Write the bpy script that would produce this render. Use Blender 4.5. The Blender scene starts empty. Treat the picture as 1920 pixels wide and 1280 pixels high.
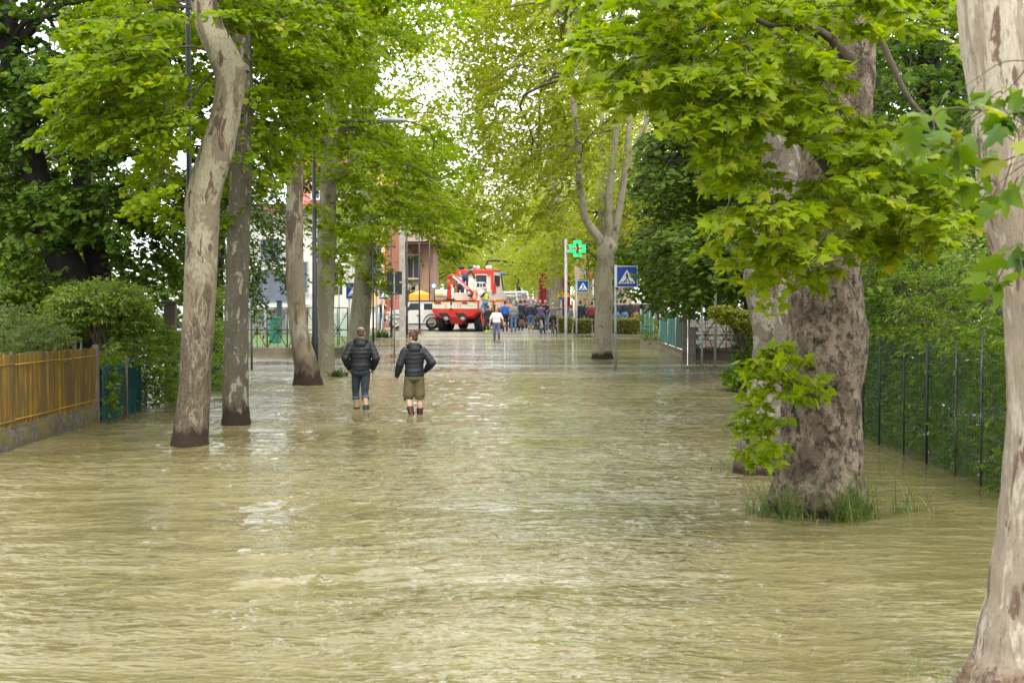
import bpy, math, random
import numpy as np
from mathutils import Vector, Matrix

SC = bpy.context.scene
COL = SC.collection
R = math.radians
rng = np.random.default_rng(7)
random.seed(7)

# ------------------------------------------------------------------ camera, sky, sun, exposure
FPX, CAMH, PITCH = 2933.0, 2.235, math.atan(90 / 2933.0)
cam = bpy.data.cameras.new("camera")
camo = bpy.data.objects.new("camera", cam); COL.objects.link(camo); SC.camera = camo
cam.sensor_width = 36.0; cam.lens = FPX / 1920 * 36.0
cam.clip_start = 0.1; cam.clip_end = 3000
camo.location = (0, 0, CAMH); camo.rotation_euler = (math.pi / 2 - PITCH, 0, 0)
cam.dof.use_dof = True; cam.dof.focus_distance = 23.0; cam.dof.aperture_fstop = 4.5

SUN_EL, SUN_AZ = R(56), R(158)        # azimuth clockwise from +Y (view direction): behind and right of the camera
world = bpy.data.worlds.new("World"); SC.world = world; world.use_nodes = True
wn, wl = world.node_tree.nodes, world.node_tree.links
wn.clear()
sky = wn.new('ShaderNodeTexSky'); sky.sky_type = 'NISHITA'; sky.sun_disc = False
sky.sun_elevation = SUN_EL; sky.sun_rotation = SUN_AZ; sky.dust_density = 3.0; sky.air_density = 1.0
hs = wn.new('ShaderNodeHueSaturation'); hs.inputs['Saturation'].default_value = 0.45
wl.new(sky.outputs[0], hs.inputs['Color'])
tcw = wn.new('ShaderNodeTexCoord'); nzw = wn.new('ShaderNodeTexNoise')
nzw.inputs['Scale'].default_value = 4.0; nzw.inputs['Detail'].default_value = 6
wl.new(tcw.outputs['Generated'], nzw.inputs['Vector'])
crw = wn.new('ShaderNodeValToRGB')
crw.color_ramp.elements[0].position = 0.3; crw.color_ramp.elements[0].color = (8.6, 8.8, 9.2, 1)
crw.color_ramp.elements[1].position = 0.75; crw.color_ramp.elements[1].color = (14.5, 14.8, 15.2, 1)
wl.new(nzw.outputs['Fac'], crw.inputs['Fac'])
mxw = wn.new('ShaderNodeMix'); mxw.data_type = 'RGBA'; mxw.inputs[0].default_value = 0.85
wl.new(hs.outputs[0], mxw.inputs[6]); wl.new(crw.outputs[0], mxw.inputs[7])
bg = wn.new('ShaderNodeBackground'); bg.inputs['Strength'].default_value = 0.14
wo = wn.new('ShaderNodeOutputWorld')
wl.new(mxw.outputs[2], bg.inputs['Color']); wl.new(bg.outputs[0], wo.inputs['Surface'])

sun = bpy.data.lights.new("sun", 'SUN'); suno = bpy.data.objects.new("sun", sun); COL.objects.link(suno)
sun.energy = 1.5; sun.angle = R(20); sun.color = (1.0, 0.96, 0.88)
sd = Vector((math.sin(SUN_AZ) * math.cos(SUN_EL), math.cos(SUN_AZ) * math.cos(SUN_EL), math.sin(SUN_EL)))
suno.rotation_euler = sd.to_track_quat('Z', 'Y').to_euler(); suno.location = sd * 60

vs = SC.view_settings
vs.view_transform = 'Standard'; vs.look = 'None'; vs.gamma = 1.0; vs.use_curve_mapping = False
vs.exposure = 1.08
SC.cycles.max_bounces = 8; SC.cycles.diffuse_bounces = 4; SC.cycles.transmission_bounces = 4
SC.cycles.glossy_bounces = 3; SC.cycles.transparent_max_bounces = 8

# ------------------------------------------------------------------ measuring helpers (photo pixel + distance -> a place in metres)
def ray(px, py):
    x = (px - 960) / FPX; y = -(py - 640) / FPX
    fw = Vector((0, math.cos(PITCH), -math.sin(PITCH))); up = Vector((0, math.sin(PITCH), math.cos(PITCH)))
    return Vector((1, 0, 0)) * x + up * y + fw
def P(px, py, d):
    r = ray(px, py); return Vector((0, 0, CAMH)) + r * (d / r.y)
def W(px, py, z=0.0):
    r = ray(px, py); return Vector((0, 0, CAMH)) + r * ((z - CAMH) / r.z)
def DW(py, z=0.0): return W(960, py, z).y

# ------------------------------------------------------------------ objects
def tag(o, label=None, cat=None, group=None, kind=None):
    if label: o['label'] = label
    if cat: o['category'] = cat
    if group: o['group'] = group
    if kind: o['kind'] = kind
    return o
def empty(name, loc, label=None, cat=None, group=None, rz=0):
    o = bpy.data.objects.new(name, None); COL.objects.link(o)
    o.location = loc; o.rotation_euler = (0, 0, rz); o.empty_display_size = 0.2
    return tag(o, label, cat, group)
def link(name, me, parent=None, loc=None):
    o = bpy.data.objects.new(name, me); COL.objects.link(o)
    if parent is not None: o.parent = parent
    if loc is not None: o.location = loc
    return o
def npmesh(name, V, F, mat=None, smooth=False):
    """V (n,3); F (m,k) all faces of one size"""
    V = np.asarray(V, dtype=np.float32); F = np.asarray(F, dtype=np.int32)
    me = bpy.data.meshes.new(name); m, k = F.shape
    me.vertices.add(len(V)); me.vertices.foreach_set('co', V.ravel())
    me.loops.add(m * k); me.loops.foreach_set('vertex_index', F.ravel())
    me.polygons.add(m); me.polygons.foreach_set('loop_start', np.arange(0, m * k, k, dtype=np.int32))
    try: me.polygons.foreach_set('loop_total', np.full(m, k, dtype=np.int32))
    except Exception: pass
    if smooth: me.polygons.foreach_set('use_smooth', np.ones(m, dtype=bool))
    me.update(calc_edges=True)
    if mat: me.materials.append(mat)
    return me
def off(V, parent, local):
    if parent is not None and not local:
        return np.asarray(V, dtype=np.float64) - np.array(parent.location)
    return np.asarray(V, dtype=np.float64)

class MB:
    """collects simple solids and links them as ONE mesh object"""
    def __init__(s): s.v = []; s.f = []; s.m = []; s.sm = []
    def add(s, V, F, mi=0, smooth=False):
        b = len(s.v); s.v.extend([tuple(p) for p in V])
        for f in F: s.f.append(tuple(b + i for i in f)); s.m.append(mi); s.sm.append(smooth)
        return s
    def box(s, c, size, rz=0, mi=0, rx=0, ry=0):
        x, y, z = [q / 2 for q in size]
        M = Matrix.Translation(Vector(c)) @ Matrix.Rotation(rz, 4, 'Z') @ Matrix.Rotation(rx, 4, 'X') @ Matrix.Rotation(ry, 4, 'Y')
        V = [M @ Vector(p) for p in ((-x,-y,-z),(x,-y,-z),(x,y,-z),(-x,y,-z),(-x,-y,z),(x,-y,z),(x,y,z),(-x,y,z))]
        return s.add(V, [(0,3,2,1),(4,5,6,7),(0,1,5,4),(1,2,6,5),(2,3,7,6),(3,0,4,7)], mi)
    def tube(s, pts, rad, n=8, mi=0, caps=True):
        pts = [Vector(p) for p in pts]
        if not hasattr(rad, '__len__'): rad = [rad] * len(pts)
        V = []; F = []; prev = None
        for i, p in enumerate(pts):
            t = (pts[min(i+1, len(pts)-1)] - pts[max(i-1, 0)]).normalized()
            if prev is None:
                a = Vector((0,0,1)) if abs(t.z) < 0.9 else Vector((1,0,0)); u = t.cross(a).normalized()
            else: u = (prev - t * prev.dot(t)).normalized()
            prev = u; w = t.cross(u)
            for k in range(n):
                an = 2 * math.pi * k / n
                V.append(p + (u * math.cos(an) + w * math.sin(an)) * rad[i])
        for i in range(len(pts)-1):
            for k in range(n):
                F.append((i*n+k, i*n+(k+1)%n, (i+1)*n+(k+1)%n, (i+1)*n+k))
        s.add(V, F, mi, True)
        if caps:
            b = len(s.v) - len(V)
            s.f.append(tuple(b + k for k in reversed(range(n)))); s.m.append(mi); s.sm.append(False)
            s.f.append(tuple(b + (len(pts)-1)*n + k for k in range(n))); s.m.append(mi); s.sm.append(False)
        return s
    def prism(s, poly, org, ux, uy, depth, mi=0, z0=0.0):
        """2-D polygon in the frame (ux, uy) at org, extruded along ux x uy from z0 to z0+depth"""
        ux = Vector(ux).normalized(); uy = Vector(uy).normalized(); n = ux.cross(uy); o = Vector(org)
        k = len(poly)
        V = [o + ux*x + uy*y + n*z0 for x, y in poly] + [o + ux*x + uy*y + n*(z0+depth) for x, y in poly]
        F = [tuple(reversed(range(k))), tuple(range(k, 2*k))] + [(i, (i+1)%k, k+(i+1)%k, k+i) for i in range(k)]
        return s.add(V, F, mi)
    def ball(s, c, r, n=10, mi=0, rot=None):
        if not hasattr(r, '__len__'): r = (r, r, r)
        c = Vector(c); V = []; F = []; m = max(4, n // 2 + 1)
        for i in range(m + 1):
            th = math.pi * i / m
            for k in range(n):
                ph = 2 * math.pi * k / n
                q = Vector((r[0]*math.sin(th)*math.cos(ph), r[1]*math.sin(th)*math.sin(ph), r[2]*math.cos(th)))
                if rot is not None: q = rot @ q
                V.append(c + q)
        for i in range(m):
            for k in range(n): F.append((i*n+k, (i+1)*n+k, (i+1)*n+(k+1)%n, i*n+(k+1)%n))
        return s.add(V, F, mi, True)
    def lathe(s, prof, org, axis, n=16, mi=0):
        axis = Vector(axis).normalized(); a = Vector((0,0,1)) if abs(axis.z) < 0.9 else Vector((1,0,0))
        u = axis.cross(a).normalized(); w = axis.cross(u); o = Vector(org); V = []; F = []
        for r, h in prof:
            for k in range(n):
                an = 2*math.pi*k/n; V.append(o + axis*h + (u*math.cos(an) + w*math.sin(an))*r)
        for i in range(len(prof)-1):
            for k in range(n): F.append((i*n+k, i*n+(k+1)%n, (i+1)*n+(k+1)%n, (i+1)*n+k))
        return s.add(V, F, mi, True)
    def mesh(s, name, mats, parent=None, local=False):
        V = off(np.array([tuple(p) for p in s.v]).reshape(-1, 3), parent, local)
        me = bpy.data.meshes.new(name); me.from_pydata([tuple(p) for p in V], [], s.f)
        for m in (mats if isinstance(mats, (list, tuple)) else [mats]): me.materials.append(m)
        me.polygons.foreach_set('material_index', s.m); me.polygons.foreach_set('use_smooth', s.sm)
        me.update(); return me
    def build(s, name, mats, parent=None, local=False, bevel=0, **k):
        o = link(name, s.mesh(name, mats, parent, local), parent)
        if bevel:
            b = o.modifiers.new('bevel', 'BEVEL'); b.width = bevel; b.segments = 2; b.limit_method = 'ANGLE'
        return tag(o, **k) if k else o

def copy_tree(o, parent=None):
    c = o.copy(); COL.objects.link(c); c.parent = parent
    for ch in list(o.children): copy_tree(ch, c)
    return c

# ------------------------------------------------------------------ numeric noise
def _h(ix, iy, iz, seed):
    n = (ix * 374761393 + iy * 668265263 + iz * 2147483647 + seed * 1274126177) & 0x7fffffff
    n = ((n ^ (n >> 13)) * 1274126177) & 0x7fffffff
    return ((n ^ (n >> 16)) & 0xffff) / 65535.0
def vnoise(p, seed=0):
    p = np.asarray(p, dtype=np.float64); i = np.floor(p).astype(np.int64); f = p - i; f = f*f*(3-2*f); o = 0
    for a in (0, 1):
        for b in (0, 1):
            for c in (0, 1):
                w = (f[...,0] if a else 1-f[...,0]) * (f[...,1] if b else 1-f[...,1]) * (f[...,2] if c else 1-f[...,2])
                o = o + w * _h(i[...,0]+a, i[...,1]+b, i[...,2]+c, seed)
    return o
def fbm(p, oct=4, seed=0):
    s = 0; a = 0.5
    for k in range(oct): s = s + a * (vnoise(np.asarray(p) * 2**k, seed + k) - 0.5); a *= 0.5
    return s

# ------------------------------------------------------------------ materials
def newmat(name):
    m = bpy.data.materials.new(name); m.use_nodes = True; m.node_tree.nodes.clear()
    return m, m.node_tree.nodes, m.node_tree.links
def mix(nd, lk, fac, a, b, blend='MIX'):
    x = nd.new('ShaderNodeMix'); x.data_type = 'RGBA'; x.blend_type = blend
    for s, v in ((0, fac), (6, a), (7, b)):
        if isinstance(v, bpy.types.NodeSocket): lk.new(v, x.inputs[s])
        elif isinstance(v, (tuple, list)): x.inputs[s].default_value = (*v[:3], 1)
        else: x.inputs[s].default_value = v
    return x.outputs[2]
def math_(nd, lk, op, a, b=None, c=None, clamp=False):
    x = nd.new('ShaderNodeMath'); x.operation = op; x.use_clamp = clamp
    for i, v in enumerate((a, b, c)):
        if v is None: continue
        if isinstance(v, bpy.types.NodeSocket): lk.new(v, x.inputs[i])
        else: x.inputs[i].default_value = v
    return x.outputs[0]
def noise(nd, lk, vec, scale, detail=3, rough=0.5, dist=0.0, typ=None):
    x = nd.new('ShaderNodeTexNoise'); x.inputs['Scale'].default_value = scale; x.inputs['Detail'].default_value = detail
    x.inputs['Roughness'].default_value = rough; x.inputs['Distortion'].default_value = dist
    if typ: x.noise_type = typ
    if vec is not None: lk.new(vec, x.inputs['Vector'])
    return x.outputs['Fac']
def coords(nd, lk, kind='Object', scale=(1,1,1), loc=(0,0,0)):
    t = nd.new('ShaderNodeTexCoord'); m = nd.new('ShaderNodeMapping')
    m.inputs['Scale'].default_value = scale; m.inputs['Location'].default_value = loc
    if kind == 'World':
        g = nd.new('ShaderNodeNewGeometry'); lk.new(g.outputs['Position'], m.inputs['Vector'])
    else: lk.new(t.outputs[kind], m.inputs['Vector'])
    return m.outputs[0]
def smooth(nd, lk, v, lo, hi):
    x = nd.new('ShaderNodeMapRange'); x.interpolation_type = 'SMOOTHSTEP'
    lk.new(v, x.inputs[0]); x.inputs[1].default_value = lo; x.inputs[2].default_value = hi
    return x.outputs[0]
def bump(nd, lk, h, strength, dist, normal=None):
    b = nd.new('ShaderNodeBump'); b.inputs['Strength'].default_value = strength; b.inputs['Distance'].default_value = dist
    lk.new(h, b.inputs['Height'])
    if normal is not None: lk.new(normal, b.inputs['Normal'])
    return b.outputs[0]
def princ(nd, lk, col, rough=0.6, metal=0.0, normal=None, spec=0.5, emis=None, estr=0):
    b = nd.new('ShaderNodeBsdfPrincipled'); o = nd.new('ShaderNodeOutputMaterial')
    if isinstance(col, bpy.types.NodeSocket): lk.new(col, b.inputs['Base Color'])
    else: b.inputs['Base Color'].default_value = (*col[:3], 1)
    if isinstance(rough, bpy.types.NodeSocket): lk.new(rough, b.inputs['Roughness'])
    else: b.inputs['Roughness'].default_value = rough
    b.inputs['Metallic'].default_value = metal; b.inputs['Specular IOR Level'].default_value = spec
    if normal is not None: lk.new(normal, b.inputs['Normal'])
    if emis: b.inputs['Emission Color'].default_value = (*emis, 1); b.inputs['Emission Strength'].default_value = estr
    lk.new(b.outputs[0], o.inputs['Surface']); return b
_mc = {}
def M(name, col, rough=0.6, metal=0.0, var=0.15, scale=4.0, bmp=0.0, spec=0.5, emis=None, estr=0, dirt=None):
    """plain coating with uneven tone, fine relief and optional dirt"""
    if name in _mc: return _mc[name]
    m, nd, lk = newmat(name)
    v = coords(nd, lk, 'Object')
    n1 = noise(nd, lk, v, scale, 5, 0.6)
    dark = tuple(c * (1 - var) for c in col); lite = tuple(min(1, c * (1 + var * 0.6)) for c in col)
    c = mix(nd, lk, smooth(nd, lk, n1, 0.3, 0.7), dark, lite)
    if dirt:
        n2 = noise(nd, lk, v, scale * 0.6, 6, 0.7, 0.4)
        c = mix(nd, lk, smooth(nd, lk, n2, 0.5, 0.72), c, dirt)
    nr = bump(nd, lk, noise(nd, lk, v, scale * 12, 4, 0.6), bmp, 0.01) if bmp else None
    princ(nd, lk, c, rough, metal, nr, spec, emis, estr)
    _mc[name] = m; return m

def mat_leaf(name, c1, c2, c3, trans=0.4, tcol=None, rough=0.42, nscale=0.6, spec=0.35):
    """leaf colour differs from leaf to leaf (c1..c2), some young or yellow (c3); light passes through"""
    m, nd, lk = newmat(name)
    g = nd.new('ShaderNodeNewGeometry'); oi = nd.new('ShaderNodeObjectInfo')
    rnd = math_(nd, lk, 'FRACT', math_(nd, lk, 'ADD', g.outputs['Random Per Island'], oi.outputs['Random']))
    v = coords(nd, lk, 'World')
    n = noise(nd, lk, v, nscale, 2)
    f = math_(nd, lk, 'ADD', math_(nd, lk, 'MULTIPLY', rnd, 0.55), math_(nd, lk, 'MULTIPLY', smooth(nd, lk, n, 0.35, 0.65), 0.45))
    c = mix(nd, lk, f, c1, c2)
    r2 = math_(nd, lk, 'FRACT', math_(nd, lk, 'MULTIPLY', rnd, 17.31))
    c = mix(nd, lk, smooth(nd, lk, r2, 0.80, 0.97), c, c3)
    hsv = nd.new('ShaderNodeHueSaturation'); hsv.inputs['Saturation'].default_value = 1.12; hsv.inputs['Value'].default_value = 1.5
    lk.new(c, hsv.inputs['Color'])
    b = princ(nd, lk, c, rough, 0, None, spec)
    out = [x for x in nd if x.type == 'OUTPUT_MATERIAL'][0]
    t = nd.new('ShaderNodeBsdfTranslucent'); lk.new(hsv.outputs[0], t.inputs['Color'])
    ms = nd.new('ShaderNodeMixShader'); ms.inputs[0].default_value = trans
    lk.new(b.outputs[0], ms.inputs[1]); lk.new(t.outputs[0], ms.inputs[2]); lk.new(ms.outputs[0], out.inputs['Surface'])
    return m

def mat_bark(name, light, mid, dark, t1=0.45, t2=0.6, scale=2.2, zs=0.5, crack=0.0, cscale=9, rough_h=0.0, rough_col=None,
             wet_h=0.0, bstr=0.5, bdist=0.03, soft=0.03, seed=0.0):
    """flaking bark: pale inner bark, older plates, dark plates; rough_h: height below which old corky bark covers the stem"""
    m, nd, lk = newmat(name)
    v = coords(nd, lk, 'Object', (1, 1, zs), (seed, seed, seed))
    n1 = noise(nd, lk, v, scale, 9, 0.64, 0.5); n2 = noise(nd, lk, v, scale * 2.1, 9, 0.64, 0.4); n3 = noise(nd, lk, v, scale * 12, 6, 0.7)
    c = mix(nd, lk, smooth(nd, lk, n1, t1 - soft, t1 + soft), light, mid)
    c = mix(nd, lk, smooth(nd, lk, n2, t2 - soft, t2 + soft), c, dark)
    tcn = nd.new('ShaderNodeTexCoord'); sp = nd.new('ShaderNodeSeparateXYZ'); lk.new(tcn.outputs['Object'], sp.inputs[0])
    h = math_(nd, lk, 'SUBTRACT', math_(nd, lk, 'MULTIPLY', n1, -1.0), math_(nd, lk, 'MULTIPLY', n2, 0.6))
    if rough_h:
        zz = math_(nd, lk, 'ADD', sp.outputs[2], math_(nd, lk, 'MULTIPLY', math_(nd, lk, 'SUBTRACT', n1, 0.5), rough_h * 2.6))
        f = math_(nd, lk, 'MULTIPLY', smooth(nd, lk, zz, rough_h, rough_h * 0.55), smooth(nd, lk, n2, 0.60, 0.50))
        rc = mix(nd, lk, smooth(nd, lk, n3, 0.35, 0.68), tuple(x * 0.5 for x in rough_col), tuple(min(1, x * 1.35) for x in rough_col))
        c = mix(nd, lk, f, c, rc)
    c = mix(nd, lk, math_(nd, lk, 'MULTIPLY', smooth(nd, lk, n3, 0.45, 0.7), 0.6), c, tuple(x * 0.45 for x in mid))
    if crack:
        vo = nd.new('ShaderNodeTexVoronoi'); vo.feature = 'DISTANCE_TO_EDGE'; vo.inputs['Scale'].default_value = cscale
        vv = nd.new('ShaderNodeVectorMath'); vv.operation = 'ADD'
        nc = nd.new('ShaderNodeTexNoise'); nc.inputs['Scale'].default_value = 7; lk.new(v, nc.inputs['Vector'])
        sc_ = nd.new('ShaderNodeVectorMath'); sc_.operation = 'SCALE'; sc_.inputs[3].default_value = 0.16
        lk.new(nc.outputs['Color'], sc_.inputs[0]); lk.new(v, vv.inputs[0]); lk.new(sc_.outputs[0], vv.inputs[1]); lk.new(vv.outputs[0], vo.inputs['Vector'])
        ed = smooth(nd, lk, vo.outputs['Distance'], 0.0, 0.10)
        brk = smooth(nd, lk, noise(nd, lk, v, 4.0, 3), 0.40, 0.62)
        dk = math_(nd, lk, 'MULTIPLY', math_(nd, lk, 'MULTIPLY', math_(nd, lk, 'SUBTRACT', 1.0, ed), crack), brk)
        c = mix(nd, lk, dk, c, tuple(x * 0.3 for x in dark))
        h = math_(nd, lk, 'SUBTRACT', h, math_(nd, lk, 'MULTIPLY', dk, 0.9))
    if wet_h:
        zz = math_(nd, lk, 'ADD', sp.outputs[2], math_(nd, lk, 'MULTIPLY', math_(nd, lk, 'SUBTRACT', n2, 0.5), wet_h * 1.6))
        zz = math_(nd, lk, 'ADD', zz, math_(nd, lk, 'MULTIPLY', math_(nd, lk, 'SUBTRACT', n1, 0.5), wet_h * 2.2))
        c = mix(nd, lk, smooth(nd, lk, zz, wet_h * 1.15, wet_h * 0.6), c, mix(nd, lk, n3, (0.010, 0.007, 0.005), (0.048, 0.031, 0.02)))
    h = math_(nd, lk, 'ADD', h, math_(nd, lk, 'MULTIPLY', n3, 0.55))
    princ(nd, lk, c, 0.85, 0, bump(nd, lk, h, bstr, bdist), 0.25)
    return m

# ------------------------------------------------------------------ leaves, sprays, stems
def _mir(r):
    L = [(-x, y) for x, y in reversed(r) if x > 0]
    return r + L
def _tpl(outline, c, fold, droop):
    V = [(c[0], c[1], 0.0)] + [(x, y, -fold * abs(x) - droop * y * y) for x, y in outline]
    n = len(outline); F = [(0, 1 + i, 1 + (i + 1) % n) for i in range(n)]
    return np.array(V), np.array(F)
T_PLANE = _tpl(_mir([(0,0.0),(.17,-.10),(.47,.0),(.31,.20),(.56,.50),(.25,.47),(.20,.72),(0,1.02)]), (0,.30), 0.30, 0.16)
T_MAPLE = _tpl([(0,0),(.42,.12),(.26,.32),(.40,.60),(0,1),(-.40,.60),(-.26,.32),(-.42,.12)], (0,.36), 0.3, 0.2)
T_MID = _tpl([(0,0),(.44,.22),(.20,.46),(0,1),(-.20,.46),(-.44,.22)], (0,.35), 0.3, 0.2)
T_OVAL = (np.array([(0,0,0),(.27,.42,-.07),(0,1,-.12),(-.27,.42,-.07)], float), np.array([(0,1,2),(0,2,3)]))
T_LONG = (np.array([(0,0,0),(.17,.42,-.05),(0,1,-.15),(-.17,.42,-.05)], float), np.array([(0,1,2),(0,2,3)]))
def nrm(a): return a / np.maximum(np.linalg.norm(a, axis=-1, keepdims=True), 1e-9)
def leaf_arrays(C, N, T, S, tpl):
    V0, F0 = tpl
    N = nrm(N); T = nrm(T - N * np.sum(T * N, axis=1, keepdims=True)); X = np.cross(T, N)
    V = (C[:,None,:] + S[:,None,None] * (V0[None,:,0:1]*X[:,None,:] + V0[None,:,1:2]*T[:,None,:] + V0[None,:,2:3]*N[:,None,:])).reshape(-1, 3)
    F = (F0[None] + (np.arange(len(C)) * len(V0))[:,None,None]).reshape(-1, F0.shape[1])
    return V, F
def spray_leaves(C, H, k, L=0.7, Wd=0.5, size=0.15, droop=0.25, tilt=0.45, r=None, sv=0.35):
    """n sprays (centre C, outward direction H), k leaves each -> leaf centres, normals, tips, sizes"""
    r = r or rng; n = len(C)
    H = nrm(H * np.array([1, 1, 0.35])); S = nrm(np.cross(H, np.tile([0, 0, 1.0], (n, 1))) + 1e-6)
    t = r.random((n, k)); la = (r.random((n, k)) - 0.5) * (1.15 - 0.6 * t); up = r.random((n, k)) * 0.12
    Lr = L * (0.7 + 0.6 * r.random((n, 1)))
    pos = C[:,None] + H[:,None]*(Lr*(t-0.5))[...,None] + S[:,None]*(la*Wd)[...,None]
    pos[...,2] += (up - 0.06) * L - droop * Lr * t**2
    rr = r.normal(size=(n, k, 3))
    T = H[:,None]*0.55 + S[:,None]*(np.sign(la)*0.7)[...,None] + rr*0.35; T[...,2] -= 0.25 + 0.55 * r.random((n, k))
    N = r.normal(size=(n, k, 3)) * tilt; N[...,2] += 1.0; N += H[:,None]*0.25
    Sz = size * (1 - sv + 2 * sv * r.random((n, k)))
    f = lambda a: a.reshape(-1, 3)
    return f(pos), f(N), f(T), Sz.ravel()
def inpoly(px, py, poly):
    c = np.zeros(len(px), bool); n = len(poly); j = n - 1
    for i in range(n):
        xi, yi = poly[i]; xj, yj = poly[j]
        c ^= ((yi > py) != (yj > py)) & (px < (xj - xi) * (py - yi) / (yj - yi + 1e-9) + xi); j = i
    return c
def Pn(px, py, d):
    x = (px - 960) / FPX; y = -(py - 640) / FPX
    ry = math.cos(PITCH) + y * math.sin(PITCH); rz = -math.sin(PITCH) + y * math.cos(PITCH); k = d / ry
    return np.stack([x * k, ry * k, CAMH + rz * k], axis=1)
def fill(poly, n, d0, d1, holes=(), r=None, clump=0.0, cs=1.2):
    """n spray places inside a region seen in the photo, spread through a real depth"""
    r = r or rng; xs = [p[0] for p in poly]; ys = [p[1] for p in poly]; out = np.zeros((0, 3)); it = 0
    while len(out) < n and it < 60:
        it += 1
        px = r.uniform(min(xs), max(xs), n); py = r.uniform(min(ys), max(ys), n); d = r.uniform(d0, d1, n)
        k = inpoly(px, py, poly)
        for h in holes: k &= ~inpoly(px, py, h)
        q = Pn(px[k], py[k], d[k])
        if clump: q = q[fbm(q / cs, 3, 5) > clump - r.random(len(q)) * 0.08]
        out = np.vstack([out, q])
    return out[:n]
def blobfill(blobs, per, r=None, shell=0.5):
    r = r or rng; o = []
    for (c, rad) in blobs:
        rad = np.array(rad, float); n = max(3, int(per * rad[0] * rad[1] * rad[2]) if per > 0 else int(-per))
        u = nrm(r.normal(size=(n, 3))) * (r.random((n, 1)) ** shell) * rad
        o.append(np.array(c) + u)
    return np.vstack(o)
def stems_arrays(paths, n=4):
    """many thin tapered stems: paths = list of (points (m,3), r0, r1); all same m"""
    Pt = np.array([p[0] for p in paths], float); m = Pt.shape[1]
    r0 = np.array([p[1] for p in paths]); r1 = np.array([p[2] for p in paths])
    Tg = nrm(np.gradient(Pt, axis=1)); ref = np.tile([0.31, 0.87, 0.38], (len(paths), m, 1))
    U = nrm(np.cross(Tg, ref)); Wv = np.cross(Tg, U); rad = r0[:,None] + (r1 - r0)[:,None] * np.linspace(0, 1, m)[None]
    an = np.arange(n) * 2 * math.pi / n
    V = Pt[:,:,None] + rad[:,:,None,None] * (U[:,:,None]*np.cos(an)[None,None,:,None] + Wv[:,:,None]*np.sin(an)[None,None,:,None])
    F = []
    for i in range(m - 1):
        for k in range(n): F.append((i*n+k, i*n+(k+1)%n, (i+1)*n+(k+1)%n, (i+1)*n+k))
    F = np.array(F)[None] + (np.arange(len(paths)) * m * n)[:,None,None]
    return V.reshape(-1, 3), F.reshape(-1, 4)
def curve_to(a, b, sag=0.15, m=7, r=None):
    r = r or rng; a = np.array(a, float); b = np.array(b, float); t = np.linspace(0, 1, m)[:,None]
    L = np.linalg.norm(b - a); p = a * (1 - t) + b * t
    p[:,2] += (math.sin(1.0) * 0 + sag * L * np.sin(math.pi * t[:,0]))
    w = r.normal(size=3) * 0.05 * L; p += np.sin(2 * math.pi * t) * w
    return p
def crown(root, C, anchor, k, mat, tpl, size=0.15, L=0.7, Wd=0.5, droop=0.25, tilt=0.45, limbs=8, bmat=None, name='crown',
          limb_r=0.05, twigs=True, stuff=True, solo=0, r=None, keep=None, sag=0.15):
    """leaf crown from spray centres, with limbs from the anchor(s) on the trunk and a twig under every spray"""
    r = r or rng; C = np.asarray(C); A = np.atleast_2d(np.array(anchor, float))
    an = A[np.argmin(((C[:,None] - A[None])**2).sum(-1) , axis=1)]
    H = C - an + r.normal(size=C.shape) * 0.5
    lc, ln, lt, ls = spray_leaves(C, H, k, L, Wd, size, droop, tilt, r)
    if solo:
        dist = lc[:,1]; sc_ = ls / dist
        px = 960 + FPX * lc[:,0] / dist; py = 550 - FPX * (lc[:,2] - CAMH) / dist
        vis = (px > 5) & (px < 1915) & (py > 5)
        order = np.argsort(-(sc_ * vis + np.where(vis, 0.02 * (1.0 - (dist - dist.min()) / max(1e-3, dist.max() - dist.min())), 0)))[:solo]
        me = npmesh('leaf', tpl[0], tpl[1], mat)
        for i in order:
            Nn = Vector(ln[i]).normalized(); Tt = Vector(lt[i]); Tt = (Tt - Nn * Tt.dot(Nn)).normalized(); X = Tt.cross(Nn)
            o = link('leaf', me, root)
            Mx = Matrix((X, Tt, Nn)).transposed().to_4x4(); Mx.translation = Vector(lc[i]) - root.location
            o.matrix_local = Mx @ Matrix.Scale(float(ls[i]), 4)
        m_ = np.ones(len(lc), bool); m_[order] = False; lc, ln, lt, ls = lc[m_], ln[m_], lt[m_], ls[m_]
    V, F = leaf_arrays(lc, ln, lt, ls, tpl)
    o = link(name, npmesh(name, off(V, root, False), F, mat), root)
    if stuff: o['kind'] = 'stuff'
    if bmat is not None:
        idx = r.choice(len(C), size=min(limbs, len(C)), replace=False)
        paths = []; hubs = []
        for i in idx:
            a = an[i]; p = curve_to(a, C[i], sag, 9, r); rr = limb_r * (0.6 + 0.6 * r.random())
            paths.append((p, rr, rr * 0.22)); hubs.append(p[3:])
        if paths:
            V, F = stems_arrays(paths, 6); link('branches', npmesh('branches', off(V, root, False), F, bmat, True), root)['kind'] = 'stuff'
        if twigs and hubs:
            hb = np.vstack(hubs); tp = []
            for c, h in zip(C, H):
                j = np.argmin(((hb - c)**2).sum(1)); b = hb[j]; hh = h / (np.linalg.norm(h) + 1e-6)
                if np.linalg.norm(c - b) > 1.1 * L: b = c - hh * L * 0.75 + r.normal(size=3) * .12 * L
                e = c + hh * L * 0.4; e = e - np.array([0, 0, droop * L * 0.6]); t = np.linspace(0, 1, 5)[:,None]
                p = (1-t)**2 * b + 2*t*(1-t)*(c + np.array([0,0,0.04])) + t**2 * e
                tp.append((p, 0.011 * (L / 0.7), 0.003))
            V, F = stems_arrays(tp, 3); link('twigs', npmesh('twigs', off(V, root, False), F, bmat, True), root)['kind'] = 'stuff'
    return o
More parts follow.
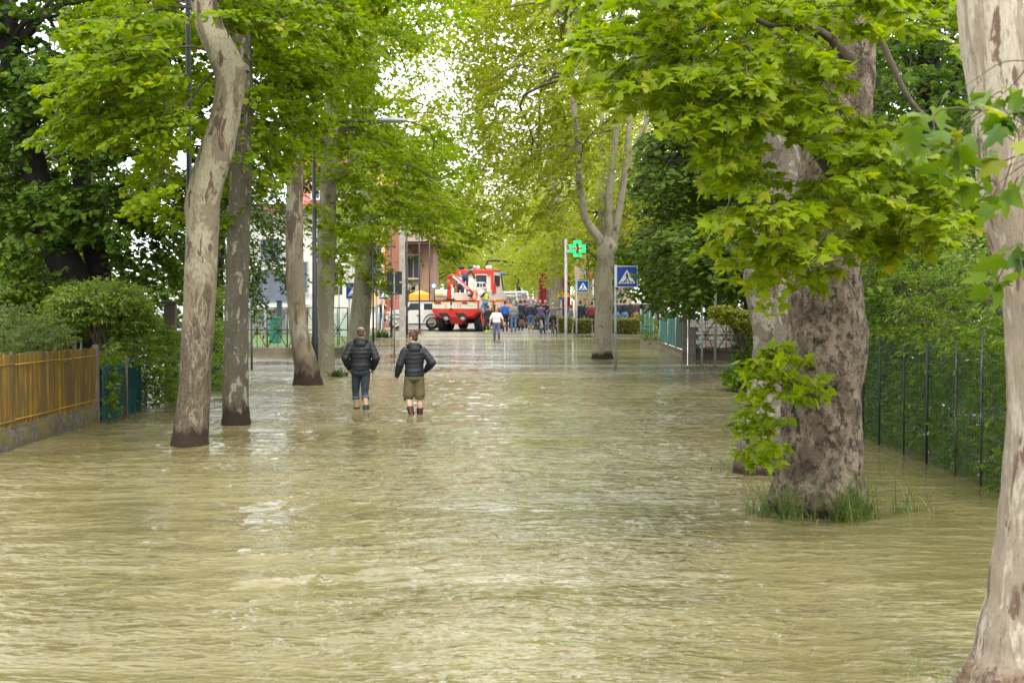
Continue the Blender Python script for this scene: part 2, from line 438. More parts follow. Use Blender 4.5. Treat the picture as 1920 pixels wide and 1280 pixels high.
def resample(pts, rad, step):
    pts = [Vector(p) for p in pts]; n = len(pts); out = []; ro = []
    for i in range(n - 1):
        p0 = pts[max(i-1, 0)]; p1 = pts[i]; p2 = pts[i+1]; p3 = pts[min(i+2, n-1)]
        k = max(1, int((p2 - p1).length / step))
        for j in range(k):
            t = j / k; t2 = t*t; t3 = t2*t
            out.append(0.5*((2*p1)+(p2-p0)*t+(2*p0-5*p1+4*p2-p3)*t2+(3*p1-p0-3*p2+p3)*t3))
            s = t*t*(3-2*t); ro.append(rad[i]*(1-s)+rad[i+1]*s)
    out.append(pts[-1]); ro.append(rad[-1])
    return out, ro
def stem(name, pts, rad, mat, parent, seg=28, step=0.12, amp=0.05, freq=2.0, fine=0.0, flutes=0, fh=0.6, seed=0, knobs=()):
    """a tapered stem with uneven girth; flutes = root flare lobes at the base"""
    pp, rr = resample(pts, rad, step); n = len(pp)
    Pt = np.array([tuple(p) for p in pp]); T = nrm(np.gradient(Pt, axis=0)); u = np.cross(T[0], [0, 1, 0]); U = [u / np.linalg.norm(u)]
    for i in range(1, n):
        q = U[-1] - T[i] * np.dot(U[-1], T[i]); U.append(q / np.linalg.norm(q))
    U = np.array(U); Wv = np.cross(T, U); an = np.arange(seg) * 2 * math.pi / seg
    D = U[:,None]*np.cos(an)[None,:,None] + Wv[:,None]*np.sin(an)[None,:,None]
    rad_ = np.array(rr)[:,None] * np.ones((1, seg))
    S = Pt[:,None] + D * rad_[...,None]
    f = 1 + amp * 2 * fbm(S * freq, 3, seed) + (fine * fbm(S * freq * np.array([7, 7, 2.5]), 4, seed + 9) * 2 if fine else 0)
    if flutes:
        hh = np.clip(1 - (Pt[:,2] - Pt[0,2]) / fh, 0, 1)[:,None]
        f = f + hh**1.6 * (0.16 * np.cos(an[None] * flutes + 1.3 * seed) + 0.07 * np.cos(an[None] * (flutes * 2 + 1)))
    for (kc, kr, ka) in knobs:
        dd = np.linalg.norm(S - np.array(kc), axis=-1); f = f + ka * np.exp(-(dd / kr)**2)
    V = (Pt[:,None] + D * (rad_ * f)[...,None]).reshape(-1, 3)
    i, k = np.meshgrid(np.arange(n-1), np.arange(seg), indexing='ij'); k2 = (k+1) % seg
    F = np.stack([i*seg+k, i*seg+k2, (i+1)*seg+k2, (i+1)*seg+k], -1).reshape(-1, 4)
    return link(name, npmesh(name, off(V, parent, False), F, mat, True), parent)
def pxpath(rows, d):
    """rows of (px, py, width_px[, depth offset]) seen in the photo -> points and radii in metres"""
    pts = []; rad = []
    for q in rows:
        dd = d + (q[3] if len(q) > 3 else 0); pts.append(P(q[0], q[1], dd)); rad.append(q[2] / 2 * dd / FPX)
    return pts, rad

# ------------------------------------------------------------------ leaf and bark kinds
LEAF_SYC = mat_leaf('sycamore_leaf', (.110,.180,.006), (.205,.285,.009), (.28,.31,.02), 0.50, spec=.18)
LEAF_SYC2 = mat_leaf('sycamore_leaf_fresh', (.135,.205,.007), (.235,.31,.010), (.31,.33,.03), 0.50, spec=.2)
LEAF_NEAR = mat_leaf('sycamore_leaf_near', (.035,.085,.010), (.13,.20,.012), (.24,.26,.03), 0.42, spec=.25, nscale=3)
LEAF_FAR = mat_leaf('avenue_leaf', (.19,.24,.025), (.29,.33,.040), (.34,.28,.07), 0.52, nscale=0.35, spec=.15)  # sycamore leaf for the distance, haze and backlight brightened into its colour
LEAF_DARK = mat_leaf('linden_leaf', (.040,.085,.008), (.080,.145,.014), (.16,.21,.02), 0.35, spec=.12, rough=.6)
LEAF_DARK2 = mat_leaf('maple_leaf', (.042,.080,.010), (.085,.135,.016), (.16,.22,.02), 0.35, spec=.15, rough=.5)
LEAF_HEDGE = mat_leaf('hedge_leaf', (.085,.155,.012), (.16,.24,.018), (.17,.23,.03), 0.38, nscale=1.5, spec=.25)
LEAF_SHRUB = mat_leaf('shrub_leaf', (.14,.22,.03), (.24,.32,.05), (.25,.27,.08), 0.38, nscale=1.5, spec=.25)
LEAF_CON = mat_leaf('conifer_leaf', (.075,.115,.025), (.14,.18,.04), (.16,.19,.07), 0.25, nscale=2, spec=.2)
LEAF_GOLD = mat_leaf('golden_leaf', (.13,.17,.012), (.21,.23,.018), (.27,.25,.03), 0.35)
GRASS = mat_leaf('grass_blade', (.035,.075,.012), (.075,.12,.02), (.17,.15,.06), 0.3, nscale=3)
TWIG = M('twig_bark', (.085,.065,.045), 0.9, var=0.3, scale=20)
DTWIG = M('dark_twig_bark', (.028,.022,.017), 0.9, var=0.3, scale=12)

B_T1 = mat_bark('bark_cream', (.31,.28,.19), (.19,.155,.10), (.10,.066,.045), .52, .58, 3.4, .38, rough_h=2.7, rough_col=(.105,.080,.052), wet_h=.34, bstr=.6, bdist=.03, seed=3)
B_T2 = mat_bark('bark_speckled', (.115,.10,.07), (.095,.08,.055), (.28,.27,.20), .5, .585, 4.5, .45, rough_h=0, wet_h=.35, bstr=.4, bdist=.02, seed=8)
B_T3 = mat_bark('bark_two_tone', (.29,.265,.19), (.20,.165,.11), (.11,.078,.05), .50, .56, 1.6, .3, rough_h=1.0, rough_col=(.11,.08,.055), wet_h=.40, seed=14)
B_T4 = mat_bark('bark_grey_green', (.27,.255,.175), (.20,.18,.115), (.14,.11,.07), .50, .62, 3.0, .4, seed=21)
B_R3 = mat_bark('bark_knobbly', (.31,.275,.195), (.24,.205,.14), (.13,.095,.06), .54, .62, 2.4, .6, wet_h=.25, bstr=.5, bdist=.05, seed=30)
B_R2 = mat_bark('bark_patchy', (.245,.222,.165), (.14,.12,.085), (.08,.065,.045), .50, .575, 3.0, .7, rough_h=.5, rough_col=(.10,.07,.045), wet_h=.1, soft=.012, seed=44)
B_R1 = mat_bark('bark_corky', (.33,.265,.19), (.165,.125,.085), (.045,.034,.023), .50, .55, 6.0, .7, crack=.35, cscale=24, wet_h=.12, bstr=1.0, bdist=.05, soft=.085, seed=52)
B_R0 = mat_bark('bark_pale_flaking', (.40,.35,.265), (.26,.21,.15), (.12,.075,.05), .50, .575, 4.6, .24, crack=.0, rough_h=.22, rough_col=(.17,.11,.065), bstr=.9, bdist=.03, soft=.025, seed=67)
B_DK = M('bark_dark', (.014,.011,.009), .9, var=.4, scale=6, bmp=.6)

# ------------------------------------------------------------------ ground and flood water
def ground_z(x, y):
    z = -0.32 + 0.46 * np.clip((y - 80) / 9.0, 0, 1)**1.0
    z = z + 0.06 * fbm(np.stack([x * .22, y * .3, x * 0], -1), 3, 3) * (np.clip((y - 78) / 6, 0, 1) * np.clip((95 - y) / 6, 0, 1))
    return z
xs = np.concatenate([np.linspace(-1400, -44, 12), np.linspace(-40, 40, 81), np.linspace(44, 1400, 12)])
ys = np.concatenate([np.linspace(-60, 76, 12), np.linspace(78, 96, 40), np.geomspace(98, 2600, 30)])
X, Y = np.meshgrid(xs, ys); Z = ground_z(X, Y)
nx = len(xs); ii, kk = np.meshgrid(np.arange(len(ys)-1), np.arange(nx-1), indexing='ij')
F = np.stack([ii*nx+kk, ii*nx+kk+1, (ii+1)*nx+kk+1, (ii+1)*nx+kk], -1).reshape(-1, 4)
m, nd, lk = newmat('silty_asphalt'); v = coords(nd, lk, 'World')
n1 = noise(nd, lk, v, .25, 5); n2 = noise(nd, lk, v, 3, 6, .65); n3 = noise(nd, lk, v, 60, 2)
c = mix(nd, lk, smooth(nd, lk, n1, .35, .65), (.23,.215,.175), (.15,.145,.13)); c = mix(nd, lk, smooth(nd, lk, n2, .45, .7), c, (.34,.31,.24))
princ(nd, lk, c, mix(nd, lk, n2, (.25,)*3, (.7,)*3), 0, bump(nd, lk, n3, .2, .01))
link('ground', npmesh('ground', np.stack([X, Y, Z], -1).reshape(-1, 3), F, m, True))['kind'] = 'structure'

RINGS = [(*W(px, py)[:2], r_) for px, py, r_ in ((355,835,.28),(443,797,.28),(577,722,.4),(1418,886,.3),(1535,958,.55),(1925,1290,.3),(668,767,.06),(686,767,.06),(768,777,.07),(786,777,.07))]
def wave_z(x, y):
    """low wind and current waves on the flood water"""
    q = np.stack([x * 0.9, y * 1.5, x * 0], -1)
    z = 0.030 * fbm(q, 3, 21)
    q2 = np.stack([(x * .93 + y * .36) * 1.1, (y * .93 - x * .36) * 4.2, x * 0], -1)
    z = z + 0.020 * (0.5 - np.abs(vnoise(q2, 31) - 0.5) * 2)
    q3 = np.stack([(x - y * .25) * 3.0, (y + x * .2) * 7.5, x * 0], -1)
    z = z + 0.012 * (0.5 - np.abs(vnoise(q3, 37) - 0.5) * 2)
    # long low surge lines across the street
    for (y0, w, sl, a) in ((12.3, .10, .52, .030), (11.3, .12, .45, .022), (13.9, .10, .55, .016), (10.2, .14, .4, .02), (16.5, .12, .3, .012)):
        s = y - (y0 + sl * (x + 1.2)) - 0.5 * fbm(np.stack([x * .8, y * 0 + y0, x * 0], -1), 2, 5)
        z = z + a * np.exp(-(s / w)**2) * np.clip(1 - np.abs(x + 1.6) / 2.6, 0, 1) * (0.4 + 1.2 * vnoise(np.stack([x * 3, y, x*0], -1), 8))
    for (cx, cy, R0_) in RINGS:
        q_ = np.hypot(x - cx, y - cy) - R0_; z = z + .010 * np.cos(q_ * 2 * math.pi / .26) * np.exp(-np.clip(q_, 0, 9) / .38) * (q_ > -.1)
    calm = np.clip((y - 42) / 6, 0, 1); z = z * (1 - 0.85 * calm)
    side = np.clip((x - 2.6) / 1.2, 0, 1) * np.clip((30 - y) / 6, 0, 1); z = z * (1 - 0.55 * side)
    return z * np.clip((y - 3) / 2, 0, 1)
xs = np.concatenate([[-60, -30, -18], np.linspace(-12, 9, 521), [14, 25, 60]])
ys = np.concatenate([[-40, -10, 2], np.geomspace(5.5, 60, 640), np.linspace(62, 90, 16)])
X, Y = np.meshgrid(xs, ys); Z = wave_z(X, Y)
nx = len(xs); ii, kk = np.meshgrid(np.arange(len(ys)-1), np.arange(nx-1), indexing='ij')
F = np.stack([ii*nx+kk, ii*nx+kk+1, (ii+1)*nx+kk+1, (ii+1)*nx+kk], -1).reshape(-1, 4)
m, nd, lk = newmat('muddy_water')
v = coords(nd, lk, 'World', (1, 1, 1)); g = nd.new('ShaderNodeNewGeometry'); sp = nd.new('ShaderNodeSeparateXYZ'); lk.new(g.outputs['Position'], sp.inputs[0])
va = coords(nd, lk, 'World', (1.0, 2.1, 1)); vb = coords(nd, lk, 'World', (.55, 1.6, 1), (3, 7, 0)); vc = coords(nd, lk, 'World', (.10, .35, 1))
nl = noise(nd, lk, vc, 1.0, 3)
r1 = noise(nd, lk, coords(nd, lk, 'World', (.8, 1.5, 1)), 1.7, 2, .5, .5); r2 = noise(nd, lk, coords(nd, lk, 'World', (.75, 1.35, 1), (3, 7, 0)), 4.6, 2, .5, .5); r3 = noise(nd, lk, va, 11, 1, .5)
y_ = sp.outputs[1]; x_ = sp.outputs[0]
def band(y0, w):
    return math_(nd, lk, 'POWER', 2.718, math_(nd, lk, 'MULTIPLY', math_(nd, lk, 'POWER', math_(nd, lk, 'DIVIDE', math_(nd, lk, 'SUBTRACT', y_, y0), w), 2.0), -1.0))
calm = smooth(nd, lk, y_, 43, 49)
rips = math_(nd, lk, 'SUBTRACT', 1.0, math_(nd, lk, 'MULTIPLY', calm, .78))
for (y0, w, a) in ((48.5, 0.9, .9), (52.5, .35, .5), (79, 1.8, 1.1), (84.5, 1.6, 1.1), (74.5, .8, .7), (62, .6, .5)):
    wob = math_(nd, lk, 'MULTIPLY', band(y0, w), smooth(nd, lk, noise(nd, lk, coords(nd, lk, 'World', (.35, .5, 1), (y0, 0, 0)), 1.0, 3), .36, .58))
    rips = math_(nd, lk, 'ADD', rips, math_(nd, lk, 'MULTIPLY', wob, a))
shel = math_(nd, lk, 'MULTIPLY', smooth(nd, lk, x_, 2.4, 3.6), smooth(nd, lk, y_, 30, 24))
rips = math_(nd, lk, 'MULTIPLY', rips, math_(nd, lk, 'SUBTRACT', 1.0, math_(nd, lk, 'MULTIPLY', shel, .45)))
rips = math_(nd, lk, 'MULTIPLY', rips, math_(nd, lk, 'ADD', .12, math_(nd, lk, 'MULTIPLY', smooth(nd, lk, nl, .28, .72), 1.35)))
h = math_(nd, lk, 'ADD', math_(nd, lk, 'MULTIPLY', r1, .095), math_(nd, lk, 'ADD', math_(nd, lk, 'MULTIPLY', r2, .040), math_(nd, lk, 'MULTIPLY', r3, .016)))
far_ = math_(nd, lk, 'ADD', 1.0, math_(nd, lk, 'MULTIPLY', smooth(nd, lk, y_, 24, 38), 1.9))
r4 = smooth(nd, lk, noise(nd, lk, coords(nd, lk, 'World', (.6, 1.25, 1), (11, 3, 0)), 5.0, 2, .5, .6), .53, .70)
cen = math_(nd, lk, 'SUBTRACT', 1.0, math_(nd, lk, 'MULTIPLY', smooth(nd, lk, math_(nd, lk, 'ABSOLUTE', math_(nd, lk, 'SUBTRACT', x_, .3)), 1.2, 3.2), .65))
h = math_(nd, lk, 'ADD', h, math_(nd, lk, 'MULTIPLY', math_(nd, lk, 'ADD', math_(nd, lk, 'MULTIPLY', r4, .036), math_(nd, lk, 'MULTIPLY', r3, .006)), cen))
h = math_(nd, lk, 'MULTIPLY', math_(nd, lk, 'MULTIPLY', h, rips), far_)
silt = noise(nd, lk, coords(nd, lk, 'World', (.5, .16, 1)), 1.2, 5, .6)
c = mix(nd, lk, smooth(nd, lk, silt, .3, .7), (.135,.112,.046), (.185,.157,.072))
foam_sheen = math_(nd, lk, 'MULTIPLY', math_(nd, lk, 'MAXIMUM', math_(nd, lk, 'MAXIMUM', band(84.2, 1.3), math_(nd, lk, 'MULTIPLY', band(77.5, 1.0), .7)), math_(nd, lk, 'MAXIMUM', math_(nd, lk, 'MULTIPLY', band(48.6, .75), .9), math_(nd, lk, 'MULTIPLY', band(43.8, 1.5), .45))), smooth(nd, lk, noise(nd, lk, coords(nd, lk, 'World', (.7, 1.2, 1)), 1.0, 6, .7), .38, .56))  # whitewater lines; the nearest broad band is sky reflection put into the colour
zc = math_(nd, lk, 'ADD', sp.outputs[2], math_(nd, lk, 'MULTIPLY', r2, .02))
foam2 = math_(nd, lk, 'MULTIPLY', smooth(nd, lk, zc, .046, .066), .12)
c = mix(nd, lk, math_(nd, lk, 'MULTIPLY', foam_sheen, .75), c, (.70,.68,.58))
c = mix(nd, lk, foam2, c, (.62,.58,.42))
b = princ(nd, lk, c, .045, 0, bump(nd, lk, h, 1.0, 1.0), .5); b.inputs['IOR'].default_value = 1.34
link('flood_water', npmesh('flood_water', np.stack([X, Y, Z], -1).reshape(-1, 3), F, m, True))['kind'] = 'structure'

# ------------------------------------------------------------------ trees
def tree(name, loc, label, group=None, cat='tree'):
    return empty(name, loc, label, cat, group)
up_leaf = T_OVAL
def upper_crown(root, c, rad, n, k, mat, size, anchor, bm=TWIG, name='upper_crown', tpl=T_OVAL):
    C = blobfill([(c, rad)], -n)
    C = C[C[:,2] > 3.0]
    return crown(root, C, anchor, k, mat, tpl, size, L=1.1, Wd=.9, bmat=bm, limbs=8, limb_r=.09, twigs=False, name=name, sag=.1)

# T1: the curved cream trunk on the left
PL = 'sycamores along the left side of the flooded street'
d1 = DW(835)
t1 = tree('sycamore_tree', W(355, 838), 'sycamore with strongly curved cream trunk and dark wet foot, nearest on the left', PL)
pts, rad = pxpath([(355,850,78),(356,835,73),(358,810,66),(364,740,61),(367,680,59),(372,600,60),(377,500,60),(380,420,62),(381,375,63),(391,330,64),(404,290,63),(418,240,57),(427,195,54),(431,155,55),(427,122,57),(410,85,54),(395,55,51),(381,0,48),(367,-80,45),(360,-200,42),(365,-420,34)], d1)
pts[0].z = -0.5
stem('trunk', pts, rad, B_T1, t1, 36, .05, .05, 2.5, .035, flutes=5, fh=.3, seed=4, knobs=[(tuple(P(452,133,d1-.1)), .13, .30), (tuple(P(437,296,d1-.1)), .14, .10), (tuple(P(356,390,d1)), .25, .06)])
stem('stub', [P(440,138,d1), P(456,128,d1-.05), P(461,136,d1-.1)], [.11,.085,.05], B_T1, t1, 14, .03, .1, 6)
L1 = [(60,235),(80,190),(150,110),(130,50),(230,-60),(420,-60),(640,-60),(560,90),(470,60),(380,60),(385,180),(370,330),(330,410),(290,410),(230,340),(270,300),(170,270)]
PH = [(320,-80),(400,-80),(400,370),(320,370)]
C = np.vstack([fill(L1, 120, d1-1.5, d1+1.5, holes=[PH], clump=-.02, cs=.7), fill(L1, 90, d1+2.2, d1+5, clump=-.02, cs=.7), fill([(120,10),(310,-60),(310,150),(200,290),(90,210)], 45, d1-2, d1+1)])
crown(t1, C, [tuple(P(390,20,d1)), tuple(P(430,120,d1)), tuple(P(370,-150,d1))], 58, LEAF_SYC, T_MAPLE, .112, L=.66, Wd=.55, droop=.32, bmat=TWIG, limbs=8, limb_r=.026, name='crown')
upper_crown(t1, tuple(P(360,-420,d1)), (3.4,3.6,3.0), 50, 26, LEAF_SYC, .24, [tuple(P(365,-300,d1))])

# T2: straight speckled trunk
d2 = DW(797)
t2 = tree('sycamore_tree', W(443, 797), 'straight grey brown sycamore speckled with pale flakes, behind the curved trunk', PL)
pts, rad = pxpath([(443,812,60),(443,797,56),(443,775,51),(442,740,49),(443,650,46),(444,560,43),(447,450,42),(449,400,41),(453,300,41),(456,200,40),(454,100,36),(452,0,34),(450,-150,31),(458,-420,24)], d2)
pts[0].z = -.5
stem('trunk', pts, rad, B_T2, t2, 30, .06, .035, 2.0, .02, flutes=6, fh=.25, seed=9)
L2 = [(470,-60),(760,-60),(700,60),(640,110),(640,210),(560,260),(520,330),(470,360),(440,400),(430,350),(400,330),(450,240),(470,130)]
crown(t2, fill(L2, 150, d2-.5, d2+5, clump=-.03, cs=.8), [tuple(P(453,60,d2)), tuple(P(452,-60,d2)), tuple(P(455,190,d2))], 58, LEAF_SYC, T_MAPLE, .112, L=.7, Wd=.55, droop=.32, bmat=TWIG, limbs=9, limb_r=.028)
upper_crown(t2, tuple(P(560,-420,d2+2)), (3.2,3.4,2.8), 50, 26, LEAF_SYC, .24, [tuple(P(455,-300,d2))])

# T3: leaning two-tone trunk
d3 = DW(722)
t3 = tree('sycamore_tree', W(577, 722), 'leaning sycamore trunk, brown on its left face and cream on its right, flared dark foot', PL)
pts, rad = pxpath([(577,735,68),(577,722,60),(576,705,50),(573,680,44),(564,640,37),(558,600,34),(555,550,34),(553,500,34),(552,450,33),(552,410,32),(553,330,30),(557,250,29),(562,150,27),(568,0,24),(580,-150,20)], d3)
pts[0].z = -.5
stem('trunk', pts, rad, B_T3, t3, 28, .08, .05, 1.6, .02, flutes=5, fh=.45, seed=11)
L3 = [(540,-60),(860,-60),(830,50),(740,90),(700,130),(690,230),(760,290),(700,330),(640,320),(560,300),(500,290),(520,130)]
crown(t3, fill(L3, 210, d3-1, d3+6, clump=-.02, cs=1.0), [tuple(P(560,170,d3)), tuple(P(567,20,d3)), tuple(P(570,-60,d3))], 58, LEAF_SYC, T_MID, .12, L=.85, Wd=.7, bmat=TWIG, limbs=14, limb_r=.045)
upper_crown(t3, tuple(P(620,-330,d3+3)), (4.2,3.6,3.0), 90, 26, LEAF_SYC, .28, [tuple(P(575,-100,d3))])

# T4
d4 = DW(706)
t4 = tree('sycamore_tree', W(613, 706), 'grey green sycamore trunk just right of the black lamp post, grass at its foot', PL)
pts, rad = pxpath([(615,718,44),(614,706,38),(612,690,32),(611,600,30),(611,520,33),(613,440,37),(614,410,34),(616,330,29),(620,250,27),(628,150,24),(640,20,20),(650,-100,17)], d4)
pts[0].z = -.5
stem('trunk', pts, rad, B_T4, t4, 24, .1, .06, 1.4, .02, flutes=4, fh=.4, seed=15)
stem('limb', [P(616,345,d4), P(632,330,d4-.2), P(660,300,d4-.5), P(700,270,d4-1)], [.13,.09,.06,.03], B_T4, t4, 10, .15, .06, 2)
L4 = [(590,120),(700,100),(720,210),(800,260),(850,330),(880,420),(820,440),(760,380),(700,350),(640,370),(600,330),(560,330)]
crown(t4, fill(L4, 190, d4-1, d4+5, clump=-.02, cs=1.1), [tuple(P(620,250,d4)), tuple(P(640,60,d4)), tuple(P(616,345,d4))], 48, LEAF_SYC2, T_MID, .13, L=.9, Wd=.75, bmat=TWIG, limbs=12, limb_r=.04)

# T5
d5 = DW(670)
t5 = tree('sycamore_tree', W(668, 670), 'pale sycamore trunk with leaf tufts, standing behind the man in the black jacket', PL)
pts, rad = pxpath([(664,682,56),(666,668,46),(670,640,42),(675,600,39),(680,550,36),(683,500,35),(685,450,32),(686,400,30),(688,320,28),(690,220,25),(695,100,21),(705,-40,17)], d5)
pts[0].z = -.5
stem('trunk', pts, rad, B_T4, t5, 24, .12, .07, 1.1, .02, flutes=4, fh=.5, seed=19)
L5b = [(560,150),(680,130),(720,250),(800,290),(860,330),(860,420),(700,400),(620,330)]
crown(t4, np.vstack([fill(L5b, 90, d4+2, d4+9), fill([(690,-60),(930,-60),(900,30),(860,60),(760,60),(700,120)], 38, d4+2, d4+9), fill([(700,200),(760,230),(850,220),(880,330),(800,340),(700,300)], 40, d4+2, d4+9), fill([(700,60),(860,60),(850,200),(740,240)], 7, d4+2, d4+9)]), [tuple(P(628,150,d4)), tuple(P(640,20,d4))], 34, LEAF_SYC, T_MID, .18, L=1.0, Wd=.8, twigs=False, name='far_side_leaves')
L5 = [(630,330),(700,300),(800,330),(900,380),(940,430),(880,490),(820,470),(780,430),(720,440),(700,500),(640,470)]
C = np.vstack([fill(L5, 210, d5-2, d5+5, clump=-.01, cs=1.2), fill([(620,440),(660,430),(665,520),(640,560),(628,500)], 9, d5-1, d5), fill([(690,430),(725,430),(725,560),(700,540)], 10, d5-1, d5)])
crown(t5, C, [tuple(P(688,300,d5)), tuple(P(695,100,d5)), tuple(P(685,420,d5))], 30, LEAF_SYC2, T_MID, .17, L=.9, Wd=.7, bmat=TWIG, limbs=14, limb_r=.04)

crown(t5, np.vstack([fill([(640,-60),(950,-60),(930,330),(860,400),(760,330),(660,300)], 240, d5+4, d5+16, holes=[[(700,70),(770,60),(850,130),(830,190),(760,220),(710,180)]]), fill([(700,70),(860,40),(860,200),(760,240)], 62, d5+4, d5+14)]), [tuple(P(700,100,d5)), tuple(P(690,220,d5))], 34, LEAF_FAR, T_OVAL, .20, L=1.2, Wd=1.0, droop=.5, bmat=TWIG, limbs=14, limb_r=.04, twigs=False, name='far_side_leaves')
crown(t3, fill([(585,380),(650,370),(700,420),(660,500),(625,540),(600,470)], 34, d3+2, d3+5), [tuple(P(560,330,d3))], 30, LEAF_SYC, T_MID, .15, L=.7, Wd=.6, twigs=False, name='low_leaves')
crown(t5, fill([(690,370),(745,380),(735,520),(700,540)], 12, d5+2, d5+5), [tuple(P(688,300,d5))], 30, LEAF_SYC2, T_MID, .15, L=.8, Wd=.6, droop=.6, twigs=False, name='low_leaves')
# right side: R3 the forked tree beside the crossing sign
PR = 'sycamores along the right side of the flooded street'
e3 = DW(672)
r3_ = tree('sycamore_tree', W(1130, 672), 'knobbly cream sycamore forking into three tall limbs beside the large crossing sign', PR)
pts, rad = pxpath([(1130,686,50),(1130,672,43),(1130,660,37),(1131,630,33),(1132,600,31),(1133,560,31),(1134,530,28),(1136,500,29),(1137,478,33),(1139,462,32),(1140,450,24),(1141,442,14)], e3)
pts[0].z = -.5
stem('trunk', pts, rad, B_R3, r3_, 28, .08, .10, 1.8, .03, flutes=4, fh=.5, seed=23, knobs=[(tuple(P(1153,466,e3-.2)), .18, .25), (tuple(P(1122,472,e3)), .16, .15), (tuple(P(1148,560,e3-.2)), .2, .12), (tuple(P(1118,600,e3)), .25, .12)])
for rows in ([(1132,462,18),(1122,445,17),(1100,414,15),(1090,375,14),(1086,330,13),(1083,274,12),(1076,201,12),(1073,143,11),(1068,60,9),(1062,-60,7)],
             [(1141,460,17),(1142,430,16),(1142,371,15),(1149,298,13),(1156,240,12),(1161,200,11),(1166,100,9),(1170,-40,7)],
             [(1148,462,16),(1154,434,15),(1163,380,14),(1173,313,12),(1178,250,10),(1184,180,8),(1190,60,6)],
             [(1172,330,9),(1183,293,9),(1198,258,8),(1212,225,8),(1222,160,6),(1235,60,5)],
             [(1083,290,7),(1076,286,6),(1066,273,6),(1050,271,5),(1023,279,4),(1000,282,2)]):
    pts, rad = pxpath(rows, e3); stem('limb', pts, rad, B_R3, r3_, 14, .15, .05, 1.5, .02, seed=rows[0][0])
RC = [(850,40),(900,-60),(1260,-60),(1260,120),(1200,200),(1170,300),(1100,330),(1060,420),(980,440),(900,430),(850,330),(880,200),(870,130)]
gap = [(690,40),(770,50),(850,30),(900,60),(1000,50),(1000,90),(880,120),(850,150),(840,190),(790,240),(740,240),(700,200)]
RC2 = [(900,-60),(1120,-60),(1100,200),(1060,330),(960,330),(900,250),(860,170),(880,60)]
Cx = np.vstack([fill(RC2, 270, e3+2, e3+12), fill([(860,-60),(1000,-60),(1000,60),(880,50)], 60, e3, e3+8)])
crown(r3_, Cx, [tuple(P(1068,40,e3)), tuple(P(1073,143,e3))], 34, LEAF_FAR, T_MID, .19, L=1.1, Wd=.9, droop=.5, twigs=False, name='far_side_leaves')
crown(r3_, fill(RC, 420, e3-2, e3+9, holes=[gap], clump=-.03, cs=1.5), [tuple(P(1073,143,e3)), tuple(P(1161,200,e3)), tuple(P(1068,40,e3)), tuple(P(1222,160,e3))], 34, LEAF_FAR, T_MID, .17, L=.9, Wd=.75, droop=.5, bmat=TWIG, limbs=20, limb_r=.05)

# R2: patchy trunk behind the great trunk
e2 = DW(886)
r2_ = tree('sycamore_tree', W(1418, 886), 'pale grey sycamore with brown camouflage patches, half hidden behind the thickest trunk', PR)
pts, rad = pxpath([(1424,905,112),(1424,886,102),(1427,850,94),(1440,780,90),(1451,700,87),(1454,630,84),(1447,575,86),(1440,530,90),(1442,500,90),(1452,440,84),(1460,370,78),(1466,280,72),(1475,150,64),(1485,0,56),(1500,-200,46),(1510,-450,36)], e2)
pts[0].z = -.5
stem('trunk', pts, rad, B_R2, r2_, 40, .05, .05, 2.2, .015, flutes=5, fh=.4, seed=31)
upper_crown(r2_, tuple(P(1420,-330,e2+1)), (2.6,3.2,2.2), 80, 26, LEAF_SYC, .22, [tuple(P(1500,-200,e2))])

# R1: the thick corky trunk
e1 = DW(958)
r1_ = tree('sycamore_tree', W(1535, 958), 'thickest sycamore, rough brown trunk with leafy side shoots and tall grass at its foot', PR)
pts, rad = pxpath([(1533,985,222),(1534,958,200),(1532,925,182),(1535,890,166),(1538,850,157),(1540,800,150),(1541,740,144),(1545,680,150),(1549,620,152),(1548,560,141),(1546,500,131),(1552,420,130),(1562,330,126),(1574,250,112),(1590,170,96),(1598,90,87),(1602,0,80),(1610,-150,70),(1615,-450,54)], e1)
pts[0].z = -.5
stem('trunk', pts, rad, B_R1, r1_, 96, .018, .07, 2.6, .05, flutes=6, fh=.45, seed=37, knobs=[(tuple(P(1612,640,e1-.1)), .25, .05), (tuple(P(1470,720,e1-.1)), .2, .07), (tuple(P(1480,905,e1)), .2, -.08)])
for rows, dd in (([(1600,60,16),(1640,60,13),(1668,110,12),(1690,160,11),(1720,205,9),(1752,228,8),(1778,238,6)], e1+1.2),
                 ([(1560,330,22),(1500,250,14),(1430,235,10),(1370,240,8),(1290,205,6),(1200,180,4)], e1-1.2),
                 ([(1595,120,24),(1540,60,16),(1450,50,11),(1390,30,9),(1300,60,7),(1180,120,4)], e1-1.6),
                 ([(1560,400,18),(1520,370,10),(1470,390,7),(1400,420,5),(1340,440,3)], e1-1.4),
                 ([(1575,380,16),(1640,360,10),(1700,350,7),(1760,370,4)], e1-1.3)):
    pts, rad = pxpath(rows, dd); stem('limb', pts, rad, TWIG, r1_, 12, .08, .08, 4, .02, seed=rows[0][0])
CR1 = [(1075,-50),(1800,-50),(1800,60),(1740,70),(1660,30),(1650,110),(1640,200),(1700,250),(1800,300),(1835,400),(1760,455),(1690,400),(1620,430),(1600,470),(1560,440),(1500,470),(1420,455),(1400,420),(1320,440),(1360,370),(1340,300),(1300,270),(1260,200),(1180,190),(1120,150),(1070,80)]
holes = [[(1560,60),(1650,60),(1650,200),(1580,200)], [(1495,285),(1545,285),(1545,335),(1495,335)], [(1420,230),(1490,230),(1490,330),(1420,330)], [(1240,250),(1330,290),(1330,400),(1240,400)]]
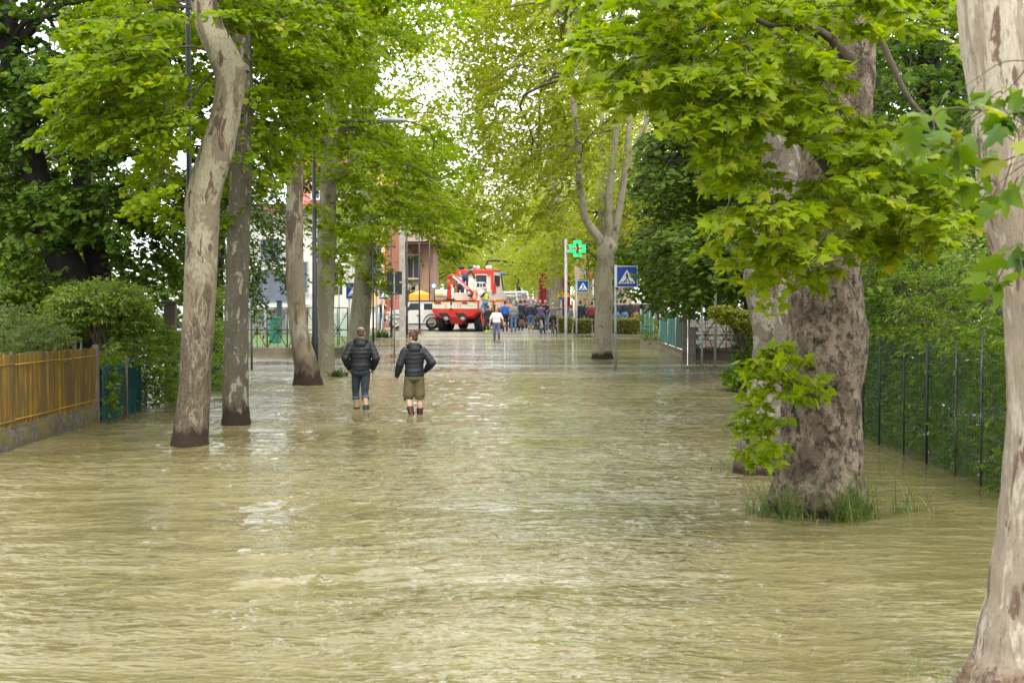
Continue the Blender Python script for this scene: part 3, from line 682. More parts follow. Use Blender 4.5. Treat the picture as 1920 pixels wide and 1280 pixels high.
C = np.vstack([fill(CR1, 300, e1-3.6, e1-.9, holes=holes, clump=-.05, cs=.5), fill([(1300,430),(1400,440),(1560,450),(1570,500),(1480,530),(1400,500),(1330,470)], 16, e1-2.6, e1-1.2),
               fill([(1090,-40),(1700,-40),(1560,120),(1300,190),(1150,150)], 60, e1-3.0, e1+.5), fill([(1620,430),(1720,420),(1710,480),(1640,490)], 5, e1-2, e1-1.2)])
crown(r1_, C, [tuple(P(1562,330,e1)), tuple(P(1598,90,e1)), tuple(P(1602,0,e1)), tuple(P(1430,235,e1-1.2)), tuple(P(1390,30,e1-1.6)), tuple(P(1470,390,e1-1.4)), tuple(P(1700,350,e1-1.3))],
      33, LEAF_SYC2, T_PLANE, .104, L=.42, Wd=.36, droop=.3, tilt=.5, bmat=TWIG, limbs=5, limb_r=.007, sag=.12, solo=260)
upper_crown(r1_, tuple(P(1560,-560,e1)), (2.8,2.6,1.9), 45, 26, LEAF_SYC2, .2, [tuple(P(1610,-300,e1))])
# leafy shoots on its side
SH = [(1372,800),(1400,740),(1410,660),(1440,640),(1500,650),(1545,690),(1550,740),(1500,760),(1470,740),(1460,800),(1450,870),(1400,880)]
C = fill(SH, 44, e1-1.0, e1-.45)
crown(r1_, C, [tuple(P(1475,800,e1-.45)), tuple(P(1485,730,e1-.45)), tuple(P(1470,850,e1-.45))], 14, LEAF_SYC2, T_PLANE, .105, L=.26, Wd=.26, droop=.1, tilt=.6, bmat=TWIG, limbs=16, limb_r=.010, name='shoot_leaves')

# R0: nearest trunk at the right edge
e0 = DW(1290)
r0_ = tree('sycamore_tree', W(1925, 1290), 'nearest sycamore, pale pinkish flaking trunk cut by the right edge of the view', PR)
pts, rad = pxpath([(1925,1330,270),(1925,1290,256),(1925,1262,236),(1926,1200,186),(1932,1100,158),(1940,1000,142),(1948,900,132),(1953,800,130),(1955,700,132),(1951,600,130),(1934,500,128),(1908,400,128),(1893,300,125),(1882,200,122),(1866,100,122),(1856,0,118),(1850,-200,110),(1845,-600,95)], e0)
pts[0].z = -.4
stem('trunk', pts, rad, B_R0, r0_, 84, .012, .05, 3.2, .03, flutes=5, fh=.22, seed=41, knobs=[(tuple(P(1862,700,e0-.2)), .1, .06), (tuple(P(1850,1010,e0-.2)), .1, .08), (tuple(P(1880,1225,e0-.25)), .07, .05)])
C = np.vstack([fill([(1745,200),(1930,150),(1930,370),(1860,360),(1750,345)], 11, e0-1.9, e0-.9), fill([(1850,430),(1930,430),(1930,520),(1870,520)], 3, e0-1.6, e0-1.1), fill([(1700,190),(1780,170),(1790,230),(1720,240)], 2, e0-1.5, e0-.8)])
crown(r0_, C, [tuple(P(1960,120,e0-1.2)), tuple(P(1980,300,e0-1.3))], 6, LEAF_NEAR, T_PLANE, .118, L=.34, Wd=.34, droop=.3, tilt=.8, bmat=TWIG, limbs=10, limb_r=.006, solo=90, name='leaves')
upper_crown(r0_, (3.4, 9.0, 8.2), (2.6,2.6,1.6), 20, 26, LEAF_SYC2, .2, [(3.0, 8.9, 6.0)])

# dark garden trees
def garden_tree(loc, label, trunk_pts, trunk_r, C, anchors, k, mat, tpl, size, **kw):
    t = tree(kw.pop('nm', 'linden_tree'), loc, label, kw.pop('group', None))
    stem('trunk', trunk_pts, trunk_r, B_DK, t, 16, .3, .08, 1.2, .03, seed=3)
    kw.setdefault('bmat', DTWIG); kw.setdefault('limbs', 14)
    crown(t, C, anchors, k, mat, tpl, size, **kw); return t
dd = 31.0
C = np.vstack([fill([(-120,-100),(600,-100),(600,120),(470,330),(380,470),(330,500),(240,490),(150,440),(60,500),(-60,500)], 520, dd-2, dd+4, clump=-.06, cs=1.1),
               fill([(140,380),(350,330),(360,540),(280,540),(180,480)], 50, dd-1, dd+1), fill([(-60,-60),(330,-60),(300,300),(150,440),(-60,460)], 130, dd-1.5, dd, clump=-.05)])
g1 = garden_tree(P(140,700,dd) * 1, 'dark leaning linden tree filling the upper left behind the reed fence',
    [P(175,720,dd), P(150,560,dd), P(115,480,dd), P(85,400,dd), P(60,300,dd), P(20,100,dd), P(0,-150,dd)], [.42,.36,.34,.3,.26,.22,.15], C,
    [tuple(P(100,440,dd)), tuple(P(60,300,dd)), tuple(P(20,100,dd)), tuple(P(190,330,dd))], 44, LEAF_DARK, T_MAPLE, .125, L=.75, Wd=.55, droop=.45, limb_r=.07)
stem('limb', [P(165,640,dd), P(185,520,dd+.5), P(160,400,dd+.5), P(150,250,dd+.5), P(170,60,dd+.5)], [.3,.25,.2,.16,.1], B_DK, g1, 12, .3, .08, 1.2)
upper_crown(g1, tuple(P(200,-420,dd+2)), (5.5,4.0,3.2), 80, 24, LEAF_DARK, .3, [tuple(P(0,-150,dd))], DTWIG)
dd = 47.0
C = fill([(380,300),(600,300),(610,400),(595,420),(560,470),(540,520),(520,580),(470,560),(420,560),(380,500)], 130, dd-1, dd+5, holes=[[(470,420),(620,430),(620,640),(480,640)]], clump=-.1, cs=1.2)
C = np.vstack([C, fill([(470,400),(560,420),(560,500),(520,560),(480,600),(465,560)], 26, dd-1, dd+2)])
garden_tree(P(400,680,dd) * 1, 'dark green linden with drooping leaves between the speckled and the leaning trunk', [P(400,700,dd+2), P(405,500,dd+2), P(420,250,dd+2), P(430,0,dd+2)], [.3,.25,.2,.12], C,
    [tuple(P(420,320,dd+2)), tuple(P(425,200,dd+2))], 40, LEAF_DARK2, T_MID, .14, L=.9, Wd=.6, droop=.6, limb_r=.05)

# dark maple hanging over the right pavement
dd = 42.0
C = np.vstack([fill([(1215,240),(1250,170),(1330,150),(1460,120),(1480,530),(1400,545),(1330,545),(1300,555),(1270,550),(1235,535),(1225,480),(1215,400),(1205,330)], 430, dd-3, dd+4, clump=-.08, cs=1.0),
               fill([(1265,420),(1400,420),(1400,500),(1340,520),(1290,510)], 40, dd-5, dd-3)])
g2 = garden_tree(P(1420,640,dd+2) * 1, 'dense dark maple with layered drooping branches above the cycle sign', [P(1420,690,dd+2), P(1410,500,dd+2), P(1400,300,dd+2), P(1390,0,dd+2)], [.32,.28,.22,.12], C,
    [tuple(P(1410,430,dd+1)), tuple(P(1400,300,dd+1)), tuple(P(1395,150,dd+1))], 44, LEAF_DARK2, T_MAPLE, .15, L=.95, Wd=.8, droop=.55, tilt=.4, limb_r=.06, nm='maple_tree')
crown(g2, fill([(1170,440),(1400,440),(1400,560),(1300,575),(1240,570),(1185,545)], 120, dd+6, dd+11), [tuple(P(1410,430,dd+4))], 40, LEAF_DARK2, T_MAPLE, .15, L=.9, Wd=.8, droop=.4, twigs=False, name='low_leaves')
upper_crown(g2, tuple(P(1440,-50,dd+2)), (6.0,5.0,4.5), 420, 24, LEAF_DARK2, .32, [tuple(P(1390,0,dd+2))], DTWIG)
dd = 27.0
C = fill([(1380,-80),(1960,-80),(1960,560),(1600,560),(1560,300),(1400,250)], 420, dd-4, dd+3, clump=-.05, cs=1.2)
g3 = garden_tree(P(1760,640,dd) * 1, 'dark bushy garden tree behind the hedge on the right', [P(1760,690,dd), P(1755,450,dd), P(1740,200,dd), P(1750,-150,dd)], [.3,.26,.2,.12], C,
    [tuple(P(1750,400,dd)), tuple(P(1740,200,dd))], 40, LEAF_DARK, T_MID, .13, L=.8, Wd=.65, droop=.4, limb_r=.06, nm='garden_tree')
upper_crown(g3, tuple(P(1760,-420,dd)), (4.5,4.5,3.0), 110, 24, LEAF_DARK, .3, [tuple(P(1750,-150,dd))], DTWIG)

# the avenue beyond the crossing: one builder, copies share their meshes
def far_tree_proto(seed, H, rw, z0, mat, dens, leaf, bark, label):
    r = np.random.default_rng(seed); t = tree('avenue_tree', (0, 0, 0), label, 'trees of the avenue beyond the crossing')
    stem('trunk', [Vector((0,0,-.5)), Vector((.05,0,1)), Vector((-.05,.1,2.6)), Vector((.1,0,4.2)), Vector((0,0,H*.5)), Vector((.2,.1,H*.85))], [.46,.36,.31,.29,.2,.07], bark, t, 14, .4, .08, 1.0, seed=seed)
    blobs = []
    for i in range(15):
        a = r.random() * 6.28; q = r.random()**.5 * rw * .72; z = z0 + (H - z0) * (i + .5) / 15
        s = rw * (.38 + .22 * r.random()) * (1.0 if z < H * .75 else .7)
        blobs.append(((q*math.cos(a), q*math.sin(a), z), (s, s, s * .62)))
    C = blobfill(blobs, dens, r, .45); C = C[C[:,2] > z0 - 1.2]
    an = [(0,0,3.6),(0,0,H*.4),(.1,0,H*.6)]
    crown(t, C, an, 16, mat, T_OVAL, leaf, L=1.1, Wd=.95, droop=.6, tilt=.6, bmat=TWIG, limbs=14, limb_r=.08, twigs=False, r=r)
    return t
protos = [far_tree_proto(101, 17, 5.0, 4.4, LEAF_FAR, 5.0, .25, B_R3, 'tall olive green avenue tree'),
          far_tree_proto(102, 16, 5.4, 3.6, LEAF_FAR, 5.0, .25, B_T4, 'tall olive green avenue tree'),
          far_tree_proto(103, 11, 4.2, 2.2, LEAF_DARK2, 6.0, .25, B_DK, 'mid green bushy avenue tree')]
avenue = [ # x, y, proto, rotation, scale
 (8.7,68,0,.3,.9,'olive sycamore right of the row, its leaves arching over the forked tree'),
 (4.6,80,1,1.1,1.0,'olive sycamore of the right avenue row behind the pharmacy cross'),
 (3.2,118,1,2.0,1.0,'olive avenue tree beyond the red container'),
 (3.4,135,0,3.3,1.0,None),(3.5,152,1,4.2,1.0,None),(3.6,172,0,5.0,1.05,None),(3.8,195,1,.7,1.0,None),(3.8,225,0,1.7,1.0,None),(4.0,260,1,2.2,1.0,None),
 (-6.4,118,1,1.0,.78,'green avenue tree right above the rescue truck cab'),(-5.6,134,0,.2,.85,None),(-5.4,152,1,3.0,.9,None),(-5.6,174,0,4.0,1.0,None),(-5.4,200,1,5.0,1.0,None),(-5.4,232,0,1.0,1.0,None),(-5.2,270,1,2.0,1.0,None),
 (-9.5,108,2,.5,.85,'mid green tree behind the lamp poles and the rescue truck'),(-12.5,120,2,1.5,1.0,None),(-17,130,2,2.5,1.1,None),
 (8.5,92,2,.4,1.1,'mid green tree behind the pharmacy sign on the right'),(11,80,2,3.1,1.2,'dark green tree beyond the clipped hedge on the right'),(13,98,2,5.1,1.2,None),(10,110,2,1.1,1.2,None),(9.2,66,2,2.4,1.1,'bushy tree above the green screened fence'),
 (15,70,2,0.9,1.3,None),(19,60,2,2.4,1.4,None),(18,84,2,1.4,1.4,None),(13.5,30,2,3.4,1.0,None),(16,24,2,.4,1.1,None),(20,34,2,5.4,1.3,None),(24,48,2,1.4,1.3,None),(-18,28,2,4.4,1.0,None),(-21,44,2,.6,1.3,None),(-26,64,2,1.6,1.4,None),(-24,84,2,2.6,1.4,None),(-30,96,2,3.6,1.5,None),(-11,142,1,3.6,.9,None),(-13,166,0,3.9,1.0,None),(11,150,1,2.6,1.1,None),(12,180,0,1.6,1.1,None),(0,205,1,.6,.55,None),(-1.8,245,0,.6,.6,None),(2.5,300,1,4.6,.9,None),(10,230,1,2.9,1.2,None),(-12,240,0,2.2,1.1,None),(6.2,98,0,2.2,1.0,None),
 (12.5,54,2,0.4,1.1,None),(15,42,2,1.7,1.2,None),(12,36,2,4.4,1.0,None),(-13.5,50,2,1.2,.8,None),(-17,38,2,2.2,1.1,None),(-14.5,31,2,.9,1.0,None),(-20,58,2,3.9,1.3,None),
 (-1,330,1,1,1.3,None),(-14,300,0,2,1.2,None),(14,300,0,3,1.2,None),(4,350,0,1.4,1.4,None),(22,120,2,.2,1.5,None),(26,90,2,4,1.6,None),(-27,150,2,3,1.4,None),(-34,110,2,2,1.6,None)]
used = set()
ords = ['second','third','fourth','fifth','sixth','seventh','eighth','ninth','tenth','eleventh','twelfth','thirteenth','fourteenth','fifteenth','sixteenth','seventeenth','eighteenth','nineteenth','twentieth','twenty-first','twenty-second','twenty-third','twenty-fourth']; cnt = {}
far_lab = {0:'far avenue tree, one of the olive green row dwindling down the street', 1:'far avenue tree, one of the olive green row dwindling down the street', 2:'dark green bushy tree in the gardens behind the avenue'}
for (x, y, k, rz, s, lab) in avenue:
    o = protos[k] if k not in used else copy_tree(protos[k]); used.add(k)
    o.location = (x, y, 0.0); o.rotation_euler = (0, 0, rz); o.scale = (s, s, s); q_ = ('right' if x > 0 else 'left', 'bushy' if k == 2 else 'avenue')
    if not lab:
        cnt[q_] = cnt.get(q_, 0) + 1
        lab2 = ('olive avenue tree, %s beyond the crossing on the %s side of the street' if k != 2 else 'dark bushy garden tree, %s one in the gardens along the %s side') % (ords[cnt[q_]-1], q_[0])
    o['label'] = lab or lab2
    if not lab: o['group'] = 'bushy garden trees' if k == 2 else 'far trees of the avenue'
# the twin-stemmed trunk in front of the container
tt = tree('sycamore_tree', P(1042, 612, 93), 'brown twin stemmed sycamore trunk standing in front of the red container', PR)
for rows in ([(1047,618,34),(1045,600,23),(1044,560,21),(1046,520,18),(1050,480,16),(1048,440,14),(1043,390,12),(1042,300,10),(1046,200,7)], [(1036,618,24),(1034,580,18),(1033,540,16),(1035,510,13),(1042,480,12),(1040,430,9),(1030,380,7)]):
    pts, rad = pxpath(rows, 93); pts[0].z = -.1; stem('stem', pts, rad, mat_bark('bark_far', (.25,.21,.16), (.19,.16,.12), (.12,.09,.07), scale=1.5), tt, 16, .2, .1, .8, seed=rows[0][0])
crown(tt, fill([(930,60),(1200,40),(1220,300),(1130,420),(1070,470),(980,480),(930,420),(900,250)], 200, 90, 99, clump=-.02, cs=2), [tuple(P(1046,300,93)), tuple(P(1040,400,93))], 26, LEAF_FAR, T_OVAL, .26, L=1.3, Wd=1.0, droop=.5, bmat=TWIG, limbs=16, limb_r=.07, twigs=False)

# ------------------------------------------------------------------ hedges, shrubs, grass
def shrub(name, loc, label, C, k, mat, tpl, size, anchors, L=.35, Wd=.3, cat='shrub', limbs=14, limb_r=.012, tilt=.7, droop=.15, group=None, twigs=True):
    t = empty(name, loc, label, cat, group)
    crown(t, C, anchors, k, mat, tpl, size, L=L, Wd=Wd, droop=droop, tilt=tilt, bmat=TWIG, limbs=limbs, limb_r=limb_r, twigs=twigs, name='leaves'); return t
def surf(x0, x1, y0, y1, z0, z1, n, r=rng, front=.55):
    """places spread through a hedge, denser at its street face and top"""
    x = x0 + (x1 - x0) * r.random(n)**(1 + front * 1.5); return np.stack([x, r.uniform(y0, y1, n), r.uniform(z0, z1, n)], 1)
# right hedge in netting (fence line x = 5.45)
h = shrub('ivy_hedge', (6.0, 20, 0), 'tangled ivy and privet growing up behind the green netting on the right', surf(5.62, 6.6, 15.5, 30, 0, 1.75, 950), 26, LEAF_HEDGE, T_OVAL, .09,
          [(6.0, y, .1) for y in range(16, 30, 1)], L=.4, Wd=.35, cat='hedge')
C = surf(5.5, 7.2, 15.0, 31, 1.45, 3.0, 1000); C = C[C[:,2] < 2.25 + .9 * vnoise(C * .8, 3) + (C[:,1] - 16) * .02]
shrub('garden_hedge', (6.3, 20, 0), 'loose light green shrubs spilling over the top of the netted hedge', C, 26, LEAF_SHRUB if False else LEAF_HEDGE, T_LONG, .085, [(6.3, y, 1.2) for y in range(16, 30, 1)], L=.45, Wd=.35, cat='hedge', limbs=24)
C = surf(6.2, 8.2, 19, 26, 2.2, 3.6, 260)
shrub('viburnum_shrub', (7.0, 22, 0), 'taller olive green shrub rising right of the thickest trunk', C, 28, LEAF_SHRUB, T_LONG, .09, [(7, 22, 1.5), (7, 20, 1.5), (7.2, 24.5, 1.5)], L=.5, Wd=.4)
# left garden shrubs
DL = 26.0
C = blobfill([(tuple(P(30,640,25)), (1.0,1.0,.6)), (tuple(P(-60,600,24)), (1.0,1.0,.7)), (tuple(P(80,640,26)), (.55,.7,.38))], -150)
shrub('conifer_shrub', P(20, 760, 25), 'dense soft conifer shrub bulging over the left end of the reed fence', C, 60, LEAF_CON, T_LONG, .045, [tuple(P(20,700,25))], L=.22, Wd=.2, tilt=1.2, droop=0, twigs=False)
C = blobfill([(tuple(P(195,560,28.5)), (.85,.8,.42)), (tuple(P(240,590,29)), (.5,.6,.40)), (tuple(P(145,575,28)), (.5,.5,.32)), (tuple(P(200,600,29)), (.7,.6,.3))], -200)
shrub('privet_shrub', P(200, 780, 29), 'domed light green shrub with bare stems above the green netting on the left', C, 30, LEAF_SHRUB, T_LONG, .10, [tuple(P(205,680,28.8)), tuple(P(225,690,28.8)), tuple(P(195,670,28.6))], L=.35, Wd=.3, limbs=30, limb_r=.02)
C = blobfill([(tuple(P(20,530,30)), (1.1,1.0,.45)), (tuple(P(90,560,30)), (.8,.8,.35)), (tuple(P(-40,560,29)), (.9,.9,.6)), (tuple(P(100,610,29)), (.7,.8,.35))], -120)
shrub('garden_shrub', P(40, 760, 30), 'tall loose green shrub in the far left garden below the linden tree', C, 30, LEAF_HEDGE, T_OVAL, .095, [tuple(P(40,680,30))], L=.4, Wd=.35, limbs=24)
r_ = np.random.default_rng(12)
C = np.vstack([fill([(186,640),(215,640),(225,700),(215,780),(190,790)], 55, 27.2, 27.9), fill([(262,600),(330,610),(332,740),(300,755),(262,770)], 150, 29.6, 31.5), fill([(210,600),(300,590),(300,690),(215,680)], 60, 28.6, 30)])
shrub('ivy', P(240, 780, 29), 'ivy and climbers covering the netting and fence end on the left', C, 18, LEAF_HEDGE, T_OVAL, .085, [tuple(P(205,740,27.6)), tuple(P(290,740,30)), tuple(P(280,680,30))], L=.3, Wd=.3, limbs=20, cat='ivy')
C = np.vstack([fill([(300,620),(345,620),(350,745),(310,750)], 80, 31, 34), fill([(388,600),(420,600),(422,720),(400,738),(388,735)], 80, 35, 39), fill([(392,540),(430,540),(430,640),(392,640)], 40, 37, 40)])
shrub('laurel_shrub', P(400, 730, 36), 'dark green shrub at the water between the first two trunks on the left', C, 24, LEAF_HEDGE, T_OVAL, .11, [tuple(P(400,700,37)), tuple(P(330,720,32))], L=.45, Wd=.4)
# long dark garden hedge behind everything on the left and right, far back
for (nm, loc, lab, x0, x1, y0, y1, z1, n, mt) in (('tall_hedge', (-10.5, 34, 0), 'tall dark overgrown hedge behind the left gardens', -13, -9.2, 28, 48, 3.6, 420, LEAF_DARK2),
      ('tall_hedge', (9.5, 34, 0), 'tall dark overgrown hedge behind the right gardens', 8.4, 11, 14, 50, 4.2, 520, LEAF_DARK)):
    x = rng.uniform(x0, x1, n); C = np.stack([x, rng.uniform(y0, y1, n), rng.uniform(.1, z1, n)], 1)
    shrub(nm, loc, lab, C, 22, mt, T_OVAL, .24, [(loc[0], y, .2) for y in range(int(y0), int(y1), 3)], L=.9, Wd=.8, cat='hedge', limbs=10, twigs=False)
# golden shrub over the garden gate, shrub at the water
C = blobfill([(tuple(P(1372,592,35.5)), (.34,.4,.20)), (tuple(P(1396,602,35.5)), (.22,.4,.26)), (tuple(P(1350,583,35.5)), (.16,.2,.10))], -100)
shrub('golden_shrub', P(1385, 680, 35.5), 'bright golden yellow shrub above the iron garden gate on the right', C, 24, LEAF_GOLD, T_OVAL, .075, [tuple(P(1392,660,35.5))], L=.25, Wd=.25, tilt=.8)
C = fill([(1372,610),(1410,620),(1412,700),(1392,705),(1378,660)], 60, 35.6, 36.6)
shrub('ivy_pillar', P(1395, 690, 36), 'dark ivy column below the golden shrub', C, 22, LEAF_DARK2, T_OVAL, .085, [tuple(P(1395,680,36))], L=.25, Wd=.25, cat='ivy')
C = blobfill([(tuple(P(1390,695,36)), (.36,.4,.30)), (tuple(P(1384,712,35.6)), (.26,.3,.16)), (tuple(P(1402,672,36.4)), (.2,.3,.2))], -60)
shrub('water_shrub', P(1392, 728, 36), 'rounded green shrub standing in the water left of the patchy trunk', C, 24, LEAF_HEDGE, T_OVAL, .10, [tuple(P(1392,722,36))], L=.25, Wd=.25)

GRASS2 = mat_leaf('grass_blade_pale', (.06,.10,.02), (.13,.18,.035), (.25,.22,.09), .35, nscale=3)
def grass(name, loc, label, spots, n, hgt, lean=.5, w=.006, mat=GRASS, r=rng, cat='grass', kind=None, seeds=0):
    """arching blades growing from spots ((x, y), radius)"""
    sp_ = np.array([s[0] for s in spots]); sr = np.array([s[1] for s in spots]); i = r.integers(0, len(spots), n)
    a = r.random(n) * 6.283; q = np.sqrt(r.random(n)) * sr[i]
    B = np.stack([sp_[i,0] + q*np.cos(a), sp_[i,1] + q*np.sin(a), np.full(n, -.05)], 1)
    H = hgt * (.22 + .98 * r.random(n)**1.4); th = r.random(n) * 6.283; D = np.stack([np.cos(th), np.sin(th), np.zeros(n)], 1); ln = lean * (0.3 + 1.2 * r.random(n))
    m = 5; t = np.linspace(0, 1, m); S = np.cross(D, [0, 0, 1.0])
    Pt = B[:,None] + D[:,None]*(ln[:,None]*H[:,None]*(.35*t + .65*t**2))[...,None]
    Pt[...,2] += H[:,None] * (t - .35*ln[:,None]*t**3)
    wd = w * (1 - t**2 * .9)
    V = np.stack([Pt - S[:,None]*wd[None,:,None], Pt + S[:,None]*wd[None,:,None]], 2).reshape(-1, 3)
    F = np.array([(2*k, 2*k+1, 2*k+3, 2*k+2) for k in range(m-1)])[None] + (np.arange(n)*2*m)[:,None,None]
    o = empty(name, loc, label, cat)
    link('blades', npmesh('blades', off(V, o, False), F.reshape(-1, 4), mat), o)['kind'] = 'stuff'
    if seeds:
        j = r.choice(n, seeds, replace=False); C = np.repeat(Pt[j, -1], 14, 0) + r.normal(size=(seeds*14, 3)) * np.array([.03, .03, .035])
        V, F = leaf_arrays(C, r.normal(size=C.shape), r.normal(size=C.shape) + [0, 0, -1], np.full(len(C), .016), T_LONG)
        link('seed_heads', npmesh('seed_heads', off(V, o, False), F, LEAF_SHRUB), o)['kind'] = 'stuff'
    return o
w = W(1535, 958)
sp_ = [((w.x + (.56+.12*rng.random())*math.cos(a), w.y + (.56+.14*rng.random())*math.sin(a)), .05 + .20*rng.random()) for a in rng.uniform(-2.75, -.5, 9)] + [((w.x + .9, w.y - .1), .25), ((w.x-.3, w.y-.72), .2), ((w.x+.1, w.y-.74), .2), ((w.x-.62, w.y-.3), .15)]
grass('grass_tuft', (w.x, w.y - .6, 0), 'tall seeding grass tuft around the foot of the thickest trunk', sp_, 520, .60, .78, .0048, mat=GRASS2, seeds=60)
w2 = W(1760, 962); grass('grass_tuft', w2 * 1, 'low trailing grass in the water right of the thickest trunk', [((w2.x - .45, w2.y + .1), .2), ((w2.x - .15, w2.y + .2), .12), ((w2.x+.12, w2.y + .05), .07)], 150, .16, 1.6, .004)
w = W(1352, 884); grass('grass_tuft', w * 1, 'short grass at the waterline left of the patchy trunk', [((w.x + .1, w.y), .3)], 130, .13, 1.0, .006)
w = W(1700, 1262); grass('grass_tuft', w * 1, 'dry yellow and green weeds in the water at the bottom right', [((w.x, w.y), .16), ((w.x+.15, w.y-.1), .2)], 130, .20, 1.2, .0022, seeds=14)
w = W(1775, 1248); grass('grass_tuft', w * 1, 'flat green weeds beside the nearest trunk', [((w.x, w.y), .14)], 110, .07, 1.8, .003)
w = W(632, 706); grass('grass_tuft', w * 1, 'grass tuft at the foot of the grey green trunk behind the man', [((w.x, w.y), .3)], 260, .30, .8, .02)
w = W(495, 738); grass('grass_tuft', w * 1, 'low weeds in the water left of the leaning trunk', [((w.x, w.y), .4)], 60, .10, 1.2, .01)
for (px, py, d, n, hh, lab) in ((703, 628, 79, 260, .55, 'yellow green weeds at the kerb below the small bollards'), (637, 634, 74, 300, .40, 'weeds with red poppies in front of the white boards'),
        (1094, 628, 80, 80, .35, 'small weed in the water below the second crossing sign'), (1300, 690, 47, 160, .12, 'strip of short grass by the garden gate'), (1372, 690, 45, 150, .12, 'short grass beside the grey post')):
    w = P(px, py, d); grass('grass_tuft', (w.x, w.y, 0), lab, [((w.x, w.y), .5), ((w.x + .5, w.y), .4)], n, hh, .7, .025)
w = P(637, 628, 74); q = rng.normal(size=(26, 3)) * np.array([.5, .3, .12]) + np.array([w.x, w.y, .42])
V, F = leaf_arrays(q, rng.normal(size=q.shape), rng.normal(size=q.shape), np.full(len(q), .11), T_OVAL)
o = empty('poppies', (w.x, w.y, 0), 'red poppies among the weeds in front of the white boards', 'flowers'); link('petals', npmesh('petals', off(V, o, False), F, M('poppy_red', (.55,.05,.03), .6)), o)['kind'] = 'stuff'
# lawn behind the iron gate
V = [(-22, 58, .16), (-6.6, 58, .16), (-6.6, 76, .3), (-22, 76, .3), (-22, 58, -.3), (-6.6, 58, -.3), (-6.6, 76, -.3)]
mb = MB(); mb.add(V, [(0,1,2,3),(4,5,1,0),(5,6,2,1)]); mb.build('lawn', M('lawn_green', (.10,.15,.03), .9, var=.35, scale=1.2, bmp=1.0), kind='structure')
grass('lawn_grass', (-11, 62, .16), 'bright unmown lawn grass behind the iron gate', [((x, y), .8) for x in np.arange(-15, -7, .9) for y in (59, 60.5, 62.5, 65)], 3000, .32, .5, .03)

# clipped hedges on the right, far side of the flood
def box_hedge(x0, x1, y0, y1, z1, label, z0=.05):
    V = []; o = empty('clipped_hedge', ((x0+x1)/2, (y0+y1)/2, z0), label, 'hedge'); r = rng; n = int((x1-x0)*(z1-z0)*650 + (x1-x0)*(y1-y0)*400)
    f = r.random(n); x = r.uniform(x0, x1, n); y = np.where(f < .6, y0 + abs(r.normal(size=n))*.05, r.uniform(y0, y1, n)); z = np.where(f < .6, r.uniform(z0, z1, n), z1 - abs(r.normal(size=n))*.05)
    C = np.stack([x, y, z], 1) + r.normal(size=(n, 3)) * .03
    V, F = leaf_arrays(C, r.normal(size=C.shape) + [0,-.7,.9], r.normal(size=C.shape), np.full(n, .085), T_OVAL)
    link('leaves', npmesh('leaves', off(V, o, False), F, mat_hedge), o)['kind'] = 'stuff'
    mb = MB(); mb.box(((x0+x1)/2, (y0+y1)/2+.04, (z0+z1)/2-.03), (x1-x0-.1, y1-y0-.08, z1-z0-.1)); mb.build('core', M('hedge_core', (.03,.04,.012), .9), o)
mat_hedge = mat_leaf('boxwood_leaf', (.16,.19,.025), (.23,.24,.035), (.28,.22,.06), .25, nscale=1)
g = lambda px, d: P(px, 600, d).x
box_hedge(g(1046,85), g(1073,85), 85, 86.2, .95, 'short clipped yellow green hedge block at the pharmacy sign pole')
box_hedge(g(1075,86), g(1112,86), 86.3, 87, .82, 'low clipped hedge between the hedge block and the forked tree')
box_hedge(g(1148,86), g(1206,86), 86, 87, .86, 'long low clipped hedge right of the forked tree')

# ------------------------------------------------------------------ people
def remesh(mb, voxel, name, mat, parent, sm=2, post=None):
    me = mb.mesh(name + '_raw', mat, None, True); o = bpy.data.objects.new(name + '_raw', me); COL.objects.link(o)
    md = o.modifiers.new('r', 'REMESH'); md.mode = 'VOXEL'; md.voxel_size = voxel; md.use_smooth_shade = True
    if sm: s = o.modifiers.new('s', 'SMOOTH'); s.factor = .5; s.iterations = sm
    dg = bpy.context.evaluated_depsgraph_get(); e = o.evaluated_get(dg); out = bpy.data.meshes.new_from_object(e); out.name = name
    bpy.data.objects.remove(o); bpy.data.meshes.remove(me)
    if post is not None and len(out.vertices):
        n = len(out.vertices); co = np.empty(n*3, np.float32); no = np.empty(n*3, np.float32)
        out.vertices.foreach_get('co', co); out.vertices.foreach_get('normal', no); co = co.reshape(-1,3).astype(float); no = no.reshape(-1,3).astype(float)
        out.vertices.foreach_set('co', post(co, no).astype(np.float32).ravel())
    out.polygons.foreach_set('use_smooth', np.ones(len(out.polygons), dtype=bool)); out.update()
    out.materials.clear(); out.materials.append(mat)
    return link(name, out, parent)
def cap(mb, a, b, ra, rb, n=10):
    a = Vector(a); b = Vector(b); mb.ball(a, ra, n); mb.ball(b, rb, n)
    if (b - a).length > 1e-4: mb.tube([a, b], [ra, rb], n)
def loft(mb, rings, n=16):
    """stacked ellipses ((x,y,z), rx, ry)"""
    if rings[0][0][2] > rings[-1][0][2]: rings = rings[::-1]
    V = []; F = []
    for (c, rx, ry) in rings:
        for k in range(n):
            a = 2*math.pi*k/n; V.append((c[0] + rx*math.cos(a), c[1] + ry*math.sin(a), c[2]))
    for i in range(len(rings)-1):
        for k in range(n): F.append((i*n+k, i*n+(k+1)%n, (i+1)*n+(k+1)%n, (i+1)*n+k))
    F.append(tuple(reversed(range(n)))); F.append(tuple((len(rings)-1)*n + k for k in range(n)))
    mb.add(V, F, 0, True)
SKIN = M('skin', (.42,.24,.16), .5, var=.12, scale=14); SKIN2 = M('skin_light', (.52,.31,.22), .5, var=.1, scale=14)
HAIRS = {'brown': M('hair_brown', (.075,.035,.018), .6, var=.4, scale=30), 'black': M('hair_black', (.015,.012,.01), .6, var=.4, scale=30), 'grey': M('hair_grey', (.38,.36,.33), .7, var=.3, scale=30)}
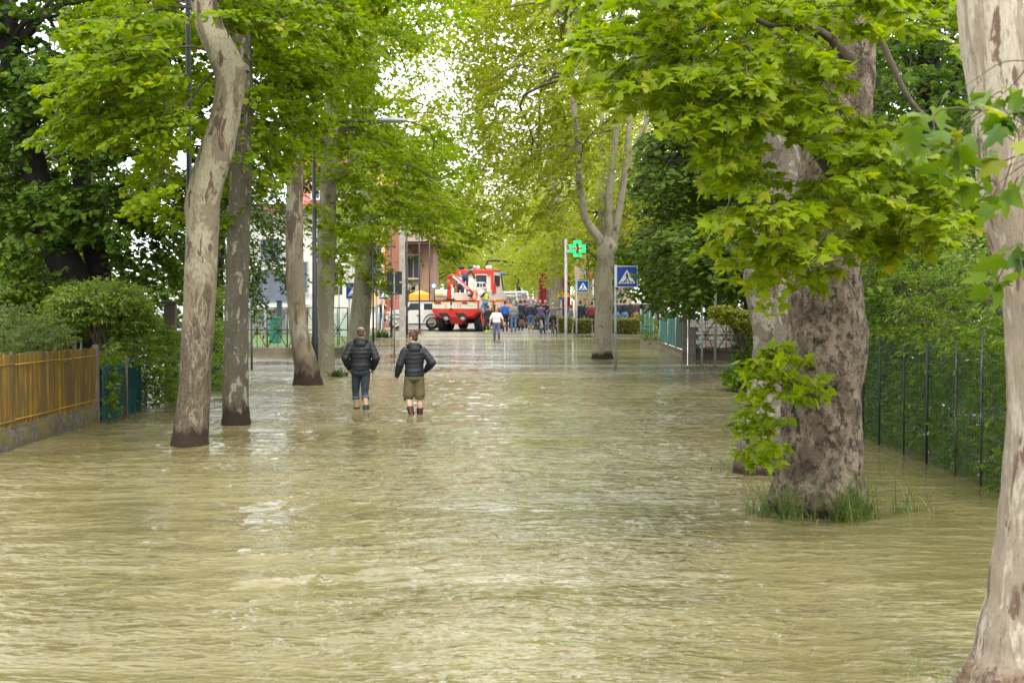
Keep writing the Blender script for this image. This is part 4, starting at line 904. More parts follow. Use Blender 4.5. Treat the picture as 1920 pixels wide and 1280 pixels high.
def person(loc, rz, label, H=1.74, pose=None, top=(.05,.05,.06), bottom=(.05,.05,.06), shoe=(.03,.03,.03), hair='brown', main=False, skin=None, sleeves='long', legs='long', hat=None, vest=None,
           group=None, boots=0, build=1.0, z=None, fem=False, pants_end=None, style=None):
    """faces +Y when rz = 0; joints in metres for a 1.75 m adult, scaled to H"""
    s = H / 1.75; vx = .0075 if main else .018; nb = 14 if main else 8; skin = skin or SKIN
    J = dict(head=(0,.02,1.63), neck=(0,0,1.50), chest=(0,0,1.32), waist=(0,0,1.08), hip=(0,0,.95),
             shL=(-.185,0,1.435), shR=(.185,0,1.435), elL=(-.235,-.02,1.15), elR=(.235,-.02,1.15), wrL=(-.24,.05,.90), wrR=(.24,.05,.90),
             hiL=(-.095,0,.92), hiR=(.095,0,.92), knL=(-.10,.03,.50), knR=(.10,.03,.50), anL=(-.10,-.02,.09), anR=(.10,-.02,.09), face=0.0, nod=0.0)
    if pose: J.update(pose)
    b = build; root = empty('person', loc, label, 'person', group, rz)
    root.scale = (s, s, s)
    V_ = {k: Vector(v) for k, v in J.items() if k not in ('face', 'nod')}
    up = V_['neck'] - V_['hip']; lean = up.normalized()
    body = MB()
    # head with a face: skull, jaw, nose, brow, ears
    Rh = Matrix.Rotation(J['face'], 3, 'Z') @ Matrix.Rotation(J['nod'], 3, 'X')
    def hp(x, y, z_): return V_['head'] + Rh @ Vector((x, y, z_))
    body.ball(hp(0,-.008,.03), (.076,.094,.092), nb+4, rot=Rh); body.ball(hp(0,.022,-.04), (.056,.068,.075), nb+2, rot=Rh); body.ball(hp(0,.05,-.088), (.03,.032,.024), nb, rot=Rh)
    body.tube([hp(0,.080,.02), hp(0,.103,-.022), hp(0,.088,-.036)], [.010,.016,.010], 8); body.ball(hp(0,.078,.028), (.05,.018,.014), 8, rot=Rh); body.ball(hp(0,.083,-.062), (.024,.012,.011), 8, rot=Rh)
    for sg in (-1, 1): body.ball(hp(sg*.077,-.004,-.005), (.013,.022,.034), 8, rot=Rh)
    cap(body, hp(0,-.012,-.05), V_['neck'] + Vector((0,0,-.02)), .054, .062, nb)
    hw = .155 if fem else .15
    def at(t): return V_['hip'].lerp(V_['chest'], t)
    ch = V_['chest']; hipc = V_['hip']
    loft(body, [(hipc - Vector((0,0,.06)), hw*.75, .07), (hipc, hw*.85, .08), (V_['waist'], .118*b, .085*b), (ch, .155, .11), (ch + lean*.09, .155, .10), (V_['neck'] - lean*.03, .08, .065)], 16)
    for sd_ in ('L', 'R'):
        sh, el, wr = V_['sh'+sd_], V_['el'+sd_], V_['wr'+sd_]; hi, kn, an = V_['hi'+sd_], V_['kn'+sd_], V_['an'+sd_]
        cap(body, sh, el, .052, .040, nb); cap(body, el, wr, .040, .027, nb); cap(body, V_['neck'] - lean*.06, sh, .05, .05, nb)
        hd = (wr - el).normalized(); sx = -1 if sd_ == 'L' else 1
        side = hd.cross(Vector((sx, 0, 0)));  side = side.normalized() if side.length > .1 else Vector((0, 1, 0)); nn = hd.cross(side)
        pm = wr + hd*.055
        body.tube([wr, wr + hd*.03, wr + hd*.095], [.026,.036,.034], nb); 
        fr = .0095 if main else .016
        for q, fl in ((-.030,.066), (-.010,.078), (.011,.072), (.030,.058)) if main else ((-.018,.07), (.018,.07)):
            a0 = wr + hd*.085 + side*q; a1 = a0 + hd*fl*.55 - nn*.010*sx; a2 = a1 + hd*fl*.42 - nn*.028*sx
            cap(body, a0, a1, fr, fr*.95, 6); cap(body, a1, a2, fr*.95, fr*.8, 6)
        th0 = wr + hd*.025 + side*.022; th1 = th0 + side*.034 + hd*.03; th2 = th1 + hd*.032 + side*.004
        cap(body, th0, th1, fr*1.25, fr*1.1, 6); cap(body, th1, th2, fr*1.1, fr*.9, 6)
        cap(body, hi, kn, .082, .056, nb); mid = kn.lerp(an, .3) + Vector((0,-.018,0)); cap(body, kn, mid, .054, .055, nb); cap(body, mid, an, .055, .037, nb)
        fd = Vector((0,1,0)); body.ball(an + Vector((0,.07,-.045)), (.042,.125,.035), nb)
    remesh(body, vx, 'body', skin, root, 3)
    mk = lambda nm, c, ro=.75: M(nm + '_%02d%02d%02d' % tuple(int(q*99) for q in c), c, ro, var=.22, scale=9, bmp=.25)
    # trousers
    tr = MB(); a = .014 if legs != 'shorts' else .022
    loft(tr, [(hipc + Vector((0,0,.10)), hw*.92*b+a, .105*b+a), (hipc + Vector((0,0,.02)), hw+a, .118+a), (hipc - Vector((0,0,.08)), hw+a, .118+a), (hipc - Vector((0,0,.13)), hw*.9, .10)], 18)
    if style == 'jeans_man':
        for sg in (-1, 1): tr.ball(hipc + Vector((sg*.075,-.065,-.03)), (.085,.07,.10), nb)
    for sd_ in ('L', 'R'):
        hi, kn, an = V_['hi'+sd_], V_['kn'+sd_], V_['an'+sd_]
        e = {'long': an + Vector((0,0,.03)), 'rolled': kn.lerp(an, .28), 'shorts': kn.lerp(an, .02)}[legs]
        if legs == 'shorts':
            tr.tube([hi, hi.lerp(kn,.5), kn.lerp(hi,.12), e], [.100,.104,.106,.084], 18)
        else:
            k2 = kn.lerp(an, .02); tr.tube([hi, hi.lerp(kn,.5), k2] + ([e] if legs == 'rolled' else [kn.lerp(an,.5), e]), [.097,.086,.069] + ([.067] if legs == 'rolled' else [.063,.056]), 16)
    ph = (lambda co, no: co + no * (0.014 * fbm(co * np.array([9, 9, 5]), 3, 4))[:, None]) if main else None
    tob = remesh(tr, .010 if main else .02, 'shorts' if legs == 'shorts' else 'trousers', mk('cloth', bottom), root, 2, ph)
    if legs == 'rolled' or legs == 'shorts':
        for sd_ in ('L', 'R'):
            kn, an = V_['kn'+sd_], V_['an'+sd_]; f0, f1 = ((.20, .34) if legs == 'rolled' else (-.02, .05)); rr = .072 if legs == 'rolled' else .094
            cf = MB(); p0 = kn.lerp(an, f0); p1 = kn.lerp(an, f1)
            cf.lathe([(rr-.014,0),(rr,.003),(rr+.003,(p1-p0).length*.5),(rr-.001,(p1-p0).length),(rr-.016,(p1-p0).length-.004)], p0, p1-p0, 20)
            cf.build('cuff', mk('cuff', tuple(min(1, q*1.9+.03) for q in bottom) if legs == 'rolled' else tuple(q*.85 for q in bottom)), root, True)
    # top
    tp = MB(); g_ = {'puffer': .045, 'thin': .012, 'coat': .03}.get(style if style in ('puffer','coat') else ('puffer' if main else 'thin'))
    hem = hipc + Vector((0,0,-.02 if main else .03))
    if main: hem = hipc + Vector((0,0,-.03 if fem else -.0))
    loft(tp, [(hem, hw*b+g_*.72, .115*b+g_*.75), (hem + Vector((0,0,.10)), hw*.96*b+g_*.9, .11*b+g_), (V_['waist'] + Vector((0,0,.02)), .13*b+g_*(1.05), .098*b+g_), (ch - lean*.04, .158*b+g_*.95, .112*b+g_), (ch + lean*.06, .165*b+g_*.8, .112+g_*.9), (ch + lean*.13, .14+g_*.5, .09+g_*.6), (V_['neck'] - lean*.01, .07+g_*.25, .068+g_*.2)], 24)
    bones = []
    for sd_ in ('L', 'R'):
        sh, el, wr = V_['sh'+sd_], V_['el'+sd_], V_['wr'+sd_]; g2 = g_ * .75
        w2_ = wr if sleeves == 'long' else el
        cap(tp, sh - Vector((0,0,.022)), el, .050+g2*.85, .044+g2, nb); cap(tp, V_['neck'] - lean*.09, sh - Vector((0,0,.012)), .060+g2*.5, .053+g2*.62, nb)
        if sleeves == 'long': cap(tp, el, el.lerp(wr,.55), .043+g2, .038+g2, nb); cap(tp, el.lerp(wr,.55), wr, .038+g2, .030+g2*.45, nb)
        bones += [(sh, el, 0), (el, wr, (el-sh).length)]
    def puff(co, no):
        u = co[:,2].copy(); best = np.where(np.abs(co[:,0]) < .19*b+.03, 0.05, 9.0)
        for a_, b_, o_ in bones:
            A = np.array(a_); D = np.array(b_) - A; t = np.clip(((co - A) @ D) / (D @ D), 0, 1); dist = np.linalg.norm(co - (A + t[:,None]*D), axis=1)
            m_ = (dist < best) & (np.abs(co[:,0]) > .16); u[m_] = (o_ + t*np.linalg.norm(D))[m_]; best[m_] = dist[m_]
        w_ = .082; ph_ = np.abs(np.sin(math.pi * (u + .012*fbm(co*6,2,3)) / w_))**.55
        return co + no * ((ph_ - .75) * (.0075 if style != 'smooth' else .0060) + .010 * fbm(co * 16, 3, 6))[:, None]
    def fold(co, no): return co + no * (0.02 * fbm(co * np.array([7, 7, 4]), 3, 4))[:, None]
    tob = remesh(tp, .008 if main else .02, 'jacket' if (main or style == 'coat') else ('t_shirt' if sleeves != 'long' else 'sweater'), mk('jacket' if main else 'knit', top, .58 if main else .8), root, 1 if main else 2, puff if main else fold)
    if main:  # hood lying on the shoulders: a soft folded roll open to the front
        hd_ = MB(); nk = V_['neck']
        ring = [nk + Vector((.110*math.sin(a_), -.03 - .075*math.cos(a_), -.012 + .035*math.cos(a_) )) for a_ in np.linspace(-2.3, 2.3, 15)]
        hd_.tube(ring, [.034+.012*math.cos(a_*.6) for a_ in np.linspace(-2.3, 2.3, 15)], 12)
        hd_.ball(nk + Vector((0,-.115,-.06)), (.115,.055,.080), 14); hd_.ball(nk + Vector((0,-.10,.0)), (.085,.045,.04), 12)
        remesh(hd_, .009, 'hood', mk('jacket', top, .58), root, 3, lambda co, no: co + no * (.016 * fbm(co*14, 3, 2))[:, None])
    # hair or hat
    hr = MB()
    if hat:
        hr.ball(hp(0,-.008,.058), (.086,.103,.078), 12, rot=Rh); 
        if hat[1] == 'helmet': hr.tube([hp(.105*math.sin(a_), .012+.13*math.cos(a_), .035) for a_ in np.linspace(0, 6.28, 17)], .012, 6)
        if hat[1] == 'cap': hr.ball(hp(0,.10,.045), (.055,.06,.010), 8, rot=Rh)
        remesh(hr, .012, 'helmet' if hat[1] == 'helmet' else 'cap', mk('hat', hat[0], .4), root, 1)
    elif hair == 'bald':
        pass
    elif hair == 'shaved':
        hr.ball(hp(0,-.020,.030), (.0775,.090,.078), 16, rot=Rh); hr.ball(hp(0,-.045,-.02), (.066,.06,.05), 14, rot=Rh)
        remesh(hr, .007, 'hair', M('hair_shaved', (.075,.05,.038), .8, var=.3, scale=40), root, 1)
    elif hair == 'updo':
        hr.ball(hp(0,-.022,.042), (.088,.098,.088), 16, rot=Rh); hr.ball(hp(0,-.055,-.01), (.072,.06,.065), 14, rot=Rh)
        for sg in (-1, 1): hr.ball(hp(sg*.066,-.025,.04), (.024,.05,.05), 12, rot=Rh)
        hr.ball(hp(0,.035,.088), (.06,.04,.03), 12, rot=Rh); hr.ball(hp(0,-.095,.105), (.055,.056,.05), 12, rot=Rh)
        remesh(hr, .006, 'hair', HAIRS['brown'], root, 1, lambda co, no: co + no * (.030 * fbm(co * np.array([26, 26, 60]), 3, 2))[:, None])
        wi = MB()
        for q in range(60):
            a_ = rng.random()*6.28; p0 = hp(.02*math.cos(a_), -.09+.02*math.sin(a_), .105); dr = Rh @ Vector((.05*rng.normal(), -.06-.08*rng.random(), .03*rng.normal()-.02))
            wi.tube([p0, p0+dr*.6+Vector((0,0,.012)), p0+dr+Vector((0,0,-.035*rng.random()))], [.0035,.0025,.001], 4)
        wi.build('loose_strands', M('hair_light', (.20,.11,.05), .6), root, True)
    else:
        hr.ball(hp(0,-.018,.038), (.084,.094,.086), 12, rot=Rh); hr.ball(hp(0,-.05,-.02), (.068,.055,.055), 10, rot=Rh)
        remesh(hr, .012, 'hair', HAIRS[hair], root, 1)
    if main and fem:
        for sg in (-1, 1):
            ey = MB(); ey.ball(hp(sg*.031,.078,.010), (.013,.010,.007), 8, rot=Rh); ey.build('eye', M('eye_dark', (.03,.02,.015), .2), root, True)
            ey = MB(); ey.tube([hp(sg*.015,.092,.027), hp(sg*.034,.090,.033), hp(sg*.052,.074,.028)], [.003,.004,.0025], 5); ey.build('eyebrow', HAIRS['brown'], root, True)
        ey = MB(); ey.ball(hp(0,.091,-.062), (.021,.007,.008), 8, rot=Rh); ey.build('lips', M('lip', (.36,.10,.09), .4), root, True)
    # footwear
    for sd_ in ('L', 'R'):
        an, kn = V_['an'+sd_], V_['kn'+sd_]; sh_ = MB()
        if boots:
            topb = an.lerp(kn, boots); sh_.tube([topb, an.lerp(kn, boots*.5), an, an + Vector((0,.01,-.05))], [.068,.058,.052,.050], 16)
        else: sh_.ball(an, (.048,.055,.055), 10)
        sh_.ball(an + Vector((0,.075,-.05)), (.050,.135,.042), 12)
        remesh(sh_, .009 if main else .018, 'boot' if boots else 'shoe', M('boot_%02d' % int(shoe[0]*99), shoe, .25 if boots else .6, var=.15, scale=8), root, 1)
    if vest:
        ve = MB(); loft(ve, [(hipc + Vector((0,0,.10)), .165, .135), (V_['waist'], .155, .13), (ch, .18, .14), (ch + lean*.10, .15, .12)], 16)
        remesh(ve, .02, 'vest', M('hi_vis_%02d' % int(vest[0]*99), vest, .7, var=.1), root, 1)
    return root

# the two walkers in the foreground
w = W(677, 767)
person((w.x, w.y, -.18), R(2), 'man with shaved head in black quilted jacket and rolled jeans wading away, hands in pockets', 1.75,
       dict(shL=(-.20,-.01,1.43), shR=(.20,-.01,1.43), elL=(-.295,-.08,1.17), elR=(.295,-.08,1.17), wrL=(-.235,.06,.97), wrR=(.235,.06,.97), head=(0.0,.03,1.645), nod=-.10,
            hiL=(-.09,0,.92), hiR=(.09,0,.92), knL=(-.11,.10,.51), knR=(.075,-.02,.50), anL=(-.08,.10,.09), anR=(.115,-.20,.15)),
       (.007,.008,.011), (.022,.032,.046), (.02,.018,.016), 'shaved', main=True, legs='rolled', style='jeans_man', build=1.12, boots=.30)
w = W(777, 777)
person((w.x, w.y, -.18), R(6), 'woman with brown updo in black padded jacket, khaki shorts and brown rubber boots, glancing left', 1.69,
       dict(shL=(-.185,-.01,1.42), shR=(.175,-.01,1.42), elL=(-.27,-.03,1.16), elR=(.335,-.07,1.18), wrL=(-.33,.06,.93), wrR=(.215,.10,1.02), head=(-.04,.03,1.655), face=R(72), nod=-.05,
            hiL=(-.09,0,.92), hiR=(.09,0,.92), knL=(-.115,.04,.50), knR=(.10,.02,.50), anL=(-.05,-.10,.14), anR=(.11,.0,.09)),
       (.010,.012,.017), (.115,.095,.04), (.055,.018,.015), 'updo', main=True, fem=True, style='smooth', legs='shorts', boots=.55, skin=SKIN2, build=.98)
# the man in the white shirt
w = W(931, 637)
person((w.x, w.y, -.14), R(180), 'man in white t-shirt and grey track trousers wading towards us in front of the crowd', 1.72,
       dict(elL=(-.30,-.02,1.17), elR=(.30,-.02,1.17), wrL=(-.34,.08,.93), wrR=(.33,.08,.93), anL=(-.12,.08,.16), anR=(.10,-.08,.12), knL=(-.11,.12,.52)),
       (.75,.75,.73), (.10,.11,.17), (.05,.05,.05), 'black', sleeves='short', build=1.3)
CG = 'bystanders standing on the dry road beyond the flood'
def crowd(px, d, rz, label, foot=None, **k):
    g_ = P(px, 600, d); return person((g_.x, g_.y, float(ground_z(np.array([g_.x]), np.array([g_.y]))[0]) - .01 if foot is None else foot), R(rz), label, group=CG, **k)
nv, jn, bl, gr = (.018,.024,.055), (.10,.19,.33), (.015,.015,.018), (.22,.22,.22)
crowd(947, 88, 5, 'bystander in bright blue jacket with white lettering on the back, black trousers', top=(.02,.13,.50), bottom=bl, hair='black')
crowd(963, 87.5, -3, 'grey haired bystander in light grey sweater, blue jeans and brown boots', top=gr, bottom=jn, hair='grey', boots=.6, shoe=(.08,.045,.03), build=1.25)
crowd(976, 89, 15, 'dark haired bystander in navy overalls carrying a brown bag', top=nv, bottom=nv, hair='black')
crowd(971, 92, 170, 'bald bystander in navy facing us between two others', top=nv, bottom=nv, hair='bald')
crowd(995.5, 87.5, -4, 'bystander in navy sweater and jeans tucked in yellow rubber boots', top=nv, bottom=(.09,.14,.22), hair='grey', boots=.65, shoe=(.70,.50,.03), build=1.15)
crowd(1004, 91, 40, 'bystander in black jacket behind the one with yellow boots', top=bl, bottom=(.06,.05,.04), hair='grey')
crowd(1012.5, 92, 190, 'bald bystander in navy looking towards us behind the cyclist in purple', top=nv, bottom=nv, hair='bald')
crowd(1022, 89, 200, 'bald bystander in black leather jacket left of the twin trunk', top=bl, bottom=jn, hair='bald', pose=dict(wrL=(-.05,.28,1.12), elL=(-.26,.08,1.16)))
crowd(1070, 89, 60, 'grey clad bystander sitting behind the hedge block', top=(.12,.13,.15), bottom=bl, hair='black', foot=-.15)
crowd(1088, 88, 5, 'bystander in black hooded jacket and navy trousers behind the second crossing sign', top=bl, bottom=(.02,.025,.05), hair='black', build=1.1)
crowd(1098, 90, 175, 'bald bystander in navy blue behind the low hedge', top=nv, bottom=nv, hair='bald')
crowd(1104, 91, 175, 'bystander in yellow safety vest behind the low hedge', top=nv, bottom=nv, hair='brown', vest=(.55,.70,.05))
crowd(1110, 87, -12, 'bystander in maroon sweater and black trousers stepping beside the forked tree', top=(.23,.03,.05), bottom=bl, hair='black', pose=dict(anL=(-.28,-.05,.12), knL=(-.18,.05,.5)), build=1.1)
for px, d, rz, t_, b_, lab in ((1156, 90, 20, nv, jn, 'bystander in navy right beside the large crossing sign'), (1164, 91, -10, bl, jn, 'first bystander in black with pale jeans behind the long hedge'),
        (1171, 90.5, 12, bl, jn, 'second bystander in black with pale jeans behind the long hedge'), (1182, 92, 170, (.03,.03,.03), bl, 'bystander in black behind the right half of the long hedge'), (1192, 91, 30, (.05,.03,.03), (.3,.15,.05), 'rightmost bystander behind the long hedge')):
    crowd(px, d, rz, lab, top=t_, bottom=b_, hair='black')
crowd(716, 90, 185, 'bystander in dark clothes photographing beside the small crossing sign', top=bl, bottom=(.05,.06,.1), hair='brown', pose=dict(elL=(-.25,.18,1.25), wrL=(-.08,.30,1.50), elR=(.25,.18,1.25), wrR=(.08,.30,1.50)))
crowd(927, 90, 90, 'firefighter in orange helmet and dark uniform behind the white shirted man', top=bl, bottom=bl, hat=((.75,.12,.03), 'helmet'), hair='black', vest=(.5,.6,.05))
crowd(938, 93, 180, 'rescuer in orange jacket left of the one in blue', top=(.75,.16,.03), bottom=bl, hair='brown', hat=((.75,.15,.04), 'helmet'))
crowd(953, 93, 180, 'rescuer in orange jacket right of the one in blue', top=(.80,.20,.04), bottom=bl, hair='brown')
crowd(984, 94, 10, 'bystander in brown coat walking away with a bag', top=(.10,.06,.04), bottom=(.03,.03,.03), hair='brown')
bg_ = empty('shoulder_bag', P(978, 604, 88.4), 'brown leather bag hanging beside the navy dressed bystander', 'bag'); mb = MB(); mb.box(P(978, 604, 88.4), (.32,.14,.26)); mb.build('pouch', M('leather_brown', (.22,.09,.04), .5), bg_, bevel=.03)
mb = MB(); mb.tube([P(976,600,88.4), P(977,585,88.4), P(980,600,88.4)], .012, 6); mb.build('strap', M('leather_brown', (.22,.09,.04), .5), bg_)
# riders
def bicycle(loc, rz, label, col):
    t = empty('bicycle', loc, label, 'bicycle', None, rz); fm = M('bike_%02d' % int(col[0]*99), col, .35); rb = M('tyre_black', (.02,.02,.02), .8); st = M('steel', (.6,.6,.6), .3, .9)
    for y in (-.52, .52):
        wm = MB(); wm.tube([(0, y + .33*math.sin(a), .34 + .33*math.cos(a)) for a in np.linspace(0, 6.283, 25)], .020, 8); wh = wm.build('wheel', rb, t, True)
        sm_ = MB()
        for a in np.linspace(0, 6.283, 15)[:-1]: sm_.tube([(0, y, .34), (0, y + .32*math.sin(a), .34 + .32*math.cos(a))], .003, 4)
        sm_.ball((0, y, .34), .035, 8); sm_.build('spokes', st, wh, True)
        fd = MB(); fd.tube([(0, y + .37*math.sin(a), .34 + .37*math.cos(a)) for a in np.linspace(-1.6, 1.2, 12)], .022, 6); fd.build('mudguard', fm, t, True)
    f = MB(); f.tube([(0,-.52,.34),(0,-.12,.32),(0,-.22,.82)], .018, 8); f.tube([(0,-.12,.32),(0,.40,.80),(0,.38,.92)], .02, 8); f.tube([(0,.40,.80),(0,.52,.34)], .018, 8); f.tube([(0,-.2,.75),(0,-.52,.34)], .012, 6); f.tube([(0,-.19,.62),(0,.39,.76)], .018, 8); f.build('frame', fm, t, True)
    f = MB(); f.tube([(-.28,.22,1.02),(-.2,.36,1.02),(0,.38,.98),(.2,.36,1.02),(.28,.22,1.02)], .013, 8); f.build('handlebar', st, t, True)
    f = MB(); f.ball((0,-.24,.88), (.09,.14,.04), 12); f.build('saddle', rb, t, True)
    f = MB(); f.box((0,-.60,.72), (.07,.03,.05)); f.build('reflector', M('red_reflector', (.6,.02,.02), .3), t, True)
    f = MB(); f.tube([(-.14,-.12,.24),(.14,-.12,.36)], .012, 6); f.build('pedals', rb, t, True)
    return t
zg = lambda p: float(ground_z(np.array([p.x]), np.array([p.y]))[0])
for px, d, col, tp_, ht, hr_, lab, lb2, pz in ((1014, 86.5, (.5,.5,.5), (.075,.03,.11), None, 'brown', 'grey bicycle ridden by the one in the purple top', 'rider in purple top with one foot down on a grey bicycle', {}),
        (1036.5, 86.5, (.06,.06,.06), (.10,.085,.09), ((.10,.38,.33), 'beanie'), 'grey', 'black bicycle held at the pharmacy sign pole', 'rider in grey sweater and teal beanie stretching an arm to the pharmacy sign pole',
         dict(elR=(.42,.05,1.36), wrR=(.66,.08,1.33)))):
    g_ = P(px, 600, d); bicycle((g_.x, g_.y, zg(g_)), R(4), lab, col)
    p_ = dict(hip=(0,-.2,.95), waist=(0,-.16,1.07), chest=(0,-.05,1.28), neck=(0,.02,1.45), head=(0,.06,1.58), shL=(-.185,0,1.38), shR=(.185,0,1.38), elL=(-.27,.12,1.15), elR=(.27,.12,1.15), wrL=(-.26,.22,1.03), wrR=(.26,.22,1.03),
              hiL=(-.10,-.2,.92), hiR=(.10,-.2,.92), knL=(-.14,.12,.66), knR=(.14,.10,.55), anL=(-.15,-.02,.30), anR=(.22,-.05,.10)); p_.update(pz)
    person((g_.x, g_.y, zg(g_)), R(4), lb2, top=tp_, bottom=(.04,.04,.05), hair=hr_, hat=ht, pose=p_, group=CG)

# ------------------------------------------------------------------ lettering
def text_mesh(body, size, depth=.002):
    cu = bpy.data.curves.new('lettering', 'FONT'); cu.body = body; cu.size = size; cu.extrude = depth; cu.align_x = 'CENTER'; cu.align_y = 'CENTER'
    o = bpy.data.objects.new('lettering', cu); COL.objects.link(o); dg = bpy.context.evaluated_depsgraph_get()
    me = bpy.data.meshes.new_from_object(o.evaluated_get(dg)); bpy.data.objects.remove(o); bpy.data.curves.remove(cu); return me
def letters(body, size, loc, mat, parent, rz=0, name='lettering', sx=1.0):
    me = text_mesh(body, size); me.materials.append(mat); o = link(name, me, parent)
    o.rotation_euler = (math.pi/2, 0, rz); o.location = Vector(loc) - (parent.location if parent else Vector()); o.scale = (sx, 1, 1); return o

# ------------------------------------------------------------------ signs, poles, lamps
GALV = M('galvanised_steel', (.42,.44,.45), .45, .6, var=.12, scale=6, dirt=(.22,.22,.20)); BLK = M('black_paint', (.012,.013,.015), .4, var=.2, scale=6)
DGREY = M('sign_back_grey', (.055,.065,.068), .5, var=.1); BLUE = M('sign_blue', (.004,.055,.36), .35, var=.08, scale=3); WHITE = M('sign_white', (.80,.81,.80), .4, var=.04, scale=3)
BLACK = M('sign_black', (.012,.012,.012), .4); ALU = M('aluminium', (.62,.63,.64), .4, .5, var=.08)
def pole(px, pb, pt, d, wpx, mat, label, name='sign_pole', cat='pole', cap_=True, zb=None):
    b = P(px, pb, d); t = P(px, pt, d); b.z = min(b.z, -.25) if zb is None else zb; t.x = b.x
    r = wpx / 2 * d / FPX; o = empty(name, (b.x, b.y, max(b.z, 0)), label, cat); mb = MB(); mb.tube([b, (b+t)/2, t], r, 14); mb.build('pole', mat, o)
    if cap_: mb = MB(); mb.ball(t, (r*1.15, r*1.15, r*.6), 10); mb.build('pole_cap', mat, o)
    return o
def crossing_sign(px, py, d, size, label, parent, depth=.16, rz=0, side=-1):
    """square crossing sign box centred at a photo place, facing the camera"""
    c = P(px, py, d); s = size/2; ux = Vector((math.cos(rz), math.sin(rz), 0)); uz = Vector((0,0,1)); n = ux.cross(uz)  # n faces the camera (-Y)
    f = lambda poly, mat, nm, z0, dep: (lambda mb: mb.prism(poly, c, ux, uz, dep, 0, z0).build(nm, mat, parent))(MB())
    f([(-s,-s),(s,-s),(s,s),(-s,s)], ALU, 'sign_box', -depth, depth)
    b = s*.91; f([(-b,-b),(b,-b),(b,b),(-b,b)], BLUE, 'blue_face', .003, .004)
    q = s*.80; f([(-q,-q*.80),(q,-q*.80),(0,q*.80)], WHITE, 'white_triangle', .008, .003)
    k = s
    P_ = lambda pts: [(x*k, y*k) for x, y in pts]
    mb = MB(); z0 = .013; dep = .002
    mb.prism(P_([(.055*math.cos(a), .335+.06*math.sin(a)) for a in np.linspace(0, 6.28, 13)[:-1]]), c, ux, uz, dep, 0, z0)
    mb.prism(P_([(-.07,.26),(.07,.26),(.10,-.10),(-.06,-.10)]), c, ux, uz, dep, 0, z0)
    mb.prism(P_([(.06,.25),(.10,.22),(.20,.02),(.16,.0)]), c, ux, uz, dep, 0, z0); mb.prism(P_([(-.07,.25),(-.20,.05),(-.17,.02),(-.03,.18)]), c, ux, uz, dep, 0, z0)
    mb.prism(P_([(-.05,-.09),(.05,-.09),(-.16,-.50),(-.24,-.50)]), c, ux, uz, dep, 0, z0); mb.prism(P_([(.0,-.09),(.10,-.09),(.26,-.48),(.18,-.50)]), c, ux, uz, dep, 0, z0)
    mb.build('walking_figure', BLACK, parent)
    mb = MB()
    for x in (-.58, -.33, -.04, .28, .52):
        w_ = .09; sl = -.12 if x > 0 else .12
        if x == -.04: sl = 0; w_ = .06
        mb.prism(P_([(x-w_/2,-.60),(x+w_,-.60),(x+w_+sl,-.36 if abs(x) < .5 else -.45),(x-w_/2+sl,-.36 if abs(x) < .5 else -.45)]), c, ux, uz, dep, 0, .0125)
    mb.build('zebra_stripes', BLACK, parent)
s1 = pole(1154, 697, 497, 45.3, 4.6, GALV, 'large blue pedestrian crossing sign on a grey pole beside the forked tree', 'crossing_sign', 'road sign')
crossing_sign(1175.5, 518.5, 45.2, 40.5/FPX*45.2, '', s1)
mb = MB(); mb.prism([(-.055,-.31),(.0,-.31),(.0,.31),(-.055,.31)], P(1156.5, 518.5, 45.2), (1,0,0), (0,0,1), .17, 0, -.165); mb.build('side_panel', WHITE, s1)
s2 = pole(1081, 628, 524, 79, 3.4, GALV, 'small crossing sign on a grey pole, partly covered by leaves, left of the forked tree', 'crossing_sign', 'road sign')
crossing_sign(1093, 536.5, 78.9, 22/FPX*78.9, '', s2)
s3 = pole(706, 624, 500, 80, 2.6, GALV, 'small crossing sign left of the big dark sign back', 'crossing_sign', 'road sign')
crossing_sign(721, 551, 79.9, 20.5/FPX*79.9, '', s3)
mb = MB(); mb.prism([(-.42,-.42),(.55,-.42),(.05,.42)], P(703, 506, 79.8), (1,0,0), (0,0,1), .02); mb.build('triangular_back', M('sign_back_blue', (.10,.14,.17), .5), s3)
mb = MB(); mb.prism([(.25*math.cos(a), .25*math.sin(a)) for a in np.linspace(0, 6.28, 25)[:-1]], P(702, 540, 79.7), (1,0,0), (0,0,1), .02); mb.build('round_back', M('sign_back_mid', (.13,.14,.15), .5), s3)
s4 = pole(655, 664, 528, 58, 2.2, GALV, 'crossing sign mostly hidden behind the pale trunk on the left', 'crossing_sign', 'road sign')
crossing_sign(664, 545, 57.9, 31/FPX*57.9, '', s4)
s5 = pole(739.5, 672, 510, 54, 3.4, GALV, 'large dark rectangular sign seen from behind on a light grey pole', 'rear_facing_sign', 'road sign')
mb = MB(); mb.box(P(739.5, 530.5, 54.06), (28.5/FPX*54, .02, 43/FPX*54)); mb.build('sign_plate', DGREY, s5, bevel=.008)
mb = MB()
for py in (512.5, 549): mb.tube([P(735,py,53.95), P(744,py,53.95)], .012, 6)
mb.build('clamps', ALU, s5); mb = MB(); mb.box(P(751,529,54.04), (.07,.012,.05)); mb.build('sticker', WHITE, s5)
s6 = pole(636, 660, 490, 62, 2.5, GALV, 'round dark sign back with a small plate below, beside the grey green trunk', 'rear_facing_sign', 'road sign')
mb = MB(); rr = 22.5/FPX*62; mb.prism([(rr*math.cos(a), rr*math.sin(a)) for a in np.linspace(0, 6.28, 41)[:-1]], P(623, 513, 62), (1,0,0), (0,0,1), .02); mb.build('round_plate', BLK, s6)
mb = MB(); mb.box(P(630, 544, 62), (24/FPX*62, .02, 17/FPX*62)); mb.build('lower_plate', DGREY, s6)
mb = MB(); mb.box(P(636, 544, 61.9), (.035, .012, .2)); mb.build('vertical_lettering', M('faded_print', (.45,.45,.45), .5), s6)
